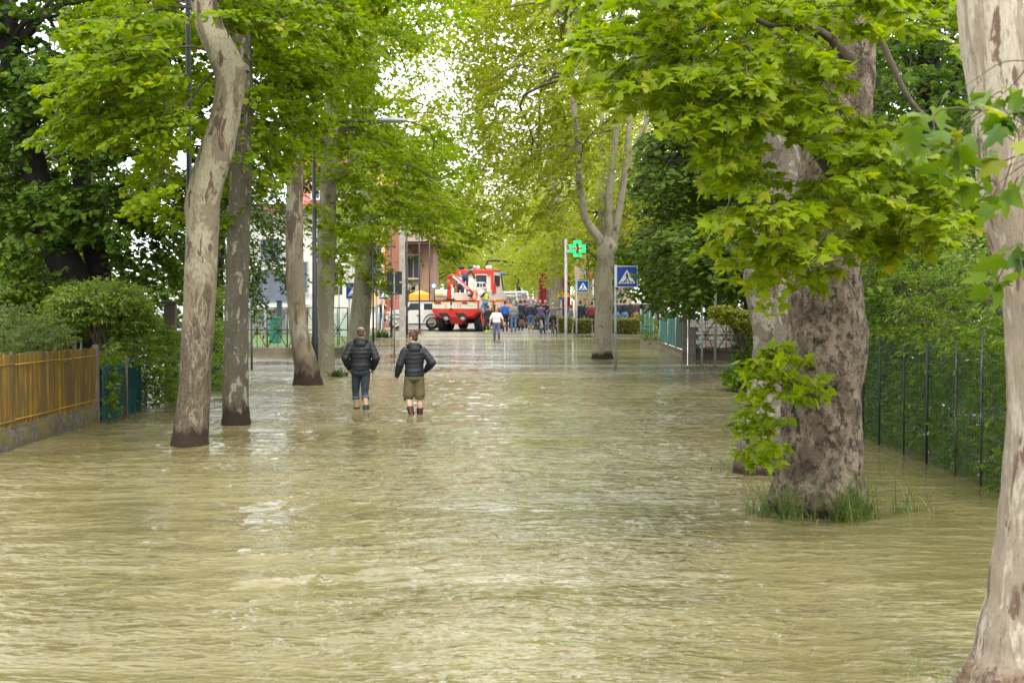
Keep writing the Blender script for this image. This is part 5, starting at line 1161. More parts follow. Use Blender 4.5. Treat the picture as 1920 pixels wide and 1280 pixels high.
# cycle sign on the right
s7 = pole(1316, 690, 540, 48, 4.2, GALV, 'grey pole with a blue cycle sign half hidden in the maple leaves', 'cycle_sign', 'road sign')
mb = MB(); mb.box(P(1316, 528, 47.9), (.34,.02,.22)); mb.build('blue_plate', BLUE, s7)
mb = MB()
for q in (-.07, .07): mb.tube([P(1316,530,47.85) + Vector((q + .05*math.cos(a), 0, .05*math.sin(a))) for a in np.linspace(0, 6.28, 15)], .008, 4)
c_ = P(1316,530,47.85); mb.tube([c_ + Vector((-.07,0,0)), c_ + Vector((-.02,0,.07)), c_ + Vector((.05,0,.07)), c_ + Vector((.07,0,0))], .007, 4); mb.build('cycle_symbol', WHITE, s7)
s8 = pole(1340.5, 695, 508, 46.5, 4.4, GALV, 'rusty footed grey pole with two small pale plates right of the cycle sign', 'plate_sign', 'road sign')
for py, h_ in ((511, 11), (535, 17)): mb = MB(); mb.box(P(1341, py+4, 46.4), (.09,.04,h_/FPX*46)); mb.build('small_plate', M('pink_plate', (.55,.42,.38), .5), s8)
pole(1381, 685, 572, 50, 5, M('dark_steel', (.12,.13,.13), .5, .4), 'dark grey post in front of the garden gate, right of two lighter poles', 'steel_post')
pole(472, 692, 566, 46, 4.0, M('dark_steel2', (.10,.115,.125), .5, .3), 'grey post with a white label, just right of the speckled trunk', 'steel_post')
mb = MB(); mb.box(P(472,586,45.9), (.085,.05,.12)); l_ = mb.build('paper_label', WHITE, None, label='small white label stuck on the grey post by the iron gate', cat='label'); l_['category'] = 'label'
# street lamps
def lamp(px, pb, pt, d, wpx, label, group=None, arm=0, zb=None, taper=.7):
    b = P(px, pb, d); b.z = -.3 if zb is None else zb; t = P(px, pt, d); t.x = b.x; r = wpx/2*d/FPX; o = empty('street_lamp', (b.x, b.y, 0), label, 'street lamp', group)
    mb = MB(); mb.tube([b, Vector((b.x,b.y,1.1)), Vector((b.x,b.y,1.15)), t], [r*1.25, r*1.25, r, r*taper], 16); mb.build('pole', BLK, o)
    if arm:
        e = t + Vector((arm, 0, .35)); mb = MB(); mb.tube([t, t + Vector((arm*.15, 0, .25)), e], [r*taper, r*.5, r*.45], 10); mb.build('arm', BLK, o)
        mb = MB(); mb.ball(e + Vector((math.copysign(.3, arm), 0, -.02)), (.38,.16,.07), 14); mb.build('lamp_head', M('lamp_grey', (.35,.36,.36), .4), o)
        mb = MB(); mb.ball(e + Vector((math.copysign(.32, arm), 0, -.055)), (.25,.11,.05), 12); mb.build('lamp_glass', M('lamp_glass', (.6,.6,.55), .2), o)
    return o
lamp(357.5, 812, -60, 24.4, 11, 'tall black street lamp post standing close behind the curved trunk', arm=1.2, taper=.92)
lamp(590.5, 705, 250, 40.0, 10.5, 'thick black street lamp post between the leaning and the grey green trunk', arm=1.7, taper=.5)
lamp(700, 684, 470, 50, 3.6, 'thin black post right behind the man in the black jacket', zb=-.3)
lamp(763, 628, 300, 78, 3.8, 'black lamp post with a long arm, right of the concrete pole', arm=-1.0)
LG = 'thin black lamp posts left of the rescue truck'
lamp(786.5, 618, 330, 86, 3.0, 'thin black lamp post in front of the orange awning, left one of a pair', LG, arm=1.3)
lamp(805.5, 614, 345, 90, 3.0, 'thin black lamp post at the left end of the rescue truck', LG, arm=1.2)
lamp(734, 622, 440, 83, 3.5, 'dark post left of the concrete pole behind the big sign back', LG)
o = empty('utility_pole', P(754, 618, 84), 'thick pale concrete pole in front of the white off-roader', 'pole'); b = P(754,620,84); b.z = -.1; t = P(754,380,84)
mb = MB(); mb.box(((b.x+t.x)/2, b.y, t.z/2), (11/FPX*84, .3, t.z+.2)); mb.build('shaft', M('concrete', (.36,.33,.29), .85, var=.2, scale=3, bmp=.3), o, bevel=.03)
lamp(866, 600, 410, 150, 1.2, 'far lamp post in the avenue above the rescue truck', arm=-1.6, zb=0)
for i, (px, top) in enumerate(((706,572),(710,571),(718,568))): pole(px, 626, top, 82, 3.4, GALV, ['left of three grey bollard posts beside the small crossing sign','middle of three grey bollard posts beside the small crossing sign','right of three grey bollard posts beside the small crossing sign'][i], 'bollard', 'bollard')
# pharmacy sign
ph = pole(1061, 630, 449, 79, 5.4, M('white_pole', (.62,.63,.65), .4, .1, dirt=(.4,.4,.4)), 'lit green pharmacy cross with orange digits on a tall pale pole', 'pharmacy_sign', 'sign')
c = P(1082.5, 466, 78.8); u = 15.2/FPX*78.8
def cross(a, w): return [(-w,-a),(w,-a),(w,-w),(a,-w),(a,w),(w,w),(w,a),(-w,a),(-w,w),(-a,w),(-a,-w),(-w,-w)]
mb = MB(); mb.prism(cross(u*1.02, u*.50), c, (1,0,0), (0,0,1), .14, 0, -.14); mb.build('housing', M('housing_green', (.02,.15,.06), .5), ph)
mb = MB(); mb.prism(cross(u, u*.48), c, (1,0,0), (0,0,1), .006, 0, .002); mb.build('green_tubes', M('lit_green', (.02,.4,.12), .4, emis=(.02,.85,.16), estr=.95), ph)
mb = MB(); mb.prism(cross(u*.64, u*.17), c, (1,0,0), (0,0,1), .004, 0, .010); mb.build('display', M('display_grey', (.07,.075,.09), .4), ph)
letters('14', u*.62, c + Vector((-u*.33, -.022, 0)), M('lit_orange', (.5,.12,.03), .4, emis=(1.0,.22,.05), estr=.9), ph, name='digits', sx=.9); letters('5', u*.62, c + Vector((u*.36, -.022, 0)), M('lit_orange', (.5,.12,.03), .4), ph, name='digits')
mb = MB()
for py in (459.5, 471): mb.box(P(1065.5, py, 78.9), (.16,.05,.05 if py < 465 else .14))
mb.build('brackets', WHITE, ph)
# direction boards and small parking sign by the container
o = pole(1052, 600, 556, 88, 1.6, GALV, 'yellow direction boards with a small blue sign below, left of the pharmacy pole', 'direction_sign', 'sign', zb=.1)
YEL = M('sign_yellow', (.75,.36,.01), .4)
for py, x0, x1 in ((550.5,1045,1067),(554.8,1045,1087)): mb = MB(); mb.box((P((x0+x1)/2,py,88)), ((x1-x0)/FPX*88,.03,.105)); mb.build('direction_board', YEL, o)
mb = MB()
for k_ in range(9): mb.box(P(1047+k_*2.1, 550.5, 87.96), (.04,.006,.04))
mb.build('lettering', BLACK, o); mb = MB(); mb.box(P(1052,559,87.9), (.26,.02,.13)); mb.build('blue_plate', BLUE, o); mb = MB(); mb.box(P(1074,550.5,87.9), (.2,.02,.2)); mb.build('white_plate', WHITE, o)
o = empty('notice_board', P(1112, 516, 90), 'reddish brown board behind the forked trunk', 'sign'); mb = MB(); mb.box(P(1112,516,90), (18/FPX*90,.06,13/FPX*90)); mb.build('board', M('board_red', (.42,.13,.08), .6), o, bevel=.01); mb = MB(); mb.tube([P(1112,523,90), P(1112,612,90)], .04, 8); mb.build('post', GALV, o)

# ------------------------------------------------------------------ fences and walls
def along(p0, p1, t): return Vector(p0).lerp(Vector(p1), t)
NET = M('netting_green', (.010,.060,.040), .6, var=.2)
def netting(mb, a, b, z0, z1, step, r, seg=3, vstep=None):
    a = Vector(a); b = Vector(b); L = (b - a).length; n = max(2, int(L/(vstep or step))); m_ = max(2, int((z1-z0)/step))
    for i in range(n+1):
        p = a.lerp(b, i/n); wv = .012*math.sin(i*.7); mb.tube([p + Vector((wv,0,z0)), p + Vector((-wv,0,z1))], r, seg, caps=False)
    for k in range(m_+1):
        z = z0 + (z1-z0)*k/m_; mb.tube([a + Vector((0,0,z)), a.lerp(b,.33) + Vector((.01,0,z-.012)), a.lerp(b,.66) + Vector((-.01,0,z+.01)), b + Vector((0,0,z))], r, seg, caps=False)
o = empty('net_fence', (5.45, 20, 0), 'green netting fence on dark posts with ivy behind it, right of the thickest trunk', 'fence')
fx = lambda y: 5.47 - (y - 17.8) * .008
mb = MB(); netting(mb, (fx(16), 16, 0), (fx(30), 30, 0), -.1, 1.55, .060, .0030, 3, .075); mb.build('netting', NET, o, kind='stuff')
for px in (1900, 1852, 1805, 1752, 1710, 1665, 1635, 1612):
    d = fx(20)*FPX/(px-970); mb = MB(); mb.tube([(fx(d)-.015, d, -.2), (fx(d)-.015, d, 1.62 + (.22 if px == 1852 else 0))], (.014 if px != 1752 else .019), 8); mb.build('post', M('post_worn', (.045,.05,.05), .5, .3, dirt=(.25,.25,.24)) if px in (1852, 1805) else M('post_dark', (.02,.025,.025), .5, .3), o)
# reed fence on its wall, left
xw = lambda y: -7.16 + (y - 22) * .004
wall = empty('garden_wall', (-7.2, 22, 0), 'low mossy concrete wall standing in the water under the reed fence', 'wall')
n = 60; V = []; ysw = np.linspace(17.5, 26.9, n)
prof = [(.0,-.4),(.0,.05),(-.01,.22),(-.04,.29),(-.22,.30),(-.25,.2),(-.25,-.4)]
for i, y in enumerate(ysw):
    for k, (a, z) in enumerate(prof):
        nz = fbm(np.array([[y*1.8, k*.7, 0.3]]), 3, 17)[0]
        V.append((xw(y) + a + .02*nz, y, z + (.035*nz if z > .1 else 0)))
k_ = len(prof); F = [(i*k_+j, (i+1)*k_+j, (i+1)*k_+j+1, i*k_+j+1) for i in range(n-1) for j in range(k_-1)] + [tuple((n-1)*k_+j for j in range(k_))]
m, nd, lk = newmat('mossy_concrete'); v = coords(nd, lk, 'World'); n1 = noise(nd, lk, v, 2.5, 6, .65); n2 = noise(nd, lk, v, 9, 5, .65); n3 = noise(nd, lk, v, 40, 4)
c_ = mix(nd, lk, smooth(nd, lk, n2, .35, .65), (.055,.045,.03), (.11,.09,.06)); c_ = mix(nd, lk, smooth(nd, lk, n1, .46, .60), c_, (.10,.085,.014)); c_ = mix(nd, lk, smooth(nd, lk, n2, .56, .70), c_, (.15,.13,.10))
princ(nd, lk, c_, .9, 0, bump(nd, lk, math_(nd, lk, 'ADD', n2, math_(nd, lk, 'MULTIPLY', n3, .4)), .8, .03))
mb = MB(); mb.add(V, F, 0, True); mb.build('wall_body', m, wall)
fen = empty('reed_fence', (-7.2, 22, .3), 'yellow brown reed fence of three panels on the low wall at the left edge', 'fence')
m, nd, lk = newmat('reed'); g0 = nd.new('ShaderNodeNewGeometry'); v = coords(nd, lk, 'World', (1, 2.2, .8)); n1 = noise(nd, lk, v, 1.0, 5, .6, .6); n2 = noise(nd, lk, coords(nd, lk, 'World', (1, 10, 1.5)), 2, 3)
c_ = mix(nd, lk, g0.outputs['Random Per Island'], (.075,.05,.010), (.30,.195,.018)); c_ = mix(nd, lk, smooth(nd, lk, n1, .42, .62), c_, (.085,.065,.02), 'MIX'); 
sp2 = nd.new('ShaderNodeSeparateXYZ'); lk.new(g0.outputs['Position'], sp2.inputs[0]); c_ = mix(nd, lk, math_(nd, lk, 'MULTIPLY', smooth(nd, lk, n2, .45, .65), .5), c_, (.14,.05,.015))
princ(nd, lk, c_, .55, 0, None, .3); REED = m
xf = lambda y: xw(y) - .02
bounds = [18.4, 20.45, 22.5, 24.65, 26.85]
for a, b in zip(bounds[:-1], bounds[1:]):
    V0 = []; F0 = []; nr = int((b - a - .04) / .021)
    for i in range(nr):
        y = a + .02 + (b-a-.04)*(i+.5)/nr; zt = 1.36 - (y-21.7)*.012 + .012*rng.normal(); zb = .34 + .02*rng.normal(); tw = .004*rng.normal(); r_e = .0085 + .002*rng.random(); bs = len(V0)
        for (z, dx) in ((zb, tw), ((zt+zb)/2, .006*rng.normal()), (zt, -tw)):
            for q in range(5): an = q*1.2566; V0.append((xf(y) + dx + r_e*math.cos(an), y + r_e*math.sin(an) + .3*dx, z))
        for s_ in (0, 5):
            for q in range(5): F0.append((bs+s_+q, bs+s_+(q+1)%5, bs+s_+5+(q+1)%5, bs+s_+5+q))
    link('reed_screen', npmesh('reed_screen', off(V0, fen, False), F0, REED, True), fen)['kind'] = 'stuff'
    for z in (.42, 1.22 - (a-21.7)*.012):
        mb = MB(); mb.tube([(xf(a)+.016, a, z), (xf((a+b)/2)+.016, (a+b)/2, z-.008), (xf(b)+.016, b, z-.012)], .008, 5); mb.build('binding', M('reed_binding', (.42,.24,.03), .6), fen)
    mb = MB(); mb.box((xf(a)-.03, a, .82), (.04,.05,1.16)); mb.build('batten', M('batten', (.10,.065,.03), .8), fen)
mb = MB(); mb.box((xf(26.9)-.01, 26.92, .60), (.10,.10,1.5)); mb.build('end_post', M('post_wood', (.13,.10,.07), .9, var=.3, bmp=.5), fen, bevel=.008)
for i, (px, pt, wd) in enumerate(((137.5, 604, 2.4), (142, 597, 5), (153, 587, 5))):
    pole(px, 690, pt, 29.0, wd, GALV, ['thinnest of three grey metal posts behind the reed fence','middle one of three grey metal posts behind the reed fence','tallest of three grey metal posts behind the reed fence'][i], 'metal_post', zb=.1)
o = empty('net_fence', P(230, 780, 28.5), 'blue green netting fence between the reed fence and the dark shrubs on the left', 'fence'); mb = MB()
a = W(193, 792); b = W(276, 764); netting(mb, (a.x,a.y,0), (b.x,b.y,0), -.05, .98, .05, .0045, 3, .05); mb.build('netting', M('netting_teal', (.015,.11,.10), .6), o, kind='stuff')
mb = MB(); mb.box(((a.x+b.x)/2-.12, (a.y+b.y)/2, .45), (.02, (b-a).length, .95), rz=math.atan2(-(b.x-a.x), b.y-a.y)); mb.build('shade_cloth', M('shade_cloth', (.012,.055,.05), .8), o)
p = P(235, 700, 28.3); mb = MB(); mb.tube([(p.x+.02,p.y,-.2),(p.x+.02,p.y,1.12)], .022, 8); mb.build('post', M('post_wood', (.13,.10,.07), .9), o)
o = empty('gate_pillar', P(320, 740, 33), 'old concrete gate pillar between the shrubs and the curved trunk', 'pillar'); mb = MB(); p = P(320, 660, 33); mb.box((p.x, p.y, 1.0), (.24,.24,2.0)); mb.build('shaft', M('old_concrete', (.13,.10,.07), .9, var=.3, bmp=.5), o, bevel=.02)
mb = MB(); mb.box((p.x, p.y, 2.04), (.32,.32,.08)); mb.build('cap_stone', M('old_concrete', (.13,.10,.07), .9), o, bevel=.02)
p = P(330, 700, 32); 
# iron fence with crosses, left, on its low wall
IRON = M('iron_brown', (.05,.035,.028), .6, .2, var=.3)
def iron_fence(name, label, px0, px1, d, pt, pb, panels, col=IRON, ring=True, wires=True, d1=None):
    d1 = d1 or d; a = P(px0, 600, d); b = P(px1, 600, d1); zt = P(px0, pt, d).z; zb = P(px0, pb, d).z; o = empty(name, (a.x, a.y, 0), label, 'fence' if 'gate' not in name else 'gate')
    A = lambda t, z: Vector((a.x+(b.x-a.x)*t, a.y+(b.y-a.y)*t, z))
    for z in (zt, (zt+zb)/2 - .05, zb + .04): mb = MB(); mb.tube([A(0,z), A(1,z)], .020, 6); mb.build('rail', col, o)
    for i in range(panels + 1): mb = MB(); mb.tube([A(i/panels,zb-.1), A(i/panels,zt)], .026, 6); mb.build('upright', col, o)
    for i in range(panels):
        t0, t1 = i/panels, (i+1)/panels; tm = (t0+t1)/2; zm = (zt+zb)/2 - .05
        for p_, q_ in (((t0,zb),(t1,zt-.12)),((t1,zb),(t0,zt-.12))): mb = MB(); mb.tube([A(*p_), A(*q_)], .014, 5); mb.build('diagonal', col, o)
        if ring: c_ = A(tm, zm-.02); dv = (A(1,0)-A(0,0)).normalized(); mb = MB(); mb.tube([c_ + dv*(.13*math.cos(q)) + Vector((0,0,.13*math.sin(q))) for q in np.linspace(0, 6.28, 17)], .012, 5); mb.build('ring', col, o)
        mb = MB(); mb.tube([A(tm,zb), A(tm,zt)], .012, 5); mb.build('bar', col, o)
    if wires: mb = MB(); netting(mb, A(0,0) + Vector((0,.05,0)), A(1,0) + Vector((0,.05,0)), zb, zt-.1, .10, .004, 3); mb.build('wire_mesh', M('mesh_green', (.10,.25,.19), .6), o, kind='stuff')
    return o
iron_fence('iron_fence', 'brown iron fence with crosses and rings on a low wall, left background', 425, 652, 57, 577, 654, 6)
o = empty('low_wall', P(480, 662, 57), 'low stained concrete wall below the iron fence, left background', 'wall'); a = P(400, 660, 56.9); b = P(652, 660, 56.9); mb = MB(); mb.box(((a.x+b.x)/2, 57.1, .02), (b.x-a.x, .3, .50)); mb.build('wall_body', M('wall_stained', (.17,.14,.10), .9, var=.3, scale=2, bmp=.4, dirt=(.08,.07,.04)), o, bevel=.02)
for i, (px, py0, py1, d, mt, lab) in enumerate(((516, 598, 640, 64, (.01,.16,.12), 'teal recycling bin on the lawn behind the iron fence'), (524, 566, 632, 70, (.02,.04,.07), 'dark blue green post box by the pale villa'), (612, 590, 628, 68, (.02,.22,.17), 'bright teal bin seen between the leaning trunk and the lamp post'))):
    o = empty('bin', (P(px,600,d).x, d, .2), lab, 'bin'); zt = P(px,py0,d).z; mb = MB(); mb.box((o.location.x, d, (zt+.2)/2), (.42 if i != 1 else .2,.4,zt-.2)); mb.build('bin_body', M('bin_%d' % i, mt, .5), o, bevel=.03); mb = MB(); mb.box((o.location.x, d, zt+.04), (.46 if i != 1 else .24,.46,.08)); mb.build('lid', M('bin_lid_%d' % i, tuple(q*.7 for q in mt), .5), o, bevel=.02)
o = empty('board_fence', P(640, 628, 72), 'white and pale green boards behind the grey green trunk', 'fence')
for i in range(8):
    x = P(618 + i*7, 600, 72).x; mb = MB(); mb.box((x, 72 + .02*(i % 2), .62 + .05*rng.random()), (.155,.03,1.35)); mb.build('board', M('board_white_%d' % (i % 3), ((.62,.63,.58),(.48,.55,.48),(.35,.48,.40))[i % 3], .7), o)
# green screened fence on the right, going away
GS = M('screen_green', (.008,.16,.12), .6, var=.25, scale=2.5); GS2 = M('screen_dark', (.012,.065,.05), .6, var=.3, scale=2.5)
o = empty('screened_fence', (6.0, 62, 0), 'green fabric screened fence above a concrete base, right of the clipped hedge', 'fence'); SX = lambda d: 6.08 - (72.8-d)*.008
sc_b = [(53.7,56.5,GS2),(56.5,59.5,GS),(59.5,63,GS),(66.2,68.2,GS),(68.2,73.5,GS)]
for (a, b, mt) in sc_b:
    n = 24; V = []
    for i in range(n+1):
        d = a + (b-a)*i/n; wx = .03*math.sin(d*9) + .015*math.sin(d*23)
        V += [(SX(d)+wx, d, .30), (SX(d)+wx*1.4, d, .85), (SX(d)+wx*.6, d, 1.42)]
    link('screen_panel', npmesh('screen_panel', off(V, o, False), [(3*i+k, 3*i+3+k, 3*i+4+k, 3*i+1+k) for i in range(n) for k in (0, 1)], mt, True), o)
for d in (53.7, 56.5, 59.5, 63, 66.2, 68.2, 70.8, 73.5): mb = MB(); mb.tube([(SX(d)-.03,d,-.2),(SX(d)-.03,d,1.5)], .03, 8); mb.build('post', GALV, o)
for d in np.arange(53.6, 73.6, .8): mb = MB(); mb.box((SX(d), d, .06), (.14,.22,.26)); mb.build('base_block', M('base_concrete', (.36,.30,.22), .9, var=.2), o)
mb = MB(); mb.box((SX(63), 63.5, .22), (.12,20,.07), rz=-.008); mb.build('base_beam', M('base_dark', (.10,.08,.05), .9), o)
C = np.stack([rng.normal(size=60)*.15 + SX(66), rng.uniform(63.2,73,60), rng.uniform(.1,1.3,60)], 1); shrub('climber', (6.1, 66, 0), 'climber with yellow leaves growing on the green screened fence', C, 12, LEAF_HEDGE, T_OVAL, .12, [(6.1,66,.1),(6.1,70,.1)], cat='climber')
for i, (px, d, pt, wpx, c_) in enumerate(((1229, 68.9, 588, 5, (.42,.43,.42)), (1238.5, 66, 589, 4.5, (.42,.43,.42)))): pole(px, 655, pt, d, wpx, GALV, ['left of two pale posts at the gap in the screened fence','right of two pale posts at the gap in the screened fence'][i], 'fence_post')
CP = M('weathered_post', (.20,.165,.13), .9, var=.3, scale=5, bmp=.5)
for i, (px, d, pt, wpx, pb) in enumerate(((1284, 51.5, 577, 8.5, 674), (1292.5, 50.5, 574, 5, 676), (1299.5, 49.5, 578, 8, 680))):
    b = P(px, pb, d); t = P(px, pt, d); o = empty('gate_post', (b.x, b.y, 0), ['left of three weathered gate posts at the end of the screened fence','thin middle post of three weathered gate posts','right weathered gate post with a white box on it'][i], 'post')
    mb = MB(); mb.box((b.x, b.y, t.z/2-.1), (wpx/FPX*d, wpx/FPX*d, t.z+.2)); mb.build('post_body', CP, o, bevel=.008)
o = empty('letter_box', P(1299.5, 605, 49), 'small white box hanging on the right gate post', 'box'); mb = MB(); mb.box(P(1299.5, 605, 49.2), (.16,.1,.27), ry=.12); mb.build('box_body', WHITE, o, bevel=.008); mb = MB(); mb.box(P(1299.5, 598, 49.13), (.12,.01,.02), ry=.12); mb.build('slot', BLACK, o)
iron_fence('iron_gate', 'rusty iron garden gate with crossed bars behind two grey poles on the right', 1304, 1420, 52.5, 590, 660, 3, M('iron_green', (.05,.06,.045), .6, .2), True, True)
o = empty('low_wall', P(1350, 670, 52), 'low dark brown wall under the iron garden gate', 'wall'); a = P(1302, 660, 52.6); b = P(1440, 660, 52.6); mb = MB(); mb.box(((a.x+b.x)/2, 52.7, .10), (b.x-a.x, .3, .62)); mb.build('wall_body', M('wall_brown', (.10,.07,.05), .9, var=.3, scale=2), o, bevel=.02)
o = empty('block_wall', P(1340, 620, 58), 'pale garden wall of stone blocks behind the iron gate', 'wall'); x0 = P(1300,600,58).x; x1 = P(1420,600,58).x
bm_me = None; n_b = 0
for r0 in range(8):
    for c0 in range(7):
        w_ = (x1-x0)/7; x = x0 + w_*(c0+.5+(.5 if r0 % 2 else 0)); z = .12 + r0*.155
        if bm_me is None:
            mb = MB(); mb.box((0,0,0), (w_-.018,.2,.140)); bm_me = mb.mesh('stone_block', M('stone_pale', (.36,.31,.27), .9, var=.25, scale=6, bmp=.4), None, True)
        q = link('stone_block', bm_me, o); q.location = Vector((x, 58 + .012*rng.normal(), z)) - o.location
mb = MB(); mb.box(((x0+x1)/2+.1, 58.05, .65), (x1-x0+.3,.12,1.28)); mb.build('mortar', M('mortar', (.22,.2,.17), .9), o)
o = empty('toy_car', P(1330, 652, 55), 'faded red and orange garden clutter behind the iron gate', 'clutter'); mb = MB(); mb.box(P(1333,651,55), (.35,.2,.13)); mb.ball(P(1368,652,55), .1, 8); mb.build('red_tub', M('tub_red', (.4,.05,.05), .5), o, bevel=.03); mb = MB(); mb.ball(P(1383,650,55), (.28,.2,.2), 12); mb.build('grey_tub', M('tub_grey', (.04,.05,.08), .5), o)
# kerb strips in the shallow part
mb = MB(); mb.box((-4, 86.0, .0), (9, .25, .22)); mb.build('kerb', M('kerb_stone', (.42,.40,.34), .8, var=.2), kind='structure')

# ------------------------------------------------------------------ buildings
def wallbox(mb, x0, x1, y0, y1, z0, z1, mi=0): mb.box(((x0+x1)/2,(y0+y1)/2,(z0+z1)/2), (x1-x0,y1-y0,z1-z0), mi=mi)
def window(parent, cx, y, cz, w, h, frame, glass, shutter=None, arch=False):
    """opening on a wall facing -Y: frame proud of the wall, pane set back in it"""
    mb = MB(); t = .07
    for (x, z, sx, sz) in ((cx, cz+h/2, w+t, t), (cx, cz-h/2, w+t, t), (cx-w/2, cz, t, h-t), (cx+w/2, cz, t, h-t), (cx, cz, t*.6, h-t)): mb.box((x, y-.03, z), (sx, .08, sz))
    f = mb.build('window', frame, parent)
    mb = MB(); mb.box((cx, y-.012, cz), (w-.02, .02, h-.02)); g_ = link('pane', mb.mesh('pane', glass, None, True), f); g_.location = -Vector(parent.location); 
    if shutter:
        for sg in (-1, 1):
            mb = MB(); mb.box((cx+sg*(w*.75+.06), y-.04, cz), (w/2, .05, h+.05)); s_ = mb.build('shutter', shutter, parent)
            mb = MB()
            for q in range(12): mb.box((cx+sg*(w*.75+.06), y-.072, cz-h/2+h*(q+.5)/12), (w/2-.06, .02, h/18))
            mb.build('louvres', shutter, parent)
    mb = MB(); mb.box((cx, y-.09, cz-h/2-.06), (w+.2, .2, .05)); mb.build('sill', M('sill_stone', (.5,.48,.44), .8), parent)
GLASS = M('window_glass', (.03,.04,.05), .08, 0, var=.1, spec=.8); GLB = M('window_glass_blue', (.10,.12,.15), .2, 0, var=.15, spec=.8)
y = 76; X_ = lambda px, d: P(px, 600, d).x; Z_ = lambda py, d: P(960, py, d).z
v_ = empty('villa', (X_(560,y), y, 0), 'pale cream villa with an arched porch behind the left gate', 'building')
mb = MB(); wallbox(mb, X_(425,y), X_(652,y), y, y+8, 0, Z_(395,y)); mb.build('wall', M('villa_render', (.68,.66,.60), .85, var=.08, scale=1.2), v_)
mb = MB(); mb.box((X_(540,y), y+4, Z_(395,y)+.15), (X_(652,y)-X_(425,y)+1.0, 9.2, .3)); mb.build('roof', M('roof_tiles', (.33,.13,.08), .85, var=.3, scale=5), v_)
for px in (500, 541): 
    mb = MB(); mb.tube([(X_(px,y-1.6), y-1.6, 0), (X_(px,y-1.6), y-1.6, Z_(578,y-1.6))], .14, 12); mb.build('column', M('column_grey', (.32,.34,.36), .7), v_)
mb = MB(); mb.box((X_(510,y-1), y-.9, Z_(574,y)), (3.4, 1.7, .22)); mb.build('porch_roof', M('villa_trim', (.6,.6,.58), .8), v_)
ax = X_(508,y); az = Z_(545,y)
mb = MB(); mb.prism([(1.05*math.cos(a), 1.05*math.sin(a)) for a in np.linspace(0, math.pi, 17)] + [(-1.05,-.55),(1.05,-.55)], (ax, y-.02, az), (1,0,0), (0,0,1), .05); mb.build('arched_window', GLB, v_)
mb = MB(); mb.tube([(ax+1.1*math.cos(a), y-.1, az+1.1*math.sin(a)) for a in np.linspace(0, math.pi, 17)], .06, 8); mb.build('arch_trim', M('villa_trim', (.6,.6,.58), .8), v_)
window(v_, X_(560,y), y, Z_(520,y), .9, 1.5, M('frame_grey', (.3,.3,.3), .6), GLB); window(v_, X_(606,y), y, Z_(520,y), .9, 1.5, M('frame_grey', (.3,.3,.3), .6), GLB)
window(v_, X_(508,y), y, Z_(470,y), 1.0, 1.1, M('frame_grey', (.3,.3,.3), .6), GLB)
y = 96
b_ = empty('salmon_building', (X_(690,y), y, 0), 'salmon pink and peach apartment house behind the round sign back', 'building')
mb = MB(); wallbox(mb, X_(560,y), X_(693,y), y, y+10, 1.4, Z_(262,y)); mb.build('pink_wall', M('pink_render', (.62,.22,.17), .85, var=.12, scale=1), b_)
mb = MB(); wallbox(mb, X_(693,y)+.003, X_(723,y), y-.3, y+10, 1.4, Z_(262,y)); mb.build('peach_wall', M('peach_render', (.70,.42,.22), .85, var=.12, scale=1), b_)
mb = MB(); wallbox(mb, X_(723,y)+.003, X_(729,y), y-.35, y+10, 0, Z_(300,y)); mb.build('brick_strip', M('brick_strip', (.35,.11,.05), .85, var=.3, scale=8), b_)
mb = MB(); wallbox(mb, X_(560,y), X_(723,y), y-.05, y+10, 0, 1.4); mb.build('white_base', M('white_base', (.66,.64,.58), .85, var=.1), b_)
mb = MB(); mb.box((X_(640,y), y+5, Z_(262,y)+.2), (X_(729,y)-X_(560,y)+1.2, 11.5, .35)); mb.build('roof', M('roof_tiles', (.33,.13,.08), .85, var=.3, scale=5), b_)
for px in (600, 640, 672): 
    for py in (260, 350, 440): window(b_, X_(px,y), y, Z_(py,y), 1.0, 1.5, M('frame_white', (.6,.6,.58), .6), GLASS)
for py in (300, 400, 480): window(b_, X_(708,y), y-.3, Z_(py,y), .6, 1.4, M('frame_white', (.6,.6,.58), .6), GLASS)
y = 108
b_ = empty('brown_house', (X_(765,y), y, 0), 'brown rendered house with green shuttered window behind the concrete pole', 'building')
mb = MB(); wallbox(mb, X_(728,y), X_(812,y), y, y+9, 0, Z_(458,y)); mb.build('wall', M('brown_render', (.34,.22,.15), .9, var=.2, scale=1), b_)
mb = MB(); mb.box((X_(768,y), y+4.2, Z_(457,y)), (X_(812,y)-X_(728,y)+1.4, 10.5, .16)); mb.build('eaves', M('eaves_dark', (.05,.04,.035), .8), b_)
mb = MB(); xa, xb = X_(722,y), X_(818,y); zr = Z_(455,y)+.06
mb.add([(xa,y-1,zr),(xb,y-1,zr),(xb,y+4.5,zr+1.5),(xa,y+4.5,zr+1.5),(xa,y+10,zr),(xb,y+10,zr)], [(0,1,2,3),(3,2,5,4),(0,3,4),(1,5,2),(0,4,5,1)]); rf_ = mb.build('roof', M('roof_grey_tiles', (.26,.18,.14), .9, var=.3, scale=6), b_)
window(b_, X_(738,y), y, Z_(496,y), .85, 1.9, M('frame_pale', (.5,.48,.42), .6), GLASS); mb = MB(); mb.box((X_(745.5,y), y-.09, Z_(496,y)), (.36,.05,1.9)); mb.build('shutter', M('shutter_green', (.01,.10,.06), .6), b_)
window(b_, X_(775,y), y, Z_(500,y), .8, 1.6, M('frame_pale', (.5,.48,.42), .6), GLASS)
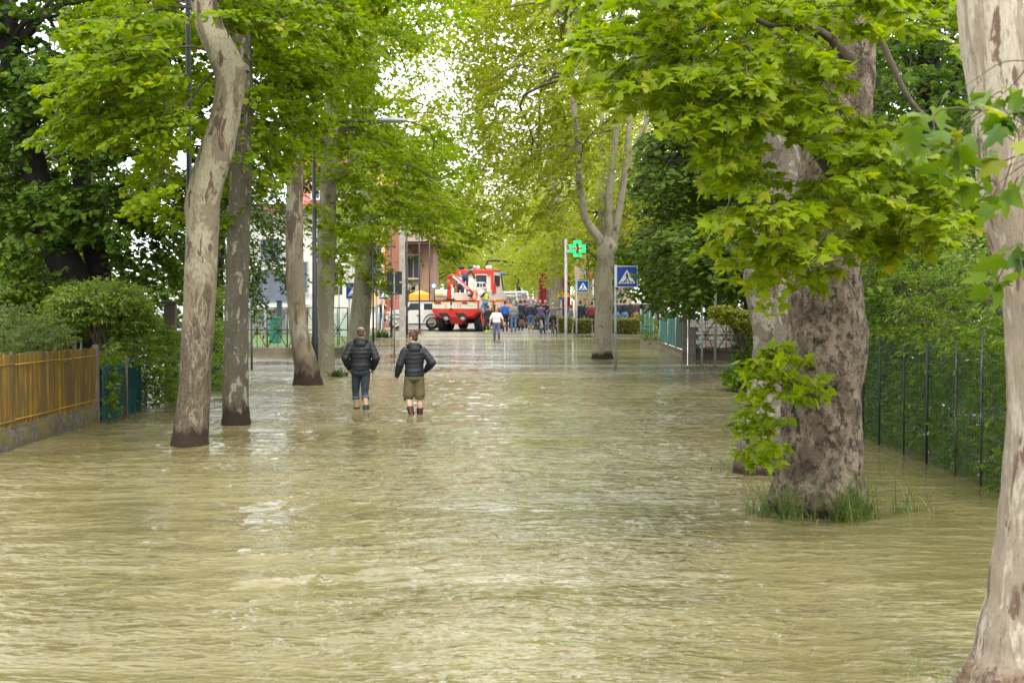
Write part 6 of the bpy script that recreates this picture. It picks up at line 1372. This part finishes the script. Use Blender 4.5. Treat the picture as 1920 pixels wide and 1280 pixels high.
mb = MB(); mb.box((X_(777,y), y-.25, Z_(541,y)), (.55,.35,.45)); ac = mb.build('air_conditioner', M('ac_white', (.6,.58,.52), .6), b_, bevel=.02); mb = MB(); mb.lathe([(0,0),(.15,0),(.15,.01)], (X_(777,y)-.05, y-.43, Z_(541,y)), (0,-1,0), 16); fa = link('fan_grille', mb.mesh('fan_grille', BLACK, None, True), ac); fa.location = -Vector(b_.location)
mb = MB(); mb.box((X_(764,y), y-.25, Z_(538,y)), (.28,.3,.45)); mb.build('meter_box', M('ac_white', (.6,.58,.52), .6), b_, bevel=.02)
o = empty('cream_house', (X_(1125,105), 105, 0), 'cream house wall glimpsed left of the forked trunk behind the trees', 'building'); mb = MB(); wallbox(mb, X_(1085,105), X_(1180,105), 105, 112, 0, Z_(440,105)); mb.build('wall', M('cream_render', (.50,.42,.30), .85, var=.12), o)
for px in (1110, 1150): window(o, X_(px,105), 105, Z_(500,105), .9, 1.5, M('frame_white', (.6,.6,.58), .6), GLASS)
mb = MB(); mb.box((X_(1132,105), 108.5, Z_(440,105)+.12), (4.2, 8.2, .24)); mb.build('roof', M('roof_tiles', (.33,.13,.08), .85), o)
# orange awning
d = 92; o = empty('awning', P(788, 560, d), 'orange market parasol behind the white off-roader', 'parasol'); a = P(788, 551, d); mb = MB()
mb.add([(a.x-.62,d-.6,a.z-.02),(a.x+.62,d-.6,a.z-.02),(a.x+.62,d+.6,a.z-.02),(a.x-.62,d+.6,a.z-.02),(a.x,d,a.z+.22),(a.x-.62,d-.6,a.z-.55),(a.x+.62,d-.6,a.z-.55),(a.x+.62,d+.6,a.z-.55),(a.x-.62,d+.6,a.z-.55)],
       [(0,1,4),(1,2,4),(2,3,4),(3,0,4),(5,6,1,0),(6,7,2,1),(7,8,3,2),(8,5,0,3)]); mb.build('canopy', M('awning_orange', (.80,.36,.03), .7, var=.08), o); mb = MB(); mb.tube([(a.x,d,0),(a.x,d,a.z)], .03, 8); mb.build('pole', GALV, o)
# red shipping container on a truck
d = 98; x0, x1 = X_(1011,d), X_(1069,d); z0, z1 = Z_(580,d), Z_(513,d); CR = M('container_red', (.25,.018,.015), .5, var=.25, scale=1.5)
o = empty('container_truck', ((x0+x1)/2, d, 0), 'dark red corrugated container on a trailer behind the twin stemmed tree', 'truck')
n = 26; V = []
for i in range(n*2+1):
    x = x0 + (x1-x0)*i/(n*2); dy = .03 if (i // 2) % 2 else -.03; V += [(x, d+dy, z0), (x, d+dy, z1)]
F = [(2*i, 2*i+2, 2*i+3, 2*i+1) for i in range(n*2)]
link('corrugated_front', npmesh('corrugated_front', off(V, o, False), F, CR), o)
mb = MB(); mb.box(((x0+x1)/2, d+3.1, (z0+z1)/2), (x1-x0-.02, 6, z1-z0)); mb.build('container_body', CR, o)
for x in (x0+.04, x1-.04): mb = MB(); mb.box((x, d-.02, (z0+z1)/2), (.10,.16,z1-z0+.06)); mb.build('corner_post', M('container_edge', (.20,.02,.02), .5), o)
mb = MB(); mb.box(((x0+x1)/2, d+3, z0-.12), (x1-x0, 6.1, .22)); mb.build('chassis', M('chassis_black', (.02,.02,.02), .6), o)
for x in (x0+.25, x1-.25):
    for yy in (d+.8, d+2.0): mb = MB(); mb.lathe([(0,-.14),(.30,-.14),(.48,-.12),(.5,0),(.48,.12),(.30,.14),(0,.14)], (x, yy, .6), (1,0,0), 20); mb.build('wheel', M('tyre_black', (.02,.02,.02), .8), o)
mb = MB(); mb.box((X_(1072,d), d-.8, z0+.1), (.1,.3,.9)); mb.build('tail_board', M('tail_yellow', (.5,.33,.02), .5), o)

# ------------------------------------------------------------------ vehicles
def wheel(parent, c, r, w, axis, rim, rimr=.55, label=None):
    mb = MB(); mb.lathe([(r*rimr,-w/2+.02),(r*.9,-w/2),(r*.98,-w/2+.03),(r,-w/4),(r,w/4),(r*.98,w/2-.03),(r*.9,w/2),(r*rimr,w/2-.02)], c, axis, 28); t = mb.build('wheel', M('tyre_black', (.02,.02,.02), .8, bmp=.5), parent, True)
    mb = MB(); mb.lathe([(0,-w/2+.02),(r*.12,-w/2+.01),(r*.14,-w/2+.06),(r*rimr*.7,-w/2+.08),(r*rimr*.86,-w/2+.03),(r*rimr+.005,-w/2+.02),(r*rimr+.005,w/2-.02),(r*rimr*.86,w/2-.03),(r*rimr*.7,w/2-.08),(r*.14,w/2-.06),(r*.12,w/2-.01),(0,w/2-.02)], c, axis, 24); q = mb.build('rim', rim, t, True)
    mb = MB()
    for k in range(8):
        a = k*.785; ax_ = Vector(axis).normalized(); u = ax_.cross(Vector((0,0,1))).normalized(); v = ax_.cross(u)
        for sg in (-1, 1): mb.ball(Vector(c) + (u*math.cos(a)+v*math.sin(a))*r*.3 + ax_*sg*(w/2-.065), .022, 6)
    mb.build('wheel_nuts', M('nut_grey', (.2,.2,.2), .4, .8), t, True); return t
# amphibious red rescue truck, local: x right, y forward, rear at y = 0
RED = M('fire_red', (.52,.022,.016), .35, var=.12, scale=2, dirt=(.40,.10,.07)); RED2 = M('fire_red_plain', (.60,.03,.02), .35, var=.08); CRM = M('truck_cream', (.68,.63,.53), .5, var=.12, scale=3, dirt=(.5,.44,.34)); ORG = M('truck_orange', (.85,.30,.015), .45); TBLK = M('truck_black', (.018,.018,.02), .5)
tloc = P(853, 620, 87.0); tloc.z = .12
tk = empty('rescue_truck', tloc, 'red and white amphibious rescue truck with crane, seen from behind', 'truck', None, R(-13))
hull = MB()   # stations along y: half outline (x,z)
def ring(y, xt, xb, zb, zk, kx): return [(-xt,y,1.70),(-xt,y,1.10),(-xb,y,zb),(-kx,y,zb-.02),(-kx+.12,y,zk),(kx-.12,y,zk),(kx,y,zb-.02),(xb,y,zb),(xt,y,1.10),(xt,y,1.70)]
st = [ring(0,1.30,.98,.86,.80,.42), ring(.35,1.31,.96,.72,.40,.42), ring(7.0,1.31,.96,.72,.40,.42), ring(7.6,1.28,.9,.9,.7,.4), ring(8.0,1.2,1.0,1.2,1.15,.4)]
V = [p for r__ in st for p in r__]; F = [(i*10+k, i*10+(k+1)%10, (i+1)*10+(k+1)%10, (i+1)*10+k) for i in range(4) for k in range(10)] + [tuple(range(10)), tuple(reversed(range(40,50)))]
hull.add(V, F); hull.build('hull', RED, tk, True)
def plate(name, poly, mat, y=-.004, dep=.012): mb = MB(); mb.prism(poly, (0,y,0), (1,0,0), (0,0,1), dep); return mb.build(name, mat, tk, True)
plate('white_band', [(-1.295,1.27),(1.295,1.27),(1.295,1.585),(-1.295,1.585)], CRM); plate('orange_band', [(-1.295,1.588),(1.295,1.588),(1.295,1.67),(-1.295,1.67)], ORG); plate('top_edge', [(-1.33,1.673),(1.33,1.673),(1.33,1.72),(-1.33,1.72)], TBLK, dep=.03)
for sg in (1,):
    mb = MB(); mb.box((1.318, 3.8, 1.43), (.012, 7.0, .31)); mb.build('side_white_band', CRM, tk, True); mb = MB(); mb.box((1.319, 3.8, 1.63), (.014, 7.0, .08)); mb.build('side_orange_band', ORG, tk, True)
for cx in (-.90, .62):
    mb = MB()
    for k in range(4): mb.box((cx-.16+k*.107, -.03, 1.59), (.095,.03,.10), mi=0 if k < 3 else 1)
    mb.build('tail_lights', [M('lens_red', (.30,.008,.01), .2), M('lens_clear', (.6,.55,.5), .2)], tk, True)
for cx in (-.62, .34):
    plate('jet_recess_shade', [(cx-.34,1.03),(cx+.20,1.03),(cx+.42,.76),(cx-.12,.76)], TBLK, -.012)  # flat black plate, the shade of the hollow is put into its colour
    mb = MB(); mb.lathe([(0,.03),(.06,.03),(.11,.01),(.16,-.05),(.16,-.12)], (cx+.10,.0,.79), (0,-.8,.5), 18); mb.build('jet_bucket', M('jet_metal', (.33,.29,.27), .6, .2), tk, True)
mb = MB(); mb.tube([(-.20,-.02,1.62),(-.20,-.08,1.55),(-.20,-.03,1.50)], .05, 8); mb.tube([(-.20,-.02,1.28),(-.20,-.1,1.24)], .05, 8); mb.build('tow_hooks', TBLK, tk, True)
def tl(body, size, x, z, mat, name='lettering'):
    me = text_mesh(body, size, .003); me.materials.append(mat); o = link(name, me, tk); o.location = (x, -.022, z); o.rotation_euler = (math.pi/2, 0, 0); return o
tl('115', .30, .16, 1.43, RED2)
mb = MB(); mb.tube([(-.52+.09*math.cos(a), -.02, 1.43+.085*math.sin(a)) for a in np.linspace(.5, 5.6, 13)], .010, 5); mb.tube([(-.55,-.02,1.36),(-.47,-.02,1.47)], .012, 5); mb.build('emblem', RED2, tk, True)
tl('VF', .10, .98, 1.41, M('print_grey', (.3,.3,.3), .6), 'plate_print') if False else plate('number_plate', [(.86,1.40),(1.06,1.40),(1.06,1.45),(.86,1.45)], M('plate_grey', (.35,.36,.36), .5), -.02)
RIM = M('rim_red', (.50,.04,.03), .45)
for yy in (1.35, 2.75, 5.9):
    for sg in (-1, 1):
        wheel(tk, (sg*1.08, yy, .56), .56, .42, (1,0,0), RIM, .55)
        mb = MB(); mb.tube([(sg*1.32, yy+.66*math.sin(a), .58+.66*math.cos(a)) for a in np.linspace(-1.5, 1.5, 13)], .035, 6); mb.build('wheel_arch', RED2, tk, True)
mb = MB(); mb.tube([(-1,1.35,.56),(1,1.35,.56)], .09, 8); mb.build('axle', TBLK, tk, True)
for y_ in (2.75, 5.9): mb = MB(); mb.tube([(-1,y_,.56),(1,y_,.56)], .09, 8); mb.build('axle', TBLK, tk, True)
# deck, cabin, crane
mb = MB(); mb.prism([(.6,1.70),(3.9,1.70),(3.9,2.30),(2.2,2.30),(1.8,2.12),(.9,2.12)], (-.35,0,0), (0,1,0), (0,0,1), 1.55); mb.build('engine_deck', CRM, tk, True, bevel=.03)
mb = MB(); mb.box((.45,.70,1.93), (1.3,.5,.44)); mb.build('locker', CRM, tk, True, bevel=.03)
mb = MB(); mb.box((.78,1.1,2.27), (.55,.35,.14)); mb.build('hatch', CRM, tk, True, bevel=.02)
mb = MB(); mb.tube([(-1.22,.45,2.10),(-.55,.45,2.10)], .22, 20); mb.build('rolled_raft', M('raft_white', (.74,.72,.62), .6, var=.08), tk, True)
mb = MB(); mb.tube([(-1.1,.45,2.10),(-.75,.45,2.10)], .224, 20, caps=False); mb.build('raft_stripe', M('raft_yellow', (.70,.66,.28), .6), tk, True)
mb = MB(); mb.box((-.9,.45,1.80), (.7,.5,.18)); mb.build('raft_cradle', M('cradle', (.33,.24,.2), .8), tk, True, bevel=.02)
cab = MB()
cab.prism([(3.9,1.70),(7.9,1.70),(7.7,2.05),(6.6,2.25),(5.9,3.35),(3.9,3.42)], (-.85,0,0), (0,1,0), (0,0,1), 2.05); co = cab.build('cabin', CRM, tk, True, bevel=.05)
mb = MB(); mb.box((.17,3.88,3.36), (2.16,.16,.20)); mb.box((-.86,3.86,2.75), (.13,.14,1.3)); mb.box((1.2,3.86,2.75), (.15,.14,1.3)); mb.box((.17,3.86,3.18), (2.1,.1,.04)); mb.build('roll_frame', RED2, tk, True, bevel=.02)
mb = MB(); mb.box((.17,4.9,3.45), (2.14,2.0,.10)); mb.build('roof', RED2, tk, True, bevel=.03)
mb = MB(); mb.box((.55,3.87,2.83), (.62,.06,.66)); mb.build('rear_window', GLASS, tk, True)
mb = MB(); mb.box((.55,3.83,3.2), (.7,.04,.05)); mb.box((.20,3.83,2.83), (.05,.05,.72)); mb.box((.90,3.83,2.83), (.05,.05,.72)); mb.build('window_frame', CRM, tk, True)
mb = MB(); mb.box((1.215,5.0,2.85), (.02,1.3,.62)); mb.build('side_window', GLASS, tk, True)
mb = MB(); mb.box((1.21,6.22,2.80), (.06,.14,1.1), rx=.55); mb.build('windscreen_pillar', M('pillar_green', (.01,.06,.045), .4), tk, True)
mb = MB(); mb.box((1.22,4.3,2.4), (.03,.7,.55)); mb.build('red_door_panel', RED2, tk, True)
mb = MB(); mb.ball((1.1,6.6,3.30), (.12,.12,.1), 10); mb.build('blue_beacon', M('beacon_blue', (.01,.05,.5), .2, emis=(.02,.12,.9), estr=.5), tk, True)
mb = MB()
for x in (-.72, -.1): mb.ball((x,4.1,3.62), (.2,.2,.12), 12)
mb.build('roof_vents', TBLK, tk, True)
mb = MB()
for x in (.1,.32,.85,1.05): mb.ball((x,4.0,3.62), (.09,.09,.12), 10)
mb.build('work_lights', M('lamp_white', (.75,.76,.78), .25), tk, True)
mb = MB(); mb.tube([(.5,5,3.5),(.62,5,4.0),(1.0,5.3,4.06),(2.1,5.8,3.92)], [.06,.07,.07,.05], 8); mb.build('roof_jib', TBLK, tk, True)
for q in (0,): mb = MB(); mb.tube([(1.2,6.7,3.25),(1.75,7.2,3.2),(1.95,7.4,2.95),(1.95,7.4,2.25)], .035, 8); mo = mb.build('mirror_arm', TBLK, tk, True); mb = MB(); mb.box((1.96,7.38,2.5), (.26,.1,.5)); mb.build('mirror', TBLK, tk, True, bevel=.03)
mb = MB(); mb.box((1.15,8.0,1.95), (1.5,.9,.16)); mb.build('bow_plate', CRM, tk, True, bevel=.05)
mb = MB(); mb.box((-.42,.45,2.02), (.18,.2,.62)); mb.box((-.42,.45,1.76), (.6,.5,.12), mi=1); mb.tube([(-.44,.45,2.3),(-.47,.45,2.98)], .09, 8); mb.tube([(-.16,.42,2.45),(-.20,.42,2.9)], .07, 8); mb.build('crane_post', [RED2, TBLK], tk, True)
mb = MB(); mb.tube([(-.47,.42,2.98),(-.32,.4,3.12),(.0,.38,2.98),(.92,.3,2.16)], [.10,.11,.10,.08], 8); mb.build('crane_boom', RED2, tk, True); mb = MB(); mb.tube([(-.2,.31,3.06),(.72,.24,2.33)], .05, 8); mb.build('crane_ram', M('ram_pale', (.75,.5,.5), .4), tk, True)
mb = MB(); mb.tube([(.92,.3,2.16),(.86,.28,2.02),(.66,.28,1.98)], [.08,.07,.04], 8); mb.ball((.84,.28,2.0), .10, 8); mb.build('crane_hook', TBLK, tk, True)
mb = MB()
for y_ in (.9, 1.7):
    mb.tube([(.62,y_,2.15),(.62,y_,2.62),(.70,y_,2.72),(1.28,y_,2.72),(1.36,y_,2.62),(1.36,y_,2.15)], .024, 8); mb.tube([(.62,y_,2.42),(1.36,y_,2.42)], .018, 6); mb.tube([(1.0,y_,2.15),(1.0,y_,2.72)], .018, 6)
mb.tube([(.66,.9,2.7),(.66,1.7,2.7)], .022, 6); mb.tube([(1.32,.9,2.7),(1.32,1.7,2.7)], .022, 6); mb.build('tube_railing', M('rail_white', (.7,.72,.76), .3, .3), tk, True)
o = empty('lifebuoy', tk.matrix_local @ Vector((0,0,0)), 'orange lifebuoy hanging on the rescue truck deck beside the ladder', 'lifebuoy'); bpy.context.view_layer.update()
cw = tk.matrix_world @ Vector((1.02, .42, 2.0)); o.location = cw; mb = MB(); mb.tube([cw + Vector((.15*math.cos(a), .0, .24*math.sin(a))) for a in np.linspace(0, 6.283, 21)], .055, 10); mb.build('ring', M('buoy_orange', (.80,.13,.03), .5), o); mb = MB(); mb.tube([cw + Vector((.02,-.03,-.2)), cw + Vector((.12,-.05,-.45))], .05, 8); mb.build('rope', M('buoy_orange', (.80,.13,.03), .5), o)
# lit blue beacon on a stalk at the truck's left rear
cw = P(813.5, 536, 86.5); o = empty('beacon_light', cw, 'lit blue white beacon on a stalk at the left rear of the rescue truck', 'beacon')
mb = MB(); mb.ball(cw, (.13,.10,.13), 14); mb.build('beacon_glass', M('beacon_teal', (.0,.12,.2), .2, emis=(.0,.28,.55), estr=1.0), o)
mb = MB(); mb.ball(cw + Vector((0,-.07,0)), (.072,.05,.072), 12); mb.build('bulb', M('beacon_white', (.8,.9,1), .2, emis=(.45,.75,1.0), estr=6), o); mb = MB(); mb.tube([cw + Vector((0,0,-.1)), cw + Vector((.05,.1,-1.0))], .03, 6); mb.build('stalk', BLK, o)
# ladder leaning on the truck
a = P(894, 540, 86.2); b = P(920, 616, 85.6); b.z = .1; o = empty('ladder', b, 'grey aluminium ladder leaning against the right rear of the rescue truck', 'ladder'); u = Vector((.36, -.05, .06))
for q in (0, 1): mb = MB(); mb.tube([a + u*q, b + u*q], .034, 6); mb.build('rail', M('ladder_alu', (.40,.39,.37), .45, .5), o)
for k in range(10): t = (k+.5)/10; mb = MB(); mb.tube([a.lerp(b,t), a.lerp(b,t)+u], .018, 6); mb.build('rung', M('ladder_alu', (.40,.39,.37), .45, .5), o)
# people on the truck
tw = tk.matrix_world
def on_truck(x, y_, z, rz, label, **k): c_ = tw @ Vector((x, y_, z)); return person(tuple(c_), R(rz), label, group='people on and around the rescue truck', **k)
bend = dict(hip=(0,-.05,.93), waist=(.05,.05,1.05), chest=(.22,.12,1.22), neck=(.38,.16,1.34), head=(.50,.18,1.42), shL=(.24,.30,1.34), shR=(.34,-.02,1.30), elL=(.40,.36,1.08), elR=(.46,-.02,1.04), wrL=(.50,.38,.85), wrR=(.50,0,.80), face=R(-90))
on_truck(.35, .95, 2.12, -10, 'man in dark green jacket and jeans bending over the truck deck', pose=bend, top=(.045,.055,.04), bottom=(.03,.05,.12), hair='grey')
on_truck(-.12, 1.6, 1.62, 160, 'man in white and navy crouching behind the crane', top=(.05,.08,.2), bottom=(.02,.02,.03), hair='brown', vest=(.6,.6,.62))
p = P(909, 585, 85.3)
person((p.x+.05, p.y, P(909, 598, 85.3).z), R(60), 'firefighter with high visibility stripes climbing down the ladder', pose=dict(wrL=(-.12,.30,1.25), elL=(-.25,.12,1.2), wrR=(.15,.3,1.1), knL=(-.1,.22,.62), anL=(-.1,.05,.32), knR=(.12,.12,.52)), top=(.02,.03,.06), bottom=(.12,.22,.38), hair='grey', vest=(.50,.68,.06), group='people on and around the rescue truck')
p = P(915, 612, 85.0); person((p.x, p.y, .08), R(20), 'dark clothed helper with yellow cuffs at the foot of the ladder', H=1.5, top=(.02,.02,.02), bottom=(.02,.02,.02), shoe=(.55,.65,.05), boots=.3, hair='black', group='people on and around the rescue truck')

# white off-roader, side view, nose to the left; local: x forward(left in view) built directly in world
d = 88.5; W4 = M('offroad_white', (.62,.62,.58), .35, var=.06, scale=2, dirt=(.45,.42,.34)); c0 = P(778, 618, d)
ol = empty('off_road_car', (c0.x, d, .12), 'white boxy off-road car with dark roof parked behind the concrete pole', 'car'); sx = lambda px: P(px, 600, d).x; sz = lambda py: P(960, py, d).z
def side(poly, y0, y1, name, mat, bev=.02): 
    mb = MB(); mb.prism([(sx(a), sz(b)) for a, b in poly], (0, y1, 0), (1,0,0), (0,0,1), y1 - y0); return mb.build(name, mat, ol, bevel=bev)
body = side([(725,585),(736,582),(757,581),(764,582),(840,581),(842,606),(828,607),(826,600),(818,595),(806,595),(800,600),(798,607),(757,607),(755,600),(748,596),(738,596),(731,600),(729,606),(724,604),(723,596)], d, d+1.7, 'body', W4)
side([(757,581.5),(765.5,565.5),(838,564.5),(840,581.5)], d+.06, d+1.64, 'cab', W4)
side([(763,565),(766,562.8),(836,562.2),(840,564.6)], d+.02, d+1.68, 'roof', M('roof_dark_grey', (.07,.075,.08), .5))
for poly in ([(763,581),(769.5,568.5),(785,568.5),(785,581)], [(795,580.5),(795,569),(812,569),(812,580.5)], [(816,580.5),(816,569),(834,569),(834,580.5)]): mb = MB(); mb.prism([(sx(a), sz(b)) for a, b in poly], (0, d+.058, 0), (1,0,0), (0,0,1), .012); mb.build('window', GLASS, ol)
for px in (742.5, 810):
    wheel(ol, Vector((sx(px), d+.12, sz(604.5))) - ol.location, .40, .24, (0,1,0), M('rim_cream', (.55,.50,.40), .45), .58); wheel(ol, Vector((sx(px), d+1.55, sz(604.5))) - ol.location, .40, .24, (0,1,0), M('rim_cream', (.55,.50,.40), .45), .58)
    mb = MB(); mb.tube([(sx(px) + .47*math.sin(a), d-.01, sz(604.5) + .47*math.cos(a)) for a in np.linspace(-1.5, 1.5, 13)], .035, 6); mb.build('wheel_arch', M('arch_grey', (.12,.12,.12), .6), ol)
mb = MB(); mb.box((sx(724)-.04, d+.85, sz(600)), (.14,1.72,.16)); mb.build('bumper', TBLK, ol, bevel=.02); mb = MB(); mb.box((sx(790), d-.01, sz(607.5)), (1.4,.06,.07)); mb.build('side_sill', TBLK, ol)
mb = MB(); mb.box((sx(787.5), d-.006, sz(594)), (.012,.012,.66)); mb.box((sx(760), d-.006, sz(594)), (.012,.012,.60)); mb.build('door_gap', TBLK, ol); mb = MB(); mb.box((sx(783), d-.02, sz(591)), (.14,.03,.03)); mb.build('door_handle', TBLK, ol)
mb = MB(); mb.box((sx(765), d-.12, sz(579)), (.10,.16,.2)); mb.build('wing_mirror', TBLK, ol, bevel=.02); mb = MB(); mb.lathe([(0,0),(.09,0),(.09,.03)], (sx(727), d-.005, sz(590)), (0,-1,0), 12); mb.build('indicator', M('lens_orange', (.7,.25,.02), .3), ol)
# red fire engine glimpsed behind
o = empty('fire_engine', P(712, 600, 97), 'red fire engine glimpsed behind the small crossing sign', 'truck'); z0, z1 = Z_(612,97), Z_(533,97); mb = MB(); mb.box((P(722,600,97).x, 98.5, (z0+z1)/2+.15), (1.3,3,z1-z0-.3)); mb.build('body', RED, o, bevel=.06)
mb = MB(); mb.box((P(718,600,97).x, 96.97, Z_(556,97)), (.8,.05,.6)); mb.build('windscreen', GLASS, o); mb = MB(); mb.box((P(720,600,97).x, 96.96, Z_(580,97)), (.9,.05,.22)); mb.build('white_stripe', CRM, o)
for px in (708, 736): wheel(o, Vector((P(px,600,97).x, 97.3, .42+.1)) - o.location, .42, .26, (1,0,0), CRM)
# vehicles behind the crowd
def far_car(px, d, w, h, col, label, rf=None, nm='parked_car', rz=0, front=True):
    c_ = P(px, 600, d); o = empty(nm, (c_.x, d, .12), label, 'car' if 'van' not in nm else 'van', None, rz); m_ = M('car_%02d%02d%02d' % tuple(int(q*99) for q in col), col, .3, var=.05)
    mb = MB(); s = w/2
    mb.add([(-s,0,.3),(s,0,.3),(s,0,h*.55),(-s,0,h*.55),(-s,4.2,.3),(s,4.2,.3),(s,4.2,h*.6),(-s,4.2,h*.6)], [(0,1,2,3),(5,4,7,6),(1,5,6,2),(4,0,3,7),(3,2,6,7),(4,5,1,0)]); mb.build('body', m_, o, True, bevel=.06)
    mb = MB(); a = s*.92; mb.add([(-a,.5,h*.56),(a,.5,h*.56),(a*.85,1.1,h),(-a*.85,1.1,h),(-a,4.0,h*.6),(a,4.0,h*.6),(a*.85,3.4,h),(-a*.85,3.4,h)], [(0,1,2,3),(5,4,7,6),(1,5,6,2),(4,0,3,7),(3,2,6,7)]); mb.build('cabin', m_ if rf is None else M('car_roof_%02d' % int(rf[0]*99), rf, .3), o, True, bevel=.04)
    mb = MB(); mb.add([(-a*.86,.58,h*.60),(a*.86,.58,h*.60),(a*.76,1.0,h*.95),(-a*.76,1.0,h*.95)], [(0,1,2,3)]); q = mb.build('windscreen', GLASS, o, True); q.location = (0,-.03,.01)
    for x in (-s+.22, s-.22): mb = MB(); mb.ball((x,-.01,h*.42), (.14,.05,.08), 10); mb.build('headlight', M('lens_clear', (.6,.55,.5), .2), o, True); wheel(o, (x, .7, .32-.12+.1), .32, .2, (1,0,0), ALU); wheel(o, (x, 3.4, .30), .32, .2, (1,0,0), ALU)
    mb = MB(); mb.box((0,-.03,h*.30), (w*.5,.03,.1)); mb.box((0,-.02,.36), (w*.95,.05,.1)); mb.build('grille', TBLK, o, True); return o
far_car(983, 96, 1.8, 1.72, (.10,.13,.13), 'dark grey green car facing us behind the crowd', None); far_car(998, 104, 1.8, 1.75, (.45,.03,.03), 'red car roof showing above the crowd')
far_car(972, 128, 2.0, 2.3, (.7,.7,.68), 'white van far down the avenue above the crowd', nm='parked_van'); far_car(945, 100, 2.1, 2.25, (.66,.66,.62), 'white vehicle roof between the truck and the crowd', nm='parked_van'); far_car(1205, 100, 1.8, 1.5, (.6,.6,.6), 'white car behind the people on the right')
